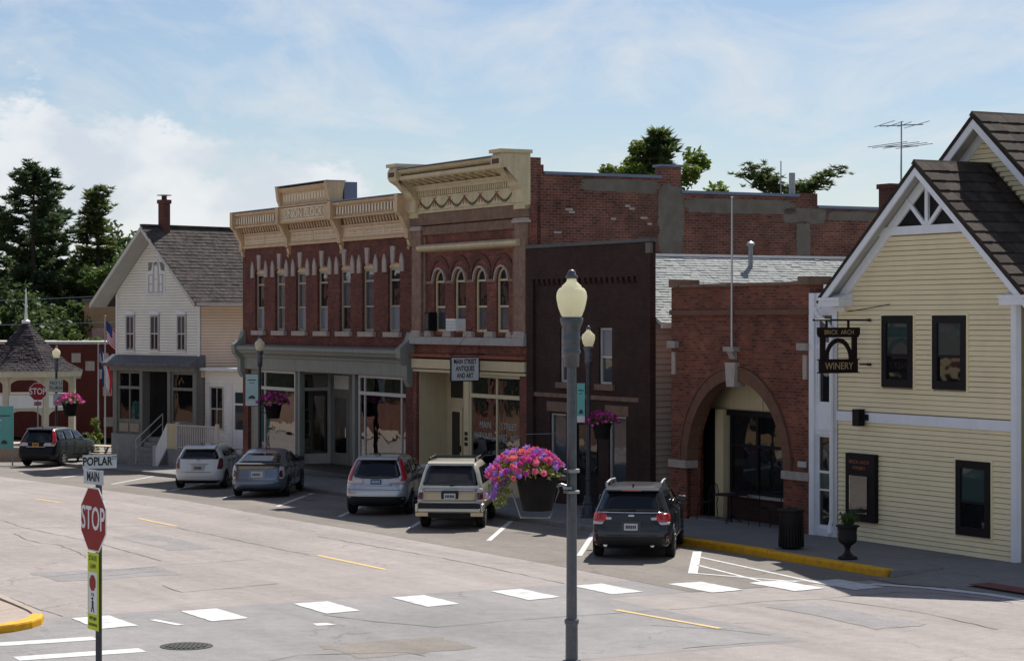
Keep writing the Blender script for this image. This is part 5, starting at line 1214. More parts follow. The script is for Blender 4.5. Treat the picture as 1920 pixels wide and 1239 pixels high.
MB().box(-1.4, 1.0, -.5, 0, 5.0, 6.0).build('sign_panel', 'brick_pale', tb_)
def flag(name, label, loc, ph, stripes, us):
    t = thing(name, label, 'flag', loc, R(-10))
    MB().tube([(0, 0, 0), (0, 0, ph)], [.05, .03], 8).build('pole', 'aluminium', t); MB().lathe([(.01, -.06), (.06, 0), (.01, .06)], 8, (0, 0, ph + .05)).build('finial', 'gold', t)
    # cloth hanging limp, in folds
    H_, Wd = (1.5, 1.0) if us else (2.2, .9)
    n = 14; m_ = 13 if us else 3
    for s in range(m_):
        mb = MB()
        for i in range(n + 1):
            for j in (0, 1):
                v = (s + j) / m_; u_ = i / n
                if us: x = .05 + u_ * Wd * .8; z = ph - .15 - v * H_ * .62 - u_ * .95; y = .10 * sin(u_ * 9 + v * 2)
                else: x = .04 + (u_ * .25 + v * .55) * (.75 + .2 * sin(u_ * 3)); z = ph - .1 - u_ * 1.75 - v * .55; y = .12 * sin(u_ * 5 + v * 6)
                mb.v.append((x, y, z))
        for i in range(n): mb.f.append((2 * i, 2 * i + 2, 2 * i + 3, 2 * i + 1))
        mt = ('flag_red' if s % 2 == 0 else 'flag_white') if us else ('flag_blue', 'flag_white', 'flag_red')[s]
        mb.build('stripe', mt, t)
    if us:
        mb = MB()
        for i in range(7):
            for j in range(5):
                u_, v = i / n, j / 7.5; mb.v.append((.05 + u_ * Wd * .8, .10 * sin(u_ * 9 + v * 2) - .012, ph - .15 - v * H_ * .62 - u_ * .95))
        for i in range(6):
            for j in range(4): mb.f.append((i * 5 + j, (i + 1) * 5 + j, (i + 1) * 5 + j + 1, i * 5 + j + 1))
        mb.build('canton', 'flag_blue', t)
zf_ = GW(-19.9, 108)
flag('flag_on_pole', 'limp blue white and red banded flag on a pole before the red brick wall', (-19.95, 108, zf_), 5.25, 3, False)
flag('flag_on_pole', 'red and white striped flag with blue corner close beside the white house', (-19.35, 106.5, zf_), 6.6, 13, True)
# picnic table with umbrella-less top, planter shrub
pt = thing('picnic_table', 'weathered picnic table in sunlight between dark car and white house', 'table', (-18.4, 99.5, GW(-18.4, 99.5)), R(-30))
for k in range(5): MB().box(-1.0, 1.0, -.42 + k * .172, -.42 + k * .172 + .155, .72, .765).build('top_board', 'wood_pale', pt)
for s in (-1, 1):
    for k in range(2): MB().box(-1.0, 1.0, s * .72 - .15 + k * .16, s * .72 + k * .16 - .005, .42, .46).build('seat_board', 'wood_pale', pt)
    for e in (-1, 1): MB().beam((s * .7, e * .12, .72), (s * .7, e * .62, 0), .09, .05).build('leg', 'wood', pt)
    MB().box(s * .7 - .03, s * .7 + .03, -.85, .85, .36, .415).build('cross_beam', 'wood', pt)
wl_ = thing('low_brick_wall', 'low pale brick garden wall at the left edge behind dark car', 'wall', (-22.5, 101, GW(-22.5, 101)), R(-6))
MB().box(-6, 2.2, 0, .4, 0, .55).build('wall', 'brick_pale', wl_); MB().box(-6.05, 2.25, -.05, .45, .553, .66).build('coping', 'grey_stone', wl_)
# ================================================================ cars (rear bumper at y = 0, nose towards +y)
class Car:
    def __init__(s, slices, rr=.20, rf=.42, bow=.05, tuck=.05):
        s.S = slices; s.rr = rr; s.rf = rf; s.bow = bow; s.tuck = tuck
    def at(s, z):
        S = s.S
        if z <= S[0][0]: return S[0][1:]
        for p, q in zip(S, S[1:]):
            if z <= q[0]:
                t = (z - p[0]) / (q[0] - p[0]); return tuple(p[i] + (q[i] - p[i]) * t for i in (1, 2, 3))
        return S[-1][1:]
    def rear(s, u, z, off=0):
        yr, yf, w = s.at(z); w *= 1 - s.tuck; x = u * w; r = min(s.rr, w * .6); y = yr + s.bow * u * u
        t = abs(x) - (w - r)
        nx = 0
        if t > 0: y += r - sqrt(max(r * r - t * t, 0)); nx = t / r
        return Vector((x + (1 if x > 0 else -1) * nx * off, y - off * sqrt(max(0, 1 - nx * nx)), z))
    def side(s, y, z, sg, off=0):
        yr, yf, w = s.at(z); c = (yr + yf) / 2; l = (yf - yr) / 2; q = (y - c) / max(l, .01)
        return Vector((sg * (w * (1 - s.tuck * q * q) + off), y, z))
    def outline(s, z):
        yr, yf, w = s.at(z); P = []
        for k in range(17):
            u = -cos(pi * k / 16); P.append(s.rear(u, z))
        y0 = P[-1].y; n = 10
        rf = min(s.rf, w * .6, (yf - yr) * .3)
        for k in range(1, n): P.append(s.side(y0 + (yf - rf - y0) * k / n, z, 1))
        wf = s.side(yf - rf, z, 1).x
        fr = []
        for k in range(13):
            u = cos(pi * k / 12); x = u * wf; t = abs(x) - (wf - rf); y = yf - .10 * u * u
            if t > 0: y -= (rf - sqrt(max(rf * rf - t * t, 0))) * .9
            fr.append(Vector((x, y, z)))
        P += fr
        for k in range(n - 1, 0, -1): P.append(s.side(y0 + (yf - rf - y0) * k / n, z, -1))
        return P
    def body(s, parent, mat, z0=None, z1=None, name='body', cap=True):
        zs = []
        for p, q in zip(s.S, s.S[1:]):
            n = max(1, int((q[0] - p[0]) / .05)); zs += [p[0] + (q[0] - p[0]) * i / n for i in range(n)]
        zs.append(s.S[-1][0]); mb = MB(); n = None
        for z in zs:
            o = s.outline(z); n = len(o); mb.v += [tuple(v) for v in o]
        for i in range(len(zs) - 1):
            for k in range(n): mb.f.append((i * n + k, i * n + (k + 1) % n, (i + 1) * n + (k + 1) % n, (i + 1) * n + k))
        mb.f.append(tuple(range(n - 1, -1, -1))); mb.f.append(tuple((len(zs) - 1) * n + k for k in range(n)))
        return mb.build(name, mat, parent, smooth=True)
    def rpanel(s, name, mat, parent, rows, off=.008, mirror=False, nc=10, smooth=True):
        """a panel on the tail: rows of (z, u0, u1)"""
        for sg in ((1, -1) if mirror else (1,)):
            R_ = []
            for (a, b) in zip(rows, rows[1:]):
                n = max(1, int(abs(b[0] - a[0]) / .05)); R_ += [tuple(a[i] + (b[i] - a[i]) * k / n for i in range(3)) for k in range(n)]
            R_.append(rows[-1]); mb = MB(); m_ = nc + 1
            for z, u0, u1 in R_:
                for k in range(m_): mb.v.append(tuple(s.rear(sg * (u0 + (u1 - u0) * k / nc), z, off)))
            for i in range(len(R_) - 1):
                for k in range(nc): mb.f.append((i * m_ + k, i * m_ + k + 1, (i + 1) * m_ + k + 1, (i + 1) * m_ + k))
            o = mb.build(name, mat, parent, smooth=smooth)
            md = o.modifiers.new('thick', 'SOLIDIFY'); md.thickness = .012; md.offset = 0
        return o
    def spanel(s, name, mat, parent, rows, off=.006, sides=(1, -1), nc=8):
        for sg in sides:
            R_ = []
            for (a, b) in zip(rows, rows[1:]):
                n = max(1, int(abs(b[0] - a[0]) / .06)); R_ += [tuple(a[i] + (b[i] - a[i]) * k / n for i in range(3)) for k in range(n)]
            R_.append(rows[-1]); mb = MB(); m_ = nc + 1
            for z, y0, y1 in R_:
                for k in range(m_): mb.v.append(tuple(s.side(y0 + (y1 - y0) * k / nc, z, sg, off)))
            for i in range(len(R_) - 1):
                for k in range(nc): mb.f.append((i * m_ + k, i * m_ + k + 1, (i + 1) * m_ + k + 1, (i + 1) * m_ + k))
            o = mb.build(name, mat, parent, smooth=True)
            md = o.modifiers.new('thick', 'SOLIDIFY'); md.thickness = .010; md.offset = 0
    def wheels(s, parent, ys, r, tw=.21, inset=-.022, arch=True):
        T = MB(); prof = [(r * .62, -tw / 2), (r * .9, -tw / 2), (r, -tw / 2 + .035), (r, tw / 2 - .035), (r * .9, tw / 2), (r * .62, tw / 2)]
        T.lathe(prof, 26); tme = T.mesh('tyre', 'tyre', smooth=False)
        Rm = MB(); Rm.lathe([(r * .63, tw / 2 - .05), (r * .60, tw / 2 - .01), (r * .5, tw / 2 - .03), (r * .15, tw / 2 - .02), (.03, tw / 2 - .015)], 20); rme = Rm.mesh('rim', 'rim')
        sp = MB()
        for k in range(7):
            t = 2 * pi * k / 7; c_, s_ = cos(t), sin(t); sp.beam((c_ * .05, s_ * .05, tw / 2 - .008), (c_ * r * .6, s_ * r * .6, tw / 2 - .004), .05, .02)
        spm = sp.mesh('spokes', 'rim')
        for y in ys:
            for sg in (1, -1):
                x = s.side(y, .5, sg).x - sg * (tw / 2 + inset)
                h = bpy.data.objects.new('wheel', tme); COL.objects.link(h); h.parent = parent; h.location = (x, y, r); h.rotation_euler = (0, sg * pi / 2, 0); OFF[h.name] = 0
                for me, nm in ((rme, 'rim'), (spm, 'spokes')):
                    c = bpy.data.objects.new(nm, me); COL.objects.link(c); c.parent = h
                if arch:
                    a_ = MB(); n = 18; pts_o = [(y + (r + .075) * cos(pi * k / n), r + (r + .075) * sin(pi * k / n)) for k in range(n + 1)]
                    a_.prism([(q[0], q[1]) for q in pts_o] + [(y - r - .075, .2), (y + r + .075, .2)], x + sg * (tw / 2 - .06), x + sg * (tw / 2 - .015), 'x'); a_.build('wheel_arch', 'plastic_black', parent)
    def mirrors(s, parent, y, z, mat):
        for sg in (1, -1):
            p = s.side(y, z, sg); mb = MB(); b = [(.0, .0), (.04, -.05), (.20, -.07), (.22, .0), (.20, .08), (.04, .09)]
            mb.prism([(p.x + sg * q[0], z + q[1]) for q in b], y - .03, y + .10); mb.build('mirror', mat, parent, bevel=.02)
def doors(car, t, ys, z0, z1, hy):
    for y in ys: car.spanel('door_line', 'plastic_black', t, [(z0, y, y + .014), (z1, y, y + .014)], .003, nc=1)
    for y in hy: car.spanel('door_handle', 'plastic_black', t, [(z1 - .12, y, y + .20), (z1 - .08, y, y + .20)], .022, nc=2)
def plate(car, parent, z, mat, txt=None, w=.30, h=.15, off=.03, tm='sign_black', recess=None):
    c = car.rear(0, z, off)
    if recess: MB().box(-w / 2 - .07, w / 2 + .07, c.y + .004, c.y + .05, z - h / 2 - .04, z + h / 2 + .05).build('plate_recess', recess, parent)
    p = MB().box(-w / 2, w / 2, c.y - .008, c.y + .004, z - h / 2, z + h / 2).build('number_plate', mat, parent)
    q = MB()
    for k in range(6): q.box(-w / 2 + .035 + k * .040, -w / 2 + .062 + k * .040, c.y - .012, c.y - .0085, z - .035, z + .035)
    q.build('plate_characters', tm, p)
def wiper(car, parent, z, u0=-.05, u1=.45):
    a_, b_ = car.rear(u0, z, .03), car.rear(u1, z + .03, .03); MB().tube([a_, b_], .012, 6).build('wiper', 'plastic_black', parent)
def mkcar(name, label, xy, rot, slices, **k):
    c = Car(slices, **k); t = thing(name, label, 'car', (xy[0], xy[1], GW(*xy) + .002), R(rot)); return c, t

# dark estate, nearest
c, t = mkcar('parked_car', 'dark graphite estate car with silver roof rails, nearest to the yellow kerb', (2.62, 49.4), -8,
   [(.24, .22, 4.55, .74), (.32, .06, 4.72, .86), (.45, .0, 4.78, .905), (.62, .0, 4.79, .915), (.74, .03, 4.77, .915), (.88, .10, 4.70, .905), (.97, .13, 4.45, .895), (1.03, .16, 3.62, .875), (1.10, .20, 3.42, .85), (1.30, .33, 3.0, .77), (1.46, .42, 2.68, .71), (1.54, .46, 2.45, .66), (1.585, .62, 2.2, .56), (1.60, .95, 1.95, .40)])
bo = c.body(t, 'car_graphite')
c.rpanel('rear_window', 'car_glass', t, [(1.08, -.86, .86), (1.12, -.89, .89), (1.30, -.88, .88), (1.44, -.84, .84), (1.47, -.78, .78)], .010)
c.rpanel('tailgate_trim', 'chrome', t, [(1.035, -.90, .90), (1.055, -.90, .90)], .014)
c.rpanel('tail_light', 'tail_red', t, [(.84, .70, .97), (.90, .62, .985), (1.00, .64, .985), (1.03, .74, .97)], .012, True)
c.rpanel('reverse_light', 'tail_clear', t, [(.885, .52, .64), (.93, .50, .66), (.945, .56, .66)], .016, True)
c.rpanel('light_base', 'tail_clear', t, [(.79, .74, .96), (.845, .70, .97)], .013, True)
c.rpanel('rear_bumper', 'plastic_black', t, [(.30, -.86, .86), (.36, -.97, .97), (.50, -.98, .98), (.52, -.93, .93)], .018)
c.rpanel('hatch_line', 'plastic_black', t, [(.545, -.62, .62), (.555, -.62, .62)], .006)
c.rpanel('reflector', 'tail_dark', t, [(.42, .88, .95), (.56, .88, .95)], .024, True)
plate(c, t, .74, 'plate_white', recess='car_graphite'); wiper(c, t, 1.07, -.30, .12)
c.rpanel('badge', 'chrome', t, [(.955, -.07, .07), (.985, -.085, .085), (1.01, -.06, .06)], .014)
sp = MB(); sp.prism([(.28, 1.505), (.55, 1.50), (.9, 1.585), (.55, 1.575), (.30, 1.535)], -.60, .60, 'x'); so = sp.build('spoiler', 'car_graphite', t, bevel=.01); MB().box(-.22, .22, .275, .30, 1.508, 1.528).build('brake_light', 'tail_red', so)
for sg in (1, -1): MB().tube([(sg * .60, .75, 1.56), (sg * .61, .8, 1.645), (sg * .60, 1.5, 1.665), (sg * .58, 2.4, 1.63), (sg * .57, 2.5, 1.56)], .028, 8).build('roof_rail', 'aluminium', t)
c.spanel('side_window', 'car_glass', t, [(1.10, .50, 1.15), (1.42, .65, 1.15)]); c.spanel('side_window', 'car_glass', t, [(1.09, 1.22, 2.05), (1.44, 1.22, 2.05)]); c.spanel('side_window', 'car_glass', t, [(1.08, 2.12, 3.2), (1.42, 2.12, 2.65)])
c.spanel('side_cladding', 'plastic_black', t, [(.28, .4, 4.3), (.42, .3, 4.4)], .01)
for q in (-.52, .52): MB().tube([(q - .05, .06, .335), (q - .05, .3, .335)], .045, 10).build('exhaust', 'chrome', t)
MB().tube([(0, .66, 1.58), (0, .60, 1.66)], .018, 6).build('aerial_fin', 'plastic_black', t)
doors(c, t, (1.18, 2.08, 3.3), .42, 1.05, (1.3, 2.2)); c.wheels(t, (.98, 3.72), .335); c.mirrors(t, 3.15, 1.12, 'car_graphite')

# tan and silver four-wheel-drive
c, t = mkcar('parked_car', 'older boxy sport utility car with tan tailgate, silver trim and roof rack', (-1.60, 57.5), -4.5,
   [(.40, .25, 4.45, .72), (.50, .05, 4.58, .84), (.62, .0, 4.62, .88), (.80, .03, 4.62, .885), (.95, .10, 4.58, .88), (1.05, .12, 4.35, .87), (1.12, .14, 3.35, .855), (1.20, .16, 3.15, .83), (1.45, .27, 2.85, .765), (1.60, .36, 2.65, .715), (1.68, .42, 2.5, .66), (1.72, .60, 2.3, .55), (1.735, .9, 2.1, .4)], rr=.14, bow=.03)
c.body(t, 'car_pale')
c.rpanel('rear_window', 'car_glass', t, [(1.13, -.86, .86), (1.17, -.89, .89), (1.5, -.87, .87), (1.60, -.83, .83), (1.62, -.77, .77)], .010)
c.rpanel('tailgate', 'car_tan', t, [(.735, -.82, .82), (.98, -.82, .82)], .012)
c.rpanel('tailgate_trim', 'aluminium', t, [(.985, -.83, .83), (1.06, -.84, .84)], .008)
c.rpanel('tail_light', 'tail_dark', t, [(.78, .84, .985), (.95, .84, .985)], .014, True)
c.rpanel('indicator', 'tail_clear', t, [(.95, .85, .985), (1.06, .87, .975)], .014, True)
c.rpanel('indicator', 'tail_clear', t, [(.72, .85, .985), (.775, .84, .985)], .014, True)
bp = MB(); bp.box(-.80, .80, -.16, .06, .46, .56); bp.box(-.88, -.80, -.12, .3, .46, .68); bp.box(.80, .88, -.12, .3, .46, .68); bo = bp.build('rear_bumper', 'car_pale', t, bevel=.03); MB().box(-.78, .78, -.14, .06, .565, .69).build('bumper_step', 'plastic_black', bo)
for sg in (-1, 1): xa, xb = sorted((sg * .55, sg * .87)); MB().box(xa, xb, -.13, .05, .36, .455).build('bumper_corner', 'car_tan', bo)
plate(c, t, .86, 'plate_white', recess='plastic_black', off=.05); wiper(c, t, 1.12, .0, .2)
for y in (1.0, 1.7): MB().tube([(-.62, y, 1.80), (.62, y, 1.80)], .02, 6).build('roof_bar', 'plastic_black', t)
for sg in (1, -1): MB().tube([(sg * .60, .65, 1.70), (sg * .60, .7, 1.79), (sg * .60, 2.1, 1.79), (sg * .60, 2.2, 1.70)], .022, 8).build('roof_rail', 'plastic_black', t)
sp = MB(); sp.prism([(.24, 1.64), (.5, 1.64), (.75, 1.73), (.45, 1.72), (.28, 1.69)], -.60, .60, 'x'); sp.build('spoiler', 'car_pale', t)
c.spanel('side_window', 'car_glass', t, [(1.18, .42, 1.45), (1.58, .58, 1.45)]); c.spanel('side_window', 'car_glass', t, [(1.18, 1.53, 2.25), (1.58, 1.53, 2.25)]); c.spanel('side_window', 'car_glass', t, [(1.18, 2.33, 3.0), (1.56, 2.33, 2.6)])
c.spanel('side_cladding', 'car_tan', t, [(.46, .3, 4.3), (.74, .2, 4.4)], .012)
MB().box(-.6, .6, .25, .5, .28, .44).build('underbody', 'plastic_black', t); doors(c, t, (1.49, 2.29, 3.15), .5, 1.15, (1.55, 2.36)); c.wheels(t, (.95, 3.62), .37, .24); c.mirrors(t, 3.02, 1.22, 'plastic_black')

# silver crossover and the far dark blue crossover share their shape
CRV = [(.26, .22, 4.3, .74), (.36, .05, 4.46, .86), (.50, .0, 4.52, .905), (.66, .0, 4.53, .91), (.78, .03, 4.52, .91), (.92, .10, 4.45, .905), (1.00, .13, 4.15, .895), (1.07, .16, 3.45, .875), (1.15, .20, 3.28, .85), (1.35, .31, 2.9, .775), (1.52, .42, 2.6, .70), (1.60, .48, 2.4, .645), (1.64, .66, 2.15, .54), (1.655, .95, 1.95, .4)]
def crossover(label, xy, rot, paint, pl, ptm):
    c, t = mkcar('parked_car', label, xy, rot, CRV, rr=.24, bow=.06)
    c.body(t, paint)
    c.rpanel('rear_window', 'car_glass', t, [(1.04, -.42, .42), (1.08, -.74, .74), (1.14, -.83, .83), (1.40, -.80, .80), (1.50, -.76, .76), (1.53, -.70, .70)], .010)
    c.rpanel('tail_light', 'tail_red', t, [(.98, .78, .93), (1.08, .84, .985), (1.30, .86, .985), (1.52, .84, .97), (1.57, .86, .95)], .014, True)
    c.rpanel('reverse_light', 'tail_clear', t, [(.90, .42, .94), (1.0, .44, .96), (1.045, .50, .95)], .012, True)
    c.rpanel('tailgate_trim', 'chrome', t, [(.86, -.52, .52), (.885, -.52, .52)], .02)
    c.rpanel('rear_bumper', 'plastic_black', t, [(.28, -.82, .82), (.36, -.95, .95), (.52, -.97, .97), (.555, -.92, .92)], .018)
    c.rpanel('hatch_line', 'plastic_black', t, [(.735, -.9, .9), (.745, -.9, .9)], .006)
    plate(c, t, .955, pl, tm=ptm); wiper(c, t, 1.12, -.35, .05)
    sp = MB(); sp.prism([(.30, 1.56), (.55, 1.555), (.9, 1.65), (.55, 1.64), (.32, 1.60)], -.57, .57, 'x'); sp.build('spoiler', paint, t)
    MB().tube([(0, .80, 1.64), (0, .72, 1.72)], .02, 6).build('aerial_fin', 'plastic_black', t)
    c.spanel('side_window', 'car_glass', t, [(1.16, .62, 1.15), (1.30, .52, 1.15), (1.46, .72, 1.15)]); c.spanel('side_window', 'car_glass', t, [(1.13, 1.22, 2.0), (1.50, 1.22, 2.0)]); c.spanel('side_window', 'car_glass', t, [(1.12, 2.07, 3.12), (1.48, 2.07, 2.6)])
    c.spanel('side_cladding', 'plastic_black', t, [(.28, .4, 4.0), (.42, .3, 4.1)], .01)
    doors(c, t, (1.18, 2.03, 3.2), .44, 1.08, (1.28, 2.15)); c.wheels(t, (.95, 3.57), .34); c.mirrors(t, 3.05, 1.18, paint); return t
crossover('silver crossover car with tall red tail lights and blue plate, before the brick block', (-3.80, 62.3), -6.5, 'car_silver', 'plate_blue', 'plate_white')
crossover('dark navy crossover car with yellow plate parked before the gazebo', (-20.35, 95.5), -14, 'car_navy', 'plate_yellow', 'sign_black')

# blue-grey notchback
c, t = mkcar('parked_car', 'blue grey hatchback saloon with sloping rear glass and raised tail edge', (-7.92, 69.6), -3.5,
   [(.20, .20, 4.2, .74), (.28, .06, 4.36, .83), (.42, .0, 4.42, .86), (.60, .0, 4.43, .865), (.72, .02, 4.42, .865), (.86, .05, 4.30, .855), (.94, .06, 4.05, .845), (1.01, .07, 3.62, .83), (1.05, .10, 3.42, .81), (1.06, .22, 3.40, .80), (1.17, .66, 3.05, .74), (1.30, 1.12, 2.7, .675), (1.385, 1.45, 2.45, .61), (1.43, 1.70, 2.25, .5), (1.445, 1.85, 2.1, .38)], rr=.26, bow=.08)
c.body(t, 'car_blue')
c.rpanel('rear_window', 'car_glass', t, [(1.09, -.86, .86), (1.14, -.87, .87), (1.26, -.84, .84), (1.33, -.78, .78)], .010)
c.rpanel('tail_panel', 'frame_tan', t, [(.90, -.72, .72), (1.02, -.76, .76)], .008)
c.rpanel('tail_light', 'tail_clear', t, [(.60, .84, .95), (.72, .80, .985), (.90, .82, .985), (.98, .86, .96)], .014, True)
c.rpanel('brake_light', 'tail_dark', t, [(.66, .82, .93), (.74, .80, .92), (.86, .83, .92)], .022, True)
sp = MB(); sp.prism([(.02, 1.02), (.20, 1.03), (.25, 1.075), (.03, 1.06)], -.70, .70, 'x'); sp.build('spoiler', 'plastic_black', t)
plate(c, t, .74, 'plate_yellow' if False else 'plate_white', w=.36, h=.17, recess='car_blue')
c.rpanel('rear_bumper', 'car_blue', t, [(.30, -.95, .95), (.44, -.97, .97), (.56, -.97, .97)], .02); c.rpanel('bumper_base', 'plastic_black', t, [(.21, -.8, .8), (.29, -.9, .9)], .016)
c.spanel('side_window', 'car_glass', t, [(1.06, 1.1, 1.95), (1.18, 1.15, 1.95), (1.33, 1.45, 1.95)]); c.spanel('side_window', 'car_glass', t, [(1.04, 2.03, 3.2), (1.33, 2.03, 2.58)])
MB().tube([(0, 1.72, 1.43), (0, 1.65, 1.52)], .015, 6).build('aerial_fin', 'plastic_black', t)
doors(c, t, (1.3, 1.99, 3.2), .36, 1.0, (1.4, 2.1)); c.wheels(t, (.95, 3.62), .31); c.mirrors(t, 3.0, 1.06, 'plastic_black')

# white small hatchback
c, t = mkcar('parked_car', 'small white hatchback with wide dark rear glass, parked beside the blue grey car', (-10.55, 75.2), -4,
   [(.20, .20, 3.8, .72), (.30, .04, 3.92, .82), (.44, .0, 3.98, .845), (.60, .0, 3.99, .85), (.76, .05, 3.97, .845), (.90, .11, 3.8, .835), (.98, .14, 3.45, .82), (1.04, .16, 3.18, .80), (1.10, .19, 3.05, .775), (1.24, .27, 2.75, .71), (1.36, .36, 2.45, .645), (1.42, .42, 2.25, .59), (1.445, .62, 2.05, .48), (1.455, .9, 1.85, .36)], rr=.24, bow=.07)
c.body(t, 'car_white')
c.rpanel('rear_window', 'car_glass', t, [(1.02, -.82, .82), (1.06, -.88, .88), (1.22, -.86, .86), (1.31, -.82, .82), (1.33, -.76, .76)], .010)
c.rpanel('tail_light', 'tail_dark', t, [(.70, .80, .96), (.78, .80, .985), (1.00, .86, .985), (1.05, .9, .97)], .014, True)
c.rpanel('hatch_line', 'plastic_black', t, [(.585, -.52, .52), (.595, -.55, .55)], .006); c.rpanel('badge', 'chrome', t, [(.94, -.06, .06), (.965, -.085, .085), (.99, -.06, .06)], .012)
c.rpanel('handle_strip', 'aluminium', t, [(.855, -.42, .42), (.87, -.42, .42)], .012)
plate(c, t, .73, 'sign_grey', recess='frame_white'); c.rpanel('bumper_base', 'plastic_black', t, [(.21, -.8, .8), (.31, -.93, .93)], .016); wiper(c, t, 1.02, -.05, .08)
sp = MB(); sp.prism([(.20, 1.36), (.5, 1.36), (.85, 1.455), (.5, 1.45), (.22, 1.405)], -.54, .54, 'x'); sp.build('spoiler', 'car_white', t, bevel=.01)
c.spanel('side_window', 'car_glass', t, [(1.08, .75, 1.75), (1.20, .65, 1.75), (1.30, .8, 1.75)]); c.spanel('side_window', 'car_glass', t, [(1.05, 1.83, 2.85), (1.31, 1.83, 2.4)])
MB().tube([(0, .75, 1.45), (0, .68, 1.53)], .015, 6).build('aerial_fin', 'plastic_black', t)
doors(c, t, (1.1, 1.79, 2.9), .36, 1.02, (1.2, 1.9)); c.wheels(t, (.75, 3.3), .30); c.mirrors(t, 2.75, 1.08, 'car_white')
# ================================================================ lamps, hanging baskets, signs, street furniture
def lamp(label, x, y, z, pale=False, group='street lamps with acorn globes'):
    t = thing('street_lamp', label, 'street lamp', (x, y, z), 0, group)
    m_ = 'lamp_grey' if pale else 'lamp_dark'
    MB().lathe([(.21, 0), (.21, .05), (.19, .08), (.175, .28), (.15, .36), (.16, .39), (.13, .44), (.115, .56), (.10, .60)], 12).build('base', m_, t)
    p = MB(); n = 20
    for i, (zz, r0) in enumerate(((.60, .072), (1.0, .070), (1.02, .083), (1.06, .083), (1.08, .062), (2.5, .058), (4.13, .054))):
        for k in range(n): a_ = 2 * pi * k / n; r = r0 * (1 - (.07 if k % 2 else 0)); p.v.append((r * cos(a_), r * sin(a_), zz))
    for i in range(6):
        for k in range(n): p.f.append((i * n + k, i * n + (k + 1) % n, (i + 1) * n + (k + 1) % n, (i + 1) * n + k))
    p.build('pole', m_, t)
    MB().lathe([(.085, 3.98), (.09, 4.13), (.105, 4.14), (.105, 4.16), (.095, 4.18), (.095, 4.28), (.104, 4.29), (.104, 4.32), (.092, 4.34), (.10, 4.42), (.125, 4.48), (.135, 4.52), (.13, 4.545), (.10, 4.56)], 24).build('capital', 'lamp_grey', t, smooth=True)
    MB().lathe([(.10, 4.55), (.12, 4.57), (.155, 4.66), (.176, 4.76), (.178, 4.80), (.168, 4.85), (.145, 4.885), (.115, 4.90), (.112, 4.915), (.085, 4.94), (.06, 4.965), (.052, 5.0)], 28).build('globe', 'globe', t, smooth=True)
    MB().lathe([(.02, 4.62), (.045, 4.66), (.045, 4.80), (.02, 4.86)], 10).build('bulb', 'frame_white', t)
    MB().lathe([(.055, 4.998), (.07, 5.005), (.07, 5.03), (.05, 5.045), (.045, 5.075), (.03, 5.095), (.005, 5.105)], 18).build('finial', 'lamp_grey', t, smooth=True)
    return t
fm = {}
def flower_mesh(mt):
    if mt not in fm:
        mb = MB(); n = 10
        mb.v = [(0, 0, -.012)] + [(.038 * (1 if k % 2 else .86) * cos(2 * pi * k / n), .038 * (1 if k % 2 else .86) * sin(2 * pi * k / n), .020 if k % 2 else .006) for k in range(n)]
        mb.f = [(0, 1 + k, 1 + (k + 1) % n) for k in range(n)]; me = mb.mesh('petunia', mt); fm[mt] = me
    return fm[mt]
def leaf_cloud(mb, pts, size, rnd):
    for p in pts:
        d = Vector((rnd.gauss(0, 1), rnd.gauss(0, 1), rnd.gauss(0, 1))).normalized(); e = d.cross(Vector((rnd.gauss(0, 1), rnd.gauss(0, 1), rnd.gauss(0, 1)))).normalized(); s_ = size * rnd.uniform(.6, 1.3)
        p = Vector(p); mb.add([p - d * s_, p + e * s_ * .45, p + d * s_, p - e * s_ * .45], [(0, 1, 2, 3)])
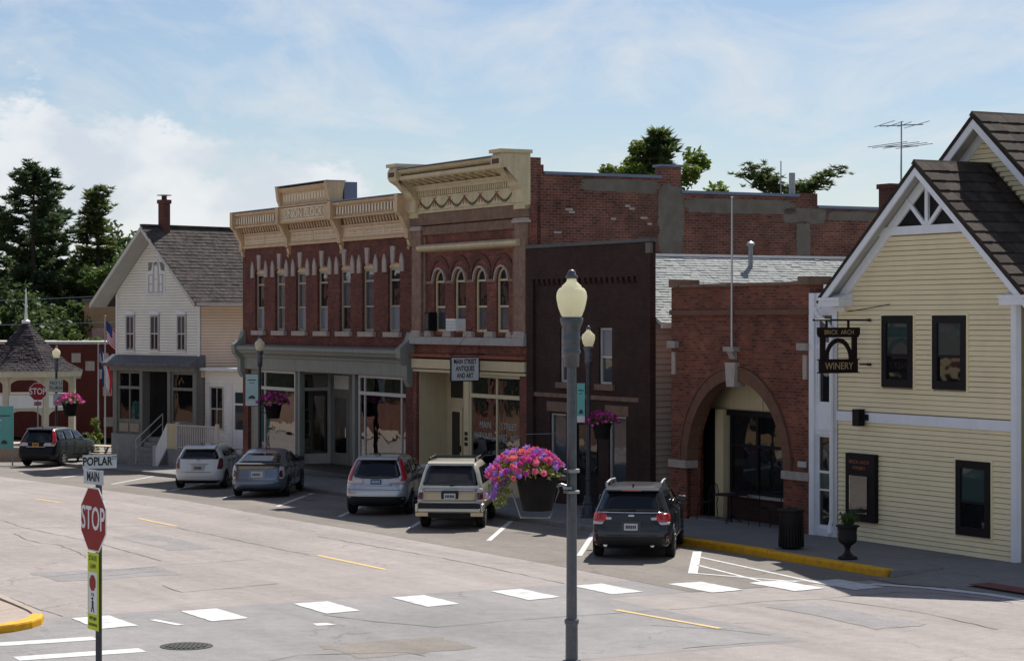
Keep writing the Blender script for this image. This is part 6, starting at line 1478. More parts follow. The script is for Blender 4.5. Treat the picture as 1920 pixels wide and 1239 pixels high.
def basket(label, x, y, z, sc, cols, seed, near=False, trail=0):
    """z is the pot's rim"""
    rnd = random.Random(seed); t = thing('flower_basket', label, 'flower basket', (x, y, z), 0, 'hanging flower baskets')
    k = 1; MB().lathe([(p * sc * k, q * sc * k) for p, q in ((.155, -.36), (.165, -.38), (.20, -.2), (.235, -.03), (.25, -.03), (.25, .0), (.225, .005), (.22, -.03))], 24).build('pot', 'pot', t)
    lv = MB(); pts = []
    def place(k):
        th = rnd.uniform(0, 2 * pi); r = sqrt(rnd.random()); 
        h = .30 * sc * (1 - (r * .9) ** 2.2) * rnd.uniform(.75, 1.05)
        px, py = .44 * sc * r * cos(th), .40 * sc * r * sin(th); pz = h - .10 * sc * max(0, r - .75) * 4 * rnd.random()
        return Vector((px - (.11 if near else 0), py, pz))
    for k in range(900 if near else 260): pts.append(place(k) * rnd.uniform(.55, .97))
    for k in range(220 if trail else 0):
        q = rnd.random(); pts.append(Vector((-.36 * sc - .05 * q + rnd.gauss(0, .05), rnd.gauss(0, .09), .03 - q * .36 + rnd.gauss(0, .03))))
    leaf_cloud(lv, pts, .030 * sc if near else .05 * sc, rnd); lv.build('foliage', 'basket_leaf' if near else 'leaf_mid', t, kind='stuff')
    if near:
        fl = []
        for k in range(215):
            p = place(k); 
            if p.x > .12 and p.z < .10: 
                if rnd.random() < .7: continue
            fl.append(p)
        for k in range(40):
            q = rnd.random() ** 1.2; fl.append(Vector((-.40 * sc - .06 * q + rnd.gauss(0, .06), rnd.gauss(0, .10), .08 - q * .34)))
        for p in fl:
            c = cols[0] if p.z < -.08 or (p.x < -.05 and rnd.random() < .22) else rnd.choice(cols)
            d = (p - Vector((0, 0, -.1))).normalized() + Vector((-.1, -.75, .15)); q = d.to_track_quat('Z', 'X').to_euler(); s_ = rnd.uniform(.85, 1.3)
            o = inst(flower_mesh(c), 'petunia', t, p * 1.02, (q.x, q.y, rnd.uniform(0, 6)), (s_, s_, s_)); o.rotation_euler = q
            th = inst(flower_mesh('petal_light' if c == cols[0] else 'petal_magenta'), 'throat', t, p * 1.02 + Vector(d).normalized() * .009, q, (s_ * .38, s_ * .38, s_ * .5)) if rnd.random() < .5 else None
    else:
        for ci, c in enumerate(cols):
            mb = MB()
            for k in range(60):
                p = place(k); d = Vector((rnd.gauss(0, .5), -1, rnd.gauss(.4, .5))).normalized(); e = d.cross(Vector((0, 0, 1))).normalized(); f = d.cross(e); s_ = .045 * sc
                mb.add([p + e * s_, p + f * s_, p - e * s_, p - f * s_], [(0, 1, 2, 3)])
            mb.build('blossom', c, t, kind='stuff')
    return t
# nearest lamp, its arm and basket
NX, NY, NZ = .690, 25.9, .78
lp = lamp('tall grey street lamp with pale yellow globe, nearest, carrying a flower basket', NX, NY, NZ, True)
ar = MB(); ar.tube([(-.06, 0, 2.60), (-.12, 0, 2.62), (-.20, 0, 2.60)], .018, 8); ar.tube([(-.16, 0, 2.60), (-.15, 0, 2.55), (-.25, 0, 2.24), (-.59, 0, 2.24), (-.70, 0, 2.58)], .010, 6); ar.box(-.10, .0, -.1, .1, 2.57, 2.60); ar.build('basket_arm', 'galv', lp)
MB().lathe([(.092, 2.76), (.092, 2.80)], 16).build('collar', 'galv', lp); MB().lathe([(.092, 2.52), (.092, 2.55)], 16).build('collar', 'galv', lp)
basket('dark pot overflowing with pink and purple petunias, hanging on the nearest lamp', NX - .40, NY - .02, NZ + 2.72, 1.04, ['petal_purple', 'petal_pink', 'petal_magenta', 'petal_coral', 'petal_pink'], 4, True, 1)
# lamp before the dark brick building
p = W(-14.0, -2.75); zb = G(-14.0, -2.75) + .14
px, py = 70.6, 0
def at_lamp(a_, d_): q = W(a_, d_); return q.x, q.y, G(a_, d_) + .13
def banner(parent, x, z0, z1, w, y=-.0, yaw=0, mt='teal', lower='banner_white'):
    b = MB(); b.box(x - w / 2, x + w / 2, y - .006, y + .006, z0, z1); bo = b.build('banner', mt, parent); bo.rotation_euler = (0, 0, yaw)
    MB().box(x - w / 2, x + w / 2, y - .009, y - .0065, z0, z0 + (z1 - z0) * .16).build('banner_foot', lower, bo)
    MB().box(x - w * .34, x + w * .34, y - .009, y - .0065, z0 + (z1 - z0) * .80, z0 + (z1 - z0) * .83).build('banner_print', 'lamp_dark', bo); MB().box(x - w * .2, x + w * .2, y - .009, y - .0065, z0 + (z1 - z0) * .72, z0 + (z1 - z0) * .74).build('banner_print', 'lamp_dark', bo)
    MB().prism([(x - w * .3, z0 + (z1 - z0) * .22), (x + w * .3, z0 + (z1 - z0) * .22), (x + w * .22, z0 + (z1 - z0) * .30), (x, z0 + (z1 - z0) * .34), (x - w * .22, z0 + (z1 - z0) * .29)], y - .009, y - .0065).build('banner_print', 'lamp_dark', bo)
    s = 1 if x > 0 else -1
    for z in (z0 - .01, z1 + .01): MB().tube([(s * .05, y, z), (x + s * w / 2, y, z)], .012, 6).build('banner_rod', 'lamp_dark', parent)
LA = (2.03, 59.5)
x, y, z = LA[0], LA[1], GW(*LA) + .13
lp = lamp('dark street lamp with teal banner and basket before the dark brick building', x, y, z)
banner(lp, -.20, 2.54, 3.58, .21); MB().tube([(.05, 0, 2.42), (.38, 0, 2.42)], .02, 6).build('basket_arm', 'lamp_dark', lp)
basket('shaded dark pot of wine red flowers on the lamp before the dark brick building', x + .36, y - .02, z + 2.52, 1.1, ['petal_wine', 'petal_magenta'], 8)
LB = (-9.0, 79.9)
x, y, z = LB[0], LB[1], GW(*LB) + .13
lp = lamp('dark street lamp with blue banner and basket beside the white side addition', x, y, z)
banner(lp, -.28, 2.6, 3.72, .45, mt='teal_light'); MB().tube([(.05, 0, 2.35), (.45, 0, 2.35)], .02, 6).build('basket_arm', 'lamp_dark', lp)
basket('dark pot of wine red flowers on the lamp before the brick block', x + .48, y - .02, z + 2.66, 1.35, ['petal_wine', 'petal_magenta'], 9)
LC = (-20.2, 99.3)
x, y, z = LC[0], LC[1], GW(*LC) + .1
lp = lamp('dark street lamp with small white signs in front of the gazebo', x, y, z)
sg = MB(); sg.box(-.30, .30, -.10, -.085, 3.05, 3.62); so = sg.build('notice', 'sign_grey', lp); text('NO U', .22, 'sign_black', so, (0, -.104, 3.45)); text('TURN', .22, 'sign_black', so, (0, -.104, 3.22))
MB().box(-.12, .40, -.10, -.085, 2.45, 2.98).build('notice', 'sign_grey', lp); MB().tube([(.05, 0, 2.1), (.6, 0, 2.1)], .02, 6).build('basket_arm', 'lamp_dark', lp)
basket('bright pink flower basket on the lamp in front of the gazebo', x + .62, y - .02, z + 2.55, 1.5, ['petal_pink', 'petal_magenta'], 10)
# stop signs
def yawed(o, yaw, off=.06):
    o.rotation_euler = (0, 0, yaw); o.location = (sin(yaw) * off, -cos(yaw) * off, 0); return o
def octagon(r): return [(r * cos(pi / 8 + k * pi / 4), r * sin(pi / 8 + k * pi / 4)) for k in range(8)]
def stop(parent, zc, w, y=0, yaw=0):
    r = w / 2 / cos(pi / 8)
    o = MB().prism([(a_, zc + b_) for a_, b_ in octagon(r)], y - .004, y + .004).build('stop_plate', 'sign_white', parent)
    if yaw: yawed(o, yaw)
    MB().prism([(a_, zc + b_) for a_, b_ in octagon(r * .955)], y - .0075, y - .0045).build('stop_face', 'stop_red', o)
    text('STOP', w * .46, 'sign_white', o, (0, y - .010, zc + .0), ext=.0015, sxy=(.86, 1.12), bold=.004); return o
SX, SY = -4.94, 26.75; SZ = GW(SX, SY)
st = thing('stop_sign', 'red stop sign under POPLAR ST nameplate with lime strip, on the near corner post', 'stop sign', (SX, SY, 0), 0)
MB().box(-.035, .035, .012, .055, SZ, 3.56).build('post', 'lamp_dark', st)
stop(st, 2.925, .76, yaw=R(-57))
o = MB().box(-.205, .205, -.010, .0, 3.535, 3.695).build('street_name_plate', 'plate_pale', st); yawed(o, R(25))
text('POPLAR', .115, 'sign_black', o, (-.03, -.012, 3.615), ext=.001, sxy=(.86, 1.2), bold=.003); text('ST', .06, 'sign_black', o, (.172, -.012, 3.655), ext=.001)
o = MB().box(-.23, .23, -.010, .0, 3.345, 3.515).build('street_name_plate', 'plate_pale', st); yawed(o, R(-50))
text('MAIN', .135, 'sign_black', o, (0, -.012, 3.43), ext=.001, sxy=(.9, 1.15), bold=.003)
o = MB().box(-.16, .16, -.009, -.001, 1.61, 2.53).build('crossing_strip', 'sign_lime', st); yawed(o, R(-57))
MB().box(-.13, .13, -.0125, -.0095, 1.80, 2.30).build('strip_panel', 'sign_white', o)
text('STATE', .085, 'sign_black', o, (0, -.011, 2.46), ext=.001); text('LAW', .085, 'sign_black', o, (0, -.011, 2.365), ext=.001)
MB().prism([(a_, 2.17 + b_) for a_, b_ in octagon(.10)], -.0155, -.013).build('strip_stop', 'stop_red', o); text('FOR', .05, 'sign_black', o, (0, -.0135, 2.03), ext=.001)
wk = MB(); wk.lathe([(.001, -.02), (.018, 0), (.001, .02)], 8, (0, -.0145, 1.985)); wk.prism([(-.025, 1.96), (.025, 1.96), (.03, 1.89), (.05, 1.82), (.03, 1.82), (.0, 1.88), (-.03, 1.82), (-.05, 1.82), (-.02, 1.89)], -.0155, -.013); wk.build('walker_symbol', 'sign_black', o)
text('WITHIN', .06, 'sign_black', o, (0, -.011, 1.745), ext=.001); text('CROSSWALK', .045, 'sign_black', o, (0, -.011, 1.67), ext=.001)
FX, FY = -21.0, 99.2
fs = thing('stop_sign', 'far stop sign facing us in front of the gazebo', 'stop sign', (FX, FY, GW(FX, FY)), R(10))
MB().box(-.03, .03, .008, .05, 0, 3.6).build('post', 'galv', fs); stop(fs, 3.17, .76); MB().box(-.16, .16, -.006, .004, 2.56, 2.72).build('plaque', 'stop_red', fs); text('ALL WAY', .075, 'sign_white', fs, (0, -.008, 2.64), ext=.001)
# teal sign at the left edge
ts = thing('notice_board', 'teal printed notice board at the left edge beside the dark car', 'sign', (-22.45, 97.0, GW(-22.45, 97.0)), R(8))
MB().box(-.85, .85, -.02, .02, .75, 2.6).build('board', 'teal', ts)
for x in (-.8, .8): MB().box(x - .03, x + .03, .02, .08, 0, 2.6).build('post', 'galv', ts)
MB().box(-.6, .7, -.026, -.021, 2.15, 2.2).build('print_line', 'lamp_dark', ts)
for k, z in enumerate((1.95, 1.7, 1.5, 1.3)): MB().box(-.5, .35 - k * .06, -.026, -.021, z, z + .07).build('print_line', 'banner_white', ts)
MB().prism([(.30, .95), (.6, .95), (.55, 1.08), (.45, 1.14), (.35, 1.08)], -.026, -.021).build('print_mark', 'lamp_dark', ts)
# hanging shop sign of the antique shop
hs = street_thing('hanging_sign', 'white hanging sign reading MAIN STREET ANTIQUES AND ART', 'sign', -23.6)
sx_ = -22.02; sy_ = -.62
sb = MB(); sb.box(-.02, .02, -.47, .47, 0, .70); so = sb.build('board', 'banner_white', hs); so.location = (sx_, sy_, 3.44)
fr = MB(); fr.box(-.03, .03, -.50, -.47, -.03, .73); fr.box(-.03, .03, .47, .50, -.03, .73); fr.box(-.03, .03, -.47, .47, -.03, 0); fr.box(-.03, .03, -.47, .47, .70, .73); fr.build('frame', 'sign_black', so)
for i, (s_, sz) in enumerate((('MAIN STREET', .140), ('ANTIQUES', .145), ('AND ART', .140))): text(s_, sz, 'sign_black', so, (.0225, 0, .575 - i * .215), rot=(pi / 2, 0, pi / 2), ext=.001, sxy=(.93, 1.5), bold=.004)
MB().tube([(sx_, .05, 4.24), (sx_, sy_ - .55, 4.24)], .018, 6).build('arm', 'iron', hs)
for q_ in (-.45, .45): MB().tube([(sx_, sy_ + q_, 4.17), (sx_, sy_ + q_, 4.24)], .01, 5).build('hook', 'iron', hs)
for q_ in (-.45, .45): MB().tube([(sx_, sy_ + q_, 4.24), (sx_, sy_ * .2 + q_ * .3 + .06, 5.25)], .006, 4).build('wire', 'iron', hs)
# winery hanging sign: boards framing an arch
ws = street_thing('hanging_sign', 'dark brown hanging sign with cut-out arch reading BRICK ARCH WINERY', 'sign', -2.75)
WA = -2.5
def wy(q): return -.12 - q                                              # distance out from the wall
rod = MB(); rod.tube([(WA, -.02, 5.30), (WA, -1.58, 5.30)], .022, 8); rod.tube([(WA, -.02, 4.27), (WA, -.3, 4.27)], .018, 8)
for zz in (5.30, 4.27): rod.lathe([(.05, -.03), (.06, 0), (.05, .03)], 10, (WA, -.03, zz))
rod.lathe([(.02, -.025), (.035, 0), (.02, .025)], 8, (WA, -1.6, 5.30)); rod.build('bracket', 'iron', ws)
for q in (.5, 1.12): MB().box(WA - .012, WA + .012, wy(q) - .03, wy(q) + .03, 5.12, 5.30).build('hanger', 'iron', ws)
o = MB(); o.prism([(wy(.18), 5.13), (wy(1.38), 5.13), (wy(1.38), 4.98), (wy(1.33), 4.9), (wy(.23), 4.9), (wy(.18), 4.98)], WA - .025, WA + .025, 'x'); hb = o.build('head_board', 'sign_brown', ws)
for q in (1.30, .40): MB().box(WA - .022, WA + .022, wy(q), wy(q - .14), 4.40, 4.9).build('side_board', 'sign_brown', ws)
# the arch stands in the plane of the sign
mb = MB(); ic = arc(wy(.78), 4.40, .30, rz=.38); oc = arc(wy(.78), 4.40, .385, rz=.485)
n = len(ic); mb.v = [(WA + s_, p[0], p[1]) for s_ in (-.022, .022) for q in (ic, oc) for p in q]
for i in range(n - 1):
    a_, b_, c_, d_ = i, n + i, 2 * n + i, 3 * n + i; mb.f += [(a_, a_ + 1, b_ + 1, b_), (c_, d_, d_ + 1, c_ + 1), (a_, c_, c_ + 1, a_ + 1), (b_, b_ + 1, d_ + 1, d_)]
mb.build('arch', 'sign_brown', ws)
fb = MB().box(WA - .025, WA + .025, wy(1.33), wy(.24), 4.10, 4.38).build('foot_board', 'sign_brown', ws)
e = MB(); e.box(WA - .035, WA + .035, wy(1.37), wy(.2), 4.375, 4.40); e.box(WA - .035, WA + .035, wy(1.37), wy(.2), 4.075, 4.10); e.build('edge_strip', 'sign_brown', fb)
text('BRICK  ARCH', .14, 'gold', hb, (WA + .0275, wy(.78), 5.015), rot=(pi / 2, 0, pi / 2), ext=.001, sxy=(1.0, 1.05)); text('WINERY', .215, 'gold', fb, (WA + .0275, wy(.78), 4.235), rot=(pi / 2, 0, pi / 2), ext=.001, sxy=(.98, 1.05))
# notice case on the yellow wall
nc = street_thing('notice_case', 'dark wall notice case headed BRICK ARCH WINERY on the yellow wall', 'notice board', -2.7)
MB().box(-3.28, -2.18, -.12, .0, .60, 2.18).build('case', 'dark_frame', nc); MB().box(-3.08, -2.48, -.125, -.121, .82, 1.62).build('poster', 'sign_grey', nc)
text('BRICK ARCH', .115, 'ribbon_red', nc, (-2.76, -.123, 1.98), ext=.001, sxy=(1.15, 1)); text('WINERY', .115, 'ribbon_red', nc, (-2.76, -.123, 1.84), ext=.001, sxy=(1.15, 1))
for k in range(7): MB().box(-3.02 + random.uniform(0, .35), -2.9 + random.uniform(.1, .35), -.128, -.1255, .86 + k * .10, .92 + k * .10).build('picture', random.choice(['brownstone', 'flashing', 'brick_pale', 'plate_white']), nc)
MB().box(-3.12, -2.44, -.135, -.131, .78, 1.66).build('pane', 'shop_glass', nc)
# wall lamp
wlp = street_thing('wall_lamp', 'small black box lamp on the white band of the yellow house', 'wall lamp', -2.9)
MB().box(-2.86, -2.62, -.24, -.06, 2.83, 3.22).build('housing', 'black_paint', wlp); MB().box(-2.62, -2.50, -.15, -.036, 2.96, 3.10).build('bracket', 'black_paint', wlp); MB().box(-2.84, -2.64, -.22, -.08, 2.815, 2.829).build('lens', 'frame_white', wlp)
# bin
q = W(-2.05, -2.55); tz = G(-2.05, -2.55) + SW
bn = thing('litter_bin', 'black slatted litter bin on the pavement by the yellow kerb', 'bin', (q.x, q.y, tz))
MB().lathe([(.235, .03), (.25, .06), (.27, .80), (.27, .84)], 24).build('drum', 'black_paint', bn)
for k in range(26):
    t_ = 2 * pi * k / 26; o = MB().box(-.022, .022, -.012, .012, .05, .84).build('slat', 'black_paint', bn); o.location = (.283 * cos(t_), .283 * sin(t_), 0); o.rotation_euler = (R(-2), 0, t_ + pi / 2)
MB().lathe([(.285, .845), (.31, .85), (.31, .885), (.28, .90), (.15, .915), (.145, .90)], 28).build('lid', 'black_paint', bn)
# urn
q = W(.32, -2.75); ur = thing('urn_planter', 'black pedestal urn with green plant on the pavement before the yellow house', 'planter', (q.x, q.y, G(.32, -2.75) + SW))
MB().lathe([(.21, 0), (.21, .04), (.19, .06), (.13, .08), (.09, .12), (.06, .17), (.055, .24), (.08, .26), (.075, .29), (.13, .32), (.19, .37), (.205, .45), (.20, .60), (.215, .68), (.26, .715), (.26, .735), (.20, .72)], 20).build('urn', 'iron', ur, smooth=True)
rn = random.Random(3); lv = MB()
for k in range(70):
    a_ = rn.uniform(0, 2 * pi); l = rn.uniform(.12, .30); up = rn.uniform(.1, .34); d = Vector((cos(a_), sin(a_), 0)); s_ = Vector((-sin(a_), cos(a_), 0)) * rn.uniform(.018, .035)
    b_ = Vector((0, 0, .70)) + d * .06; m1 = b_ + d * l * .5 + Vector((0, 0, up)); tp = b_ + d * l + Vector((0, 0, up * rn.uniform(.3, 1)))
    lv.add([b_, m1 + s_, tp, m1 - s_], [(0, 1, 2, 3)])
lv.build('foliage', 'leaf_dark', ur, kind='stuff')
# bistro table and chairs under the arch
def chair(a_, d_, rz, lab):
    q = W(a_, d_); t = thing('bistro_chair', lab, 'chair', (q.x, q.y, G(a_, d_) + SW + .012), RZ + rz, 'iron bistro chairs under the arch')
    s_ = MB(); s_.lathe([(.20, .44), (.21, .45), (.20, .465)], 16); s_.build('seat', 'iron', t)
    for x, y in ((-.17, -.17), (.17, -.17), (-.17, .17), (.17, .17)): MB().tube([(x * 1.15, y * 1.15, 0), (x, y, .45)], .012, 6).build('leg', 'iron', t)
    b_ = MB(); pts = [(-.19, .18, .45), (-.20, .21, .75), (-.12, .225, .90), (0, .23, .95), (.12, .225, .90), (.20, .21, .75), (.19, .18, .45)]; b_.tube(pts, .013, 6); b_.build('back_frame', 'iron', t)
    for x in (-.12, -.06, 0, .06, .12): MB().tube([(x, .19, .46), (x, .225, .90)], .006, 5).build('back_rod', 'iron', t)
    return t
chair(-9.75, .25, R(-70), 'black iron bistro chair furthest left under the arch'); chair(-7.3, .2, R(100), 'black iron bistro chair in the middle under the arch'); chair(-6.5, .3, R(-80), 'black iron bistro chair furthest right under the arch')
q = W(-8.5, .15); bt = thing('bistro_table', 'round black iron bistro table under the brick arch', 'table', (q.x, q.y, G(-8.5, .15) + SW + .012)); MB().lathe([(.44, .71), (.45, .725), (.44, .735)], 28).build('top', 'iron', bt); MB().tube([(0, 0, .02), (0, 0, .71)], .03, 8).build('stem', 'iron', bt)
for k in range(3): t_ = 2 * pi * k / 3; MB().tube([(0, 0, .2), (.2 * cos(t_), .2 * sin(t_), .06), (.32 * cos(t_), .32 * sin(t_), 0)], .016, 6).build('leg', 'iron', bt)
# window things of the antique shop
ac = street_thing('air_conditioner', 'white box air conditioner in the second arched window', 'air conditioner', -23.6)
MB().box(-24.0, -23.35, -.28, .2, 4.96, 5.34).build('case', 'white_paint', ac)
g_ = MB()
for k in range(7): g_.box(-23.97, -23.38, -.292, -.281, 5.0 + k * .045, 5.02 + k * .045)
g_.build('grille', 'sign_grey', ac, kind='stuff')
sk = street_thing('black_box_speaker', 'black upright box on the sill of the first arched window', 'speaker', -25.4); MB().box(-25.72, -25.38, -.2, .08, 4.96, 5.55).build('case', 'black_paint', sk); MB().box(-25.68, -25.42, -.21, -.201, 5.0, 5.5).build('grille', 'quartz', sk)
bn_ = street_thing('bunting', 'blue and white swag bunting hung inside the antique shop window', 'bunting', -21.3)
for k in range(4):
    c = -22.55 + k * .86
    for j, (r, mt) in enumerate(((.40, 'flag_blue'), (.28, 'flag_white'), (.15, 'flag_blue'))): MB().prism(arc(c, 1.50, r, pi, 2 * pi, 12), .30 - j * .01, .305 - j * .01).build('swag', mt, bn_)
# goods in the block's windows
def goods(name, label, cat, a_, ox=0): return street_thing(name, label, cat, a_)
g1 = goods('display_shelf', 'wooden display shelf behind the left window of the brick block', 'shelf', -38.6)
for z in (.5, 1.0, 1.5): MB().box(-39.9, -37.6, .9, 1.3, z, z + .05).build('shelf_board', 'wood', g1)
for x in (-39.9, -38.75, -37.65): MB().box(x, x + .05, .9, 1.3, 0, 1.55).build('upright', 'wood', g1)
g2 = goods('display_cabinet', 'tall brown wooden cabinet behind the right window of the brick block', 'cabinet', -30.2)
MB().box(-30.9, -29.9, 1.0, 1.5, 0, 2.4).build('case', 'wood', g2); MB().box(-30.8, -30.45, .98, 1.0, .2, 2.2).build('door', 'wood_pale', g2); MB().box(-30.35, -30.0, .98, 1.0, .2, 2.2).build('door', 'wood_pale', g2)
g3 = goods('shop_chair', 'white wooden chair behind the right window of the brick block', 'chair', -29.0)
for x in (-29.2, -28.8):
    for y in (.9, 1.25): MB().box(x - .02, x + .02, y, y + .04, 0, .9 if y > 1 else .45).build('leg', 'white_paint', g3)
MB().box(-29.24, -28.76, .88, 1.3, .45, .49).build('seat', 'white_paint', g3); MB().box(-29.2, -28.8, 1.26, 1.28, .7, .9).build('backrest', 'white_paint', g3)
# ================================================================ trees, shrubs, wires
def pine(label, x, y, h, r, seed, mt='pine_dark', lo=.22, sparse=1.0, dens=1.0):
    rn = random.Random(seed); z0 = GW(x, y); t = thing('pine_tree', label, 'tree', (x, y, z0), rn.uniform(0, 6), 'pines behind the roofs')
    tr = MB(); tr.tube([(0, 0, 0), (.1, 0, h * .4), (.05, .1, h * .8), (0, 0, h * .98)], [h * .022, h * .016, h * .007, .02], 10)
    fo = MB(); nw = int(18 * sparse) + 4
    for i in range(nw):
        f = lo + (1 - lo) * (i / (nw - 1)) ** .95; zz = h * f
        prof = min(1.0, ((1 - f) / .52) ** .62 + .06) * (.72 + .28 * sin(f * 11 + seed))
        for k in range(rn.randint(5, 7)):
            if rn.random() < .2: continue
            th = rn.uniform(0, 2 * pi); L = r * prof * rn.uniform(.45, 1.25); d = Vector((cos(th), sin(th), 0)); rise = rn.uniform(-.05, .45) if f < .8 else rn.uniform(.4, 1.2)
            b = Vector((0, 0, zz)); tip = b + d * L + Vector((0, 0, L * rise)); mid = b + d * L * .55 + Vector((0, 0, L * rise * .25))
            tr.tube([b, mid, tip], [.05 * (1.3 - f) + .012, .03, .008], 5, cap=False)
            nt = max(4, int(L * 6.5 * dens))
            for j in range(nt):
                q = .35 + .65 * (j + rn.random()) / nt; c = (b + (mid - b) * min(1, q / .55)) if q < .55 else mid + (tip - mid) * ((q - .55) / .45)
                c = c + Vector((rn.gauss(0, .16), rn.gauss(0, .16), rn.gauss(.08, .10))) * (.7 + L * .30)
                for m_ in range(int(20 * dens)):
                    a_ = rn.uniform(0, 2 * pi); e = Vector((cos(a_), sin(a_), rn.uniform(-.15, .9))).normalized(); l = rn.uniform(.22, .48); w_ = e.cross(Vector((rn.gauss(0, 1), rn.gauss(0, 1), rn.gauss(0, 1)))).normalized() * rn.uniform(.04, .085)
                    s_ = c + e * rn.uniform(0, .12); fo.v += [tuple(s_ - w_), tuple(s_ + w_), tuple(s_ + e * l)]; n = len(fo.v); fo.f.append((n - 3, n - 2, n - 1))
    tr.build('trunk', 'bark', t)
    me = bpy.data.meshes.new('crown'); me.from_pydata(fo.v, [], fo.f); me.materials.append(MT[mt]); o = bpy.data.objects.new('crown', me); COL.objects.link(o); o.parent = t
    return t
def tree(label, x, y, h, r, seed, mt='leaf_mid', lo=.3, leaf=.16, n=7000, squash=1.0, name='leafy_tree', group='leafy trees behind the roofs', z0=None):
    rn = random.Random(seed); z0 = GW(x, y) if z0 is None else z0; t = thing(name, label, 'tree' if h > 2 else 'shrub', (x, y, z0), 0, group)
    tr = MB(); tr.tube([(0, 0, 0), (rn.uniform(-.2, .2), 0, h * .35), (0, rn.uniform(-.2, .2), h * .7)], [h * .028, h * .02, h * .008], 9)
    clumps = []; ncl = max(10, int(46 * min(1.5, r / 2.5)))
    for k in range(ncl):
        th = rn.uniform(0, 2 * pi); u = rn.uniform(-1, 1); rr = rn.random() ** .45
        c = Vector((r * rr * sqrt(1 - u * u) * cos(th), r * rr * sqrt(1 - u * u) * sin(th), h * (lo + (1 - lo) * .5) + h * (1 - lo) * .5 * rr * u * squash)); clumps.append((c, rn.uniform(.16, .34) * r))
        if k % 3 == 0: tr.tube([(0, 0, h * rn.uniform(.25, .55)), tuple(c * .5 + Vector((0, 0, h * .25))), tuple(c)], [h * .010, h * .006, .012], 5, cap=False)
    vs = []; fs = []
    for c, cr in clumps:
        for j in range(n // ncl):
            d = Vector((rn.gauss(0, 1), rn.gauss(0, 1), rn.gauss(0, .75))); d = d.normalized() * cr * rn.random() ** .4; p = c + d
            e = Vector((rn.gauss(0, 1), rn.gauss(0, 1), rn.gauss(0, .6))).normalized(); f = e.cross(Vector((rn.gauss(0, 1), rn.gauss(0, 1), rn.gauss(0, 1)))).normalized(); s_ = leaf * rn.uniform(.55, 1.25)
            b = len(vs); vs += [tuple(p - e * s_), tuple(p + f * s_ * .5), tuple(p + e * s_), tuple(p - f * s_ * .5)]; fs.append((b, b + 1, b + 2, b + 3))
    tr.build('trunk', 'bark', t); me = bpy.data.meshes.new('crown'); me.from_pydata(vs, [], fs); me.materials.append(MT[mt]); o = bpy.data.objects.new('crown', me); COL.objects.link(o); o.parent = t
    return t
# left group
pine('tall dark pine, the highest tree at the left', -31.6, 148, 16.7, 4.7, 5, 'pine_dark', .20, 1.0, 1.3)
pine('sunlit pine with open tiers of branches left of the white house', -28.0, 152, 15.6, 3.6, 9, 'pine_mid', .28, .85, 1.2)
pine('dark pine cut by the left edge of the picture', -35.4, 150, 14.6, 4.2, 12, 'pine_dark', .15, 1.0, 1.2)
tree('dense dark green tree low behind the gazebo roof', -31.5, 140, 8.8, 4.0, 21, 'leaf_dark', .12, .22, 9000)
tree('dark green tree between the two tall pines', -29.5, 158, 11.5, 4.2, 22, 'leaf_dark', .1, .22, 9000)
tree('yellowish green tree close left of the white house roof', -25.2, 146, 12.6, 3.0, 23, 'leaf_mid', .1, .2, 8000)
tree('dark round tree top peeping beside the white house gable', -24.4, 160, 13.2, 2.7, 24, 'leaf_dark', .3, .2, 6000)
tree('green tree rising behind the red brick wall', -26.2, 138, 8.4, 3.0, 25, 'leaf_dark', .1, .2, 7000)
tree('shadowy tree filling the far left behind the gazebo', -36.5, 143, 10.8, 4.2, 26, 'leaf_dark', .1, .22, 8000)
tree('bright green shrub on the lawn before the red brick wall', -25.4, 131, 6.6, 1.7, 27, 'leaf_mid', .1, .16, 3000)
tree('broad dark tree behind the sunlit pine', -33.0, 166, 12.8, 5.0, 28, 'leaf_dark', .1, .25, 8000)
tree('small rounded green shrub beside the white house steps', -19.3, 102.5, 1.75, .75, 31, 'leaf_bright', .15, .07, 1800, name='shrub', group='low shrubs')
pine('shorter dark pine between the two tall pines', -29.9, 158, 14.4, 3.8, 71, 'pine_dark', .1, 1.0, 1.1)
pine('young pine close against the white house gable', -25.9, 158, 12.6, 2.8, 72, 'pine_mid', .1, .9, 1.1)
pine('broad dark pine behind the tallest one', -33.6, 160, 14.6, 4.4, 73, 'pine_dark', .1, 1.0, 1.1)
tree('broad mid green tree behind the tallest pine', -32.8, 156, 13.0, 3.6, 61, 'leaf_mid', .1, .24, 8000)
tree('mid green tree right of the sunlit pine', -26.6, 154, 14.2, 3.0, 62, 'leaf_dark', .1, .22, 7000)
tree('lower leafy tree between gazebo roof and red brick wall', -28.8, 134, 8.0, 2.4, 63, 'leaf_dark', .1, .2, 6000)
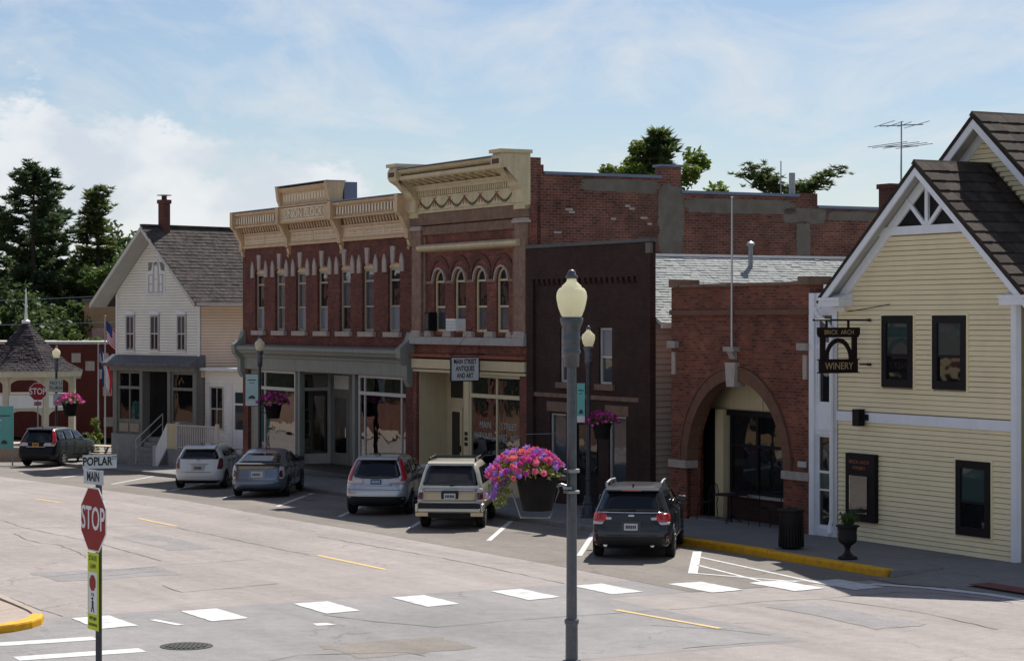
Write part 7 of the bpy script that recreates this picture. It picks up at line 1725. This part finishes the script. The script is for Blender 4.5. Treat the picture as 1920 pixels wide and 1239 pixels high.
# behind the roofs on the right
pine('dark pine rising behind the tall brick side wall', 6.4, 98, 14.0, 2.1, 41, 'pine_mid', .5, .9, 1.5)
tree('yellow green tree right of the chimney pier behind the brick wall', 8.1, 96, 13.6, 2.1, 42, 'leaf_bright', .45, .16, 6000)
tree('yellow green tree left of the dark pine behind the brick wall', 4.7, 97, 14.1, 1.9, 43, 'leaf_bright', .5, .16, 5500)
tree('low green tree top showing over the brick parapet near the cream bracket', 3.4, 99, 12.8, 1.1, 44, 'leaf_mid', .6, .16, 2500)
def bough(label, x, y, z, pts, seed):
    rn = random.Random(seed); z0 = GW(x, y); t = thing('pine_tree', label, 'tree', (x, y, z0), 0, 'pines behind the roofs')
    tr = MB(); tr.tube([(0, 0, 0), (.1, 0, z * .6), (0, 0, z)], [.28, .2, .06], 8); fo = MB()
    for (dx, dz, L) in pts:
        tip = Vector((dx, rn.uniform(-.3, .3), z + dz)); b = Vector((0, 0, z - .6)); tr.tube([b, b + (tip - b) * .6 + Vector((0, 0, -.15)), tip], [.07, .04, .012], 5, cap=False)
        for j in range(int(L * 26)):
            q = rn.random() ** .7; c = b + (tip - b) * (.25 + .75 * q) + Vector((rn.gauss(0, .16), rn.gauss(0, .2), rn.gauss(0, .14)))
            for m_ in range(14):
                a_ = rn.uniform(0, 2 * pi); e = Vector((cos(a_), sin(a_), rn.uniform(-.2, .9))).normalized(); w_ = e.cross(Vector((rn.gauss(0, 1), rn.gauss(0, 1), rn.gauss(0, 1)))).normalized() * .035
                s_ = c; fo.v += [tuple(s_ - w_), tuple(s_ + w_), tuple(s_ + e * rn.uniform(.14, .3))]; n = len(fo.v); fo.f.append((n - 3, n - 2, n - 1))
    tr.build('trunk', 'bark', t); me = bpy.data.meshes.new('crown'); me.from_pydata(fo.v, [], fo.f); me.materials.append(MT['pine_mid']); o = bpy.data.objects.new('crown', me); COL.objects.link(o); o.parent = t
bough('pine crown with long boughs either side of the vent pipe', 11.3, 92, 11.3, [(-1.7, .95, 2.0), (-1.2, .4, 1.8), (-.9, .75, 1.6), (-2.0, .45, 1.6), (1.7, .55, 2.0), (2.3, .75, 1.8), (.9, .1, 1.5), (1.6, .2, 1.6), (-.5, .1, 1.4), (.3, -.1, 1.4)], 51)
# overhead wires at the left
for i, (z0, z1, sag) in enumerate(((6.3, 6.7, .25), (5.15, 5.3, .2))):
    pts = [(-40 + 22 * k / 12, 118 - 4 * k / 12, z0 + (z1 - z0) * k / 12 - sag * 4 * (k / 12) * (1 - k / 12)) for k in range(13)]
    o = MB().tube(pts, .018, 5).build('overhead_wire', 'galv'); tag(o, ('upper' if i == 0 else 'lower') + ' overhead wire crossing the trees above the gazebo', 'wire')

# ================================================================ unseen buildings opposite, added for the shop glass to mirror
def opposite(label, a0, a1, h, mat, n, trim):
    t = street_thing('opposite_building', label, 'building', (a0 + a1) / 2)
    zb = gz((a0 + a1) / 2) - .3; ops = []
    for k in range(n):
        c = a0 + (a1 - a0) * (k + .5) / n; ops.append((c - .45, c + .45, h * .58, h * .84))
    MB().box(a0, a1, -36, -25.1, zb, h).build('body', mat, t)
    m = MB(); wall(m, a0, a1, 3.6, h, -25.1, -24.8, ops); m.build('wall', mat, t)
    for x0, x1, z0, z1 in ops: MB().box(x0, x1, -25.09, -25.0, z0, z1).build('window', 'glass_shade', t); MB().box(x0 - .1, x1 + .1, -24.85, -24.7, z0 - .16, z0).build('sill', 'pale_stone', t)
    MB().box(a0, a1, -25.1, -24.4, h, h + .5).build('cornice', trim, t); MB().box(a0 + .1, a1 - .1, -25.1, -24.6, 3.2, 3.6).build('fascia', trim, t)
    x = a0 + .4
    while x < a1 - 2.2: MB().box(x, x + 2.0, -25.09, -24.95, .5, 3.1).build('shop_window', 'glass_dark', t); x += 2.5
opposite('unseen red brick building across the street, mirrored in the shop windows', -34, -20, 8.4, 'brick_union', 7, 'cream_cornice')
opposite('unseen tan walled building across the street, mirrored in the shop windows', -50, -34.2, 7.6, 'tan_wall', 7, 'white_paint')
opposite('unseen brown stone building across the street, mirrored in the shop windows', -68, -50.2, 9.0, 'brownstone', 8, 'cream_cornice')
opposite('unseen pale stone building across the street, mirrored in the shop windows', -19.8, -6, 7.0, 'pale_stone', 6, 'grey_green')
opposite('second unseen red brick building far down the other side, mirrored in the shop windows', -92, -68.2, 8.0, 'brick_side', 9, 'white_paint')
opposite('unseen brown building far down the other side, mirrored in the shop windows', -118, -92.2, 9.0, 'pilaster_stone', 9, 'grey_green')
opposite('last unseen red brick building down the other side, mirrored in the shop windows', -145, -118.2, 8.0, 'brick_red', 9, 'cream_cornice')
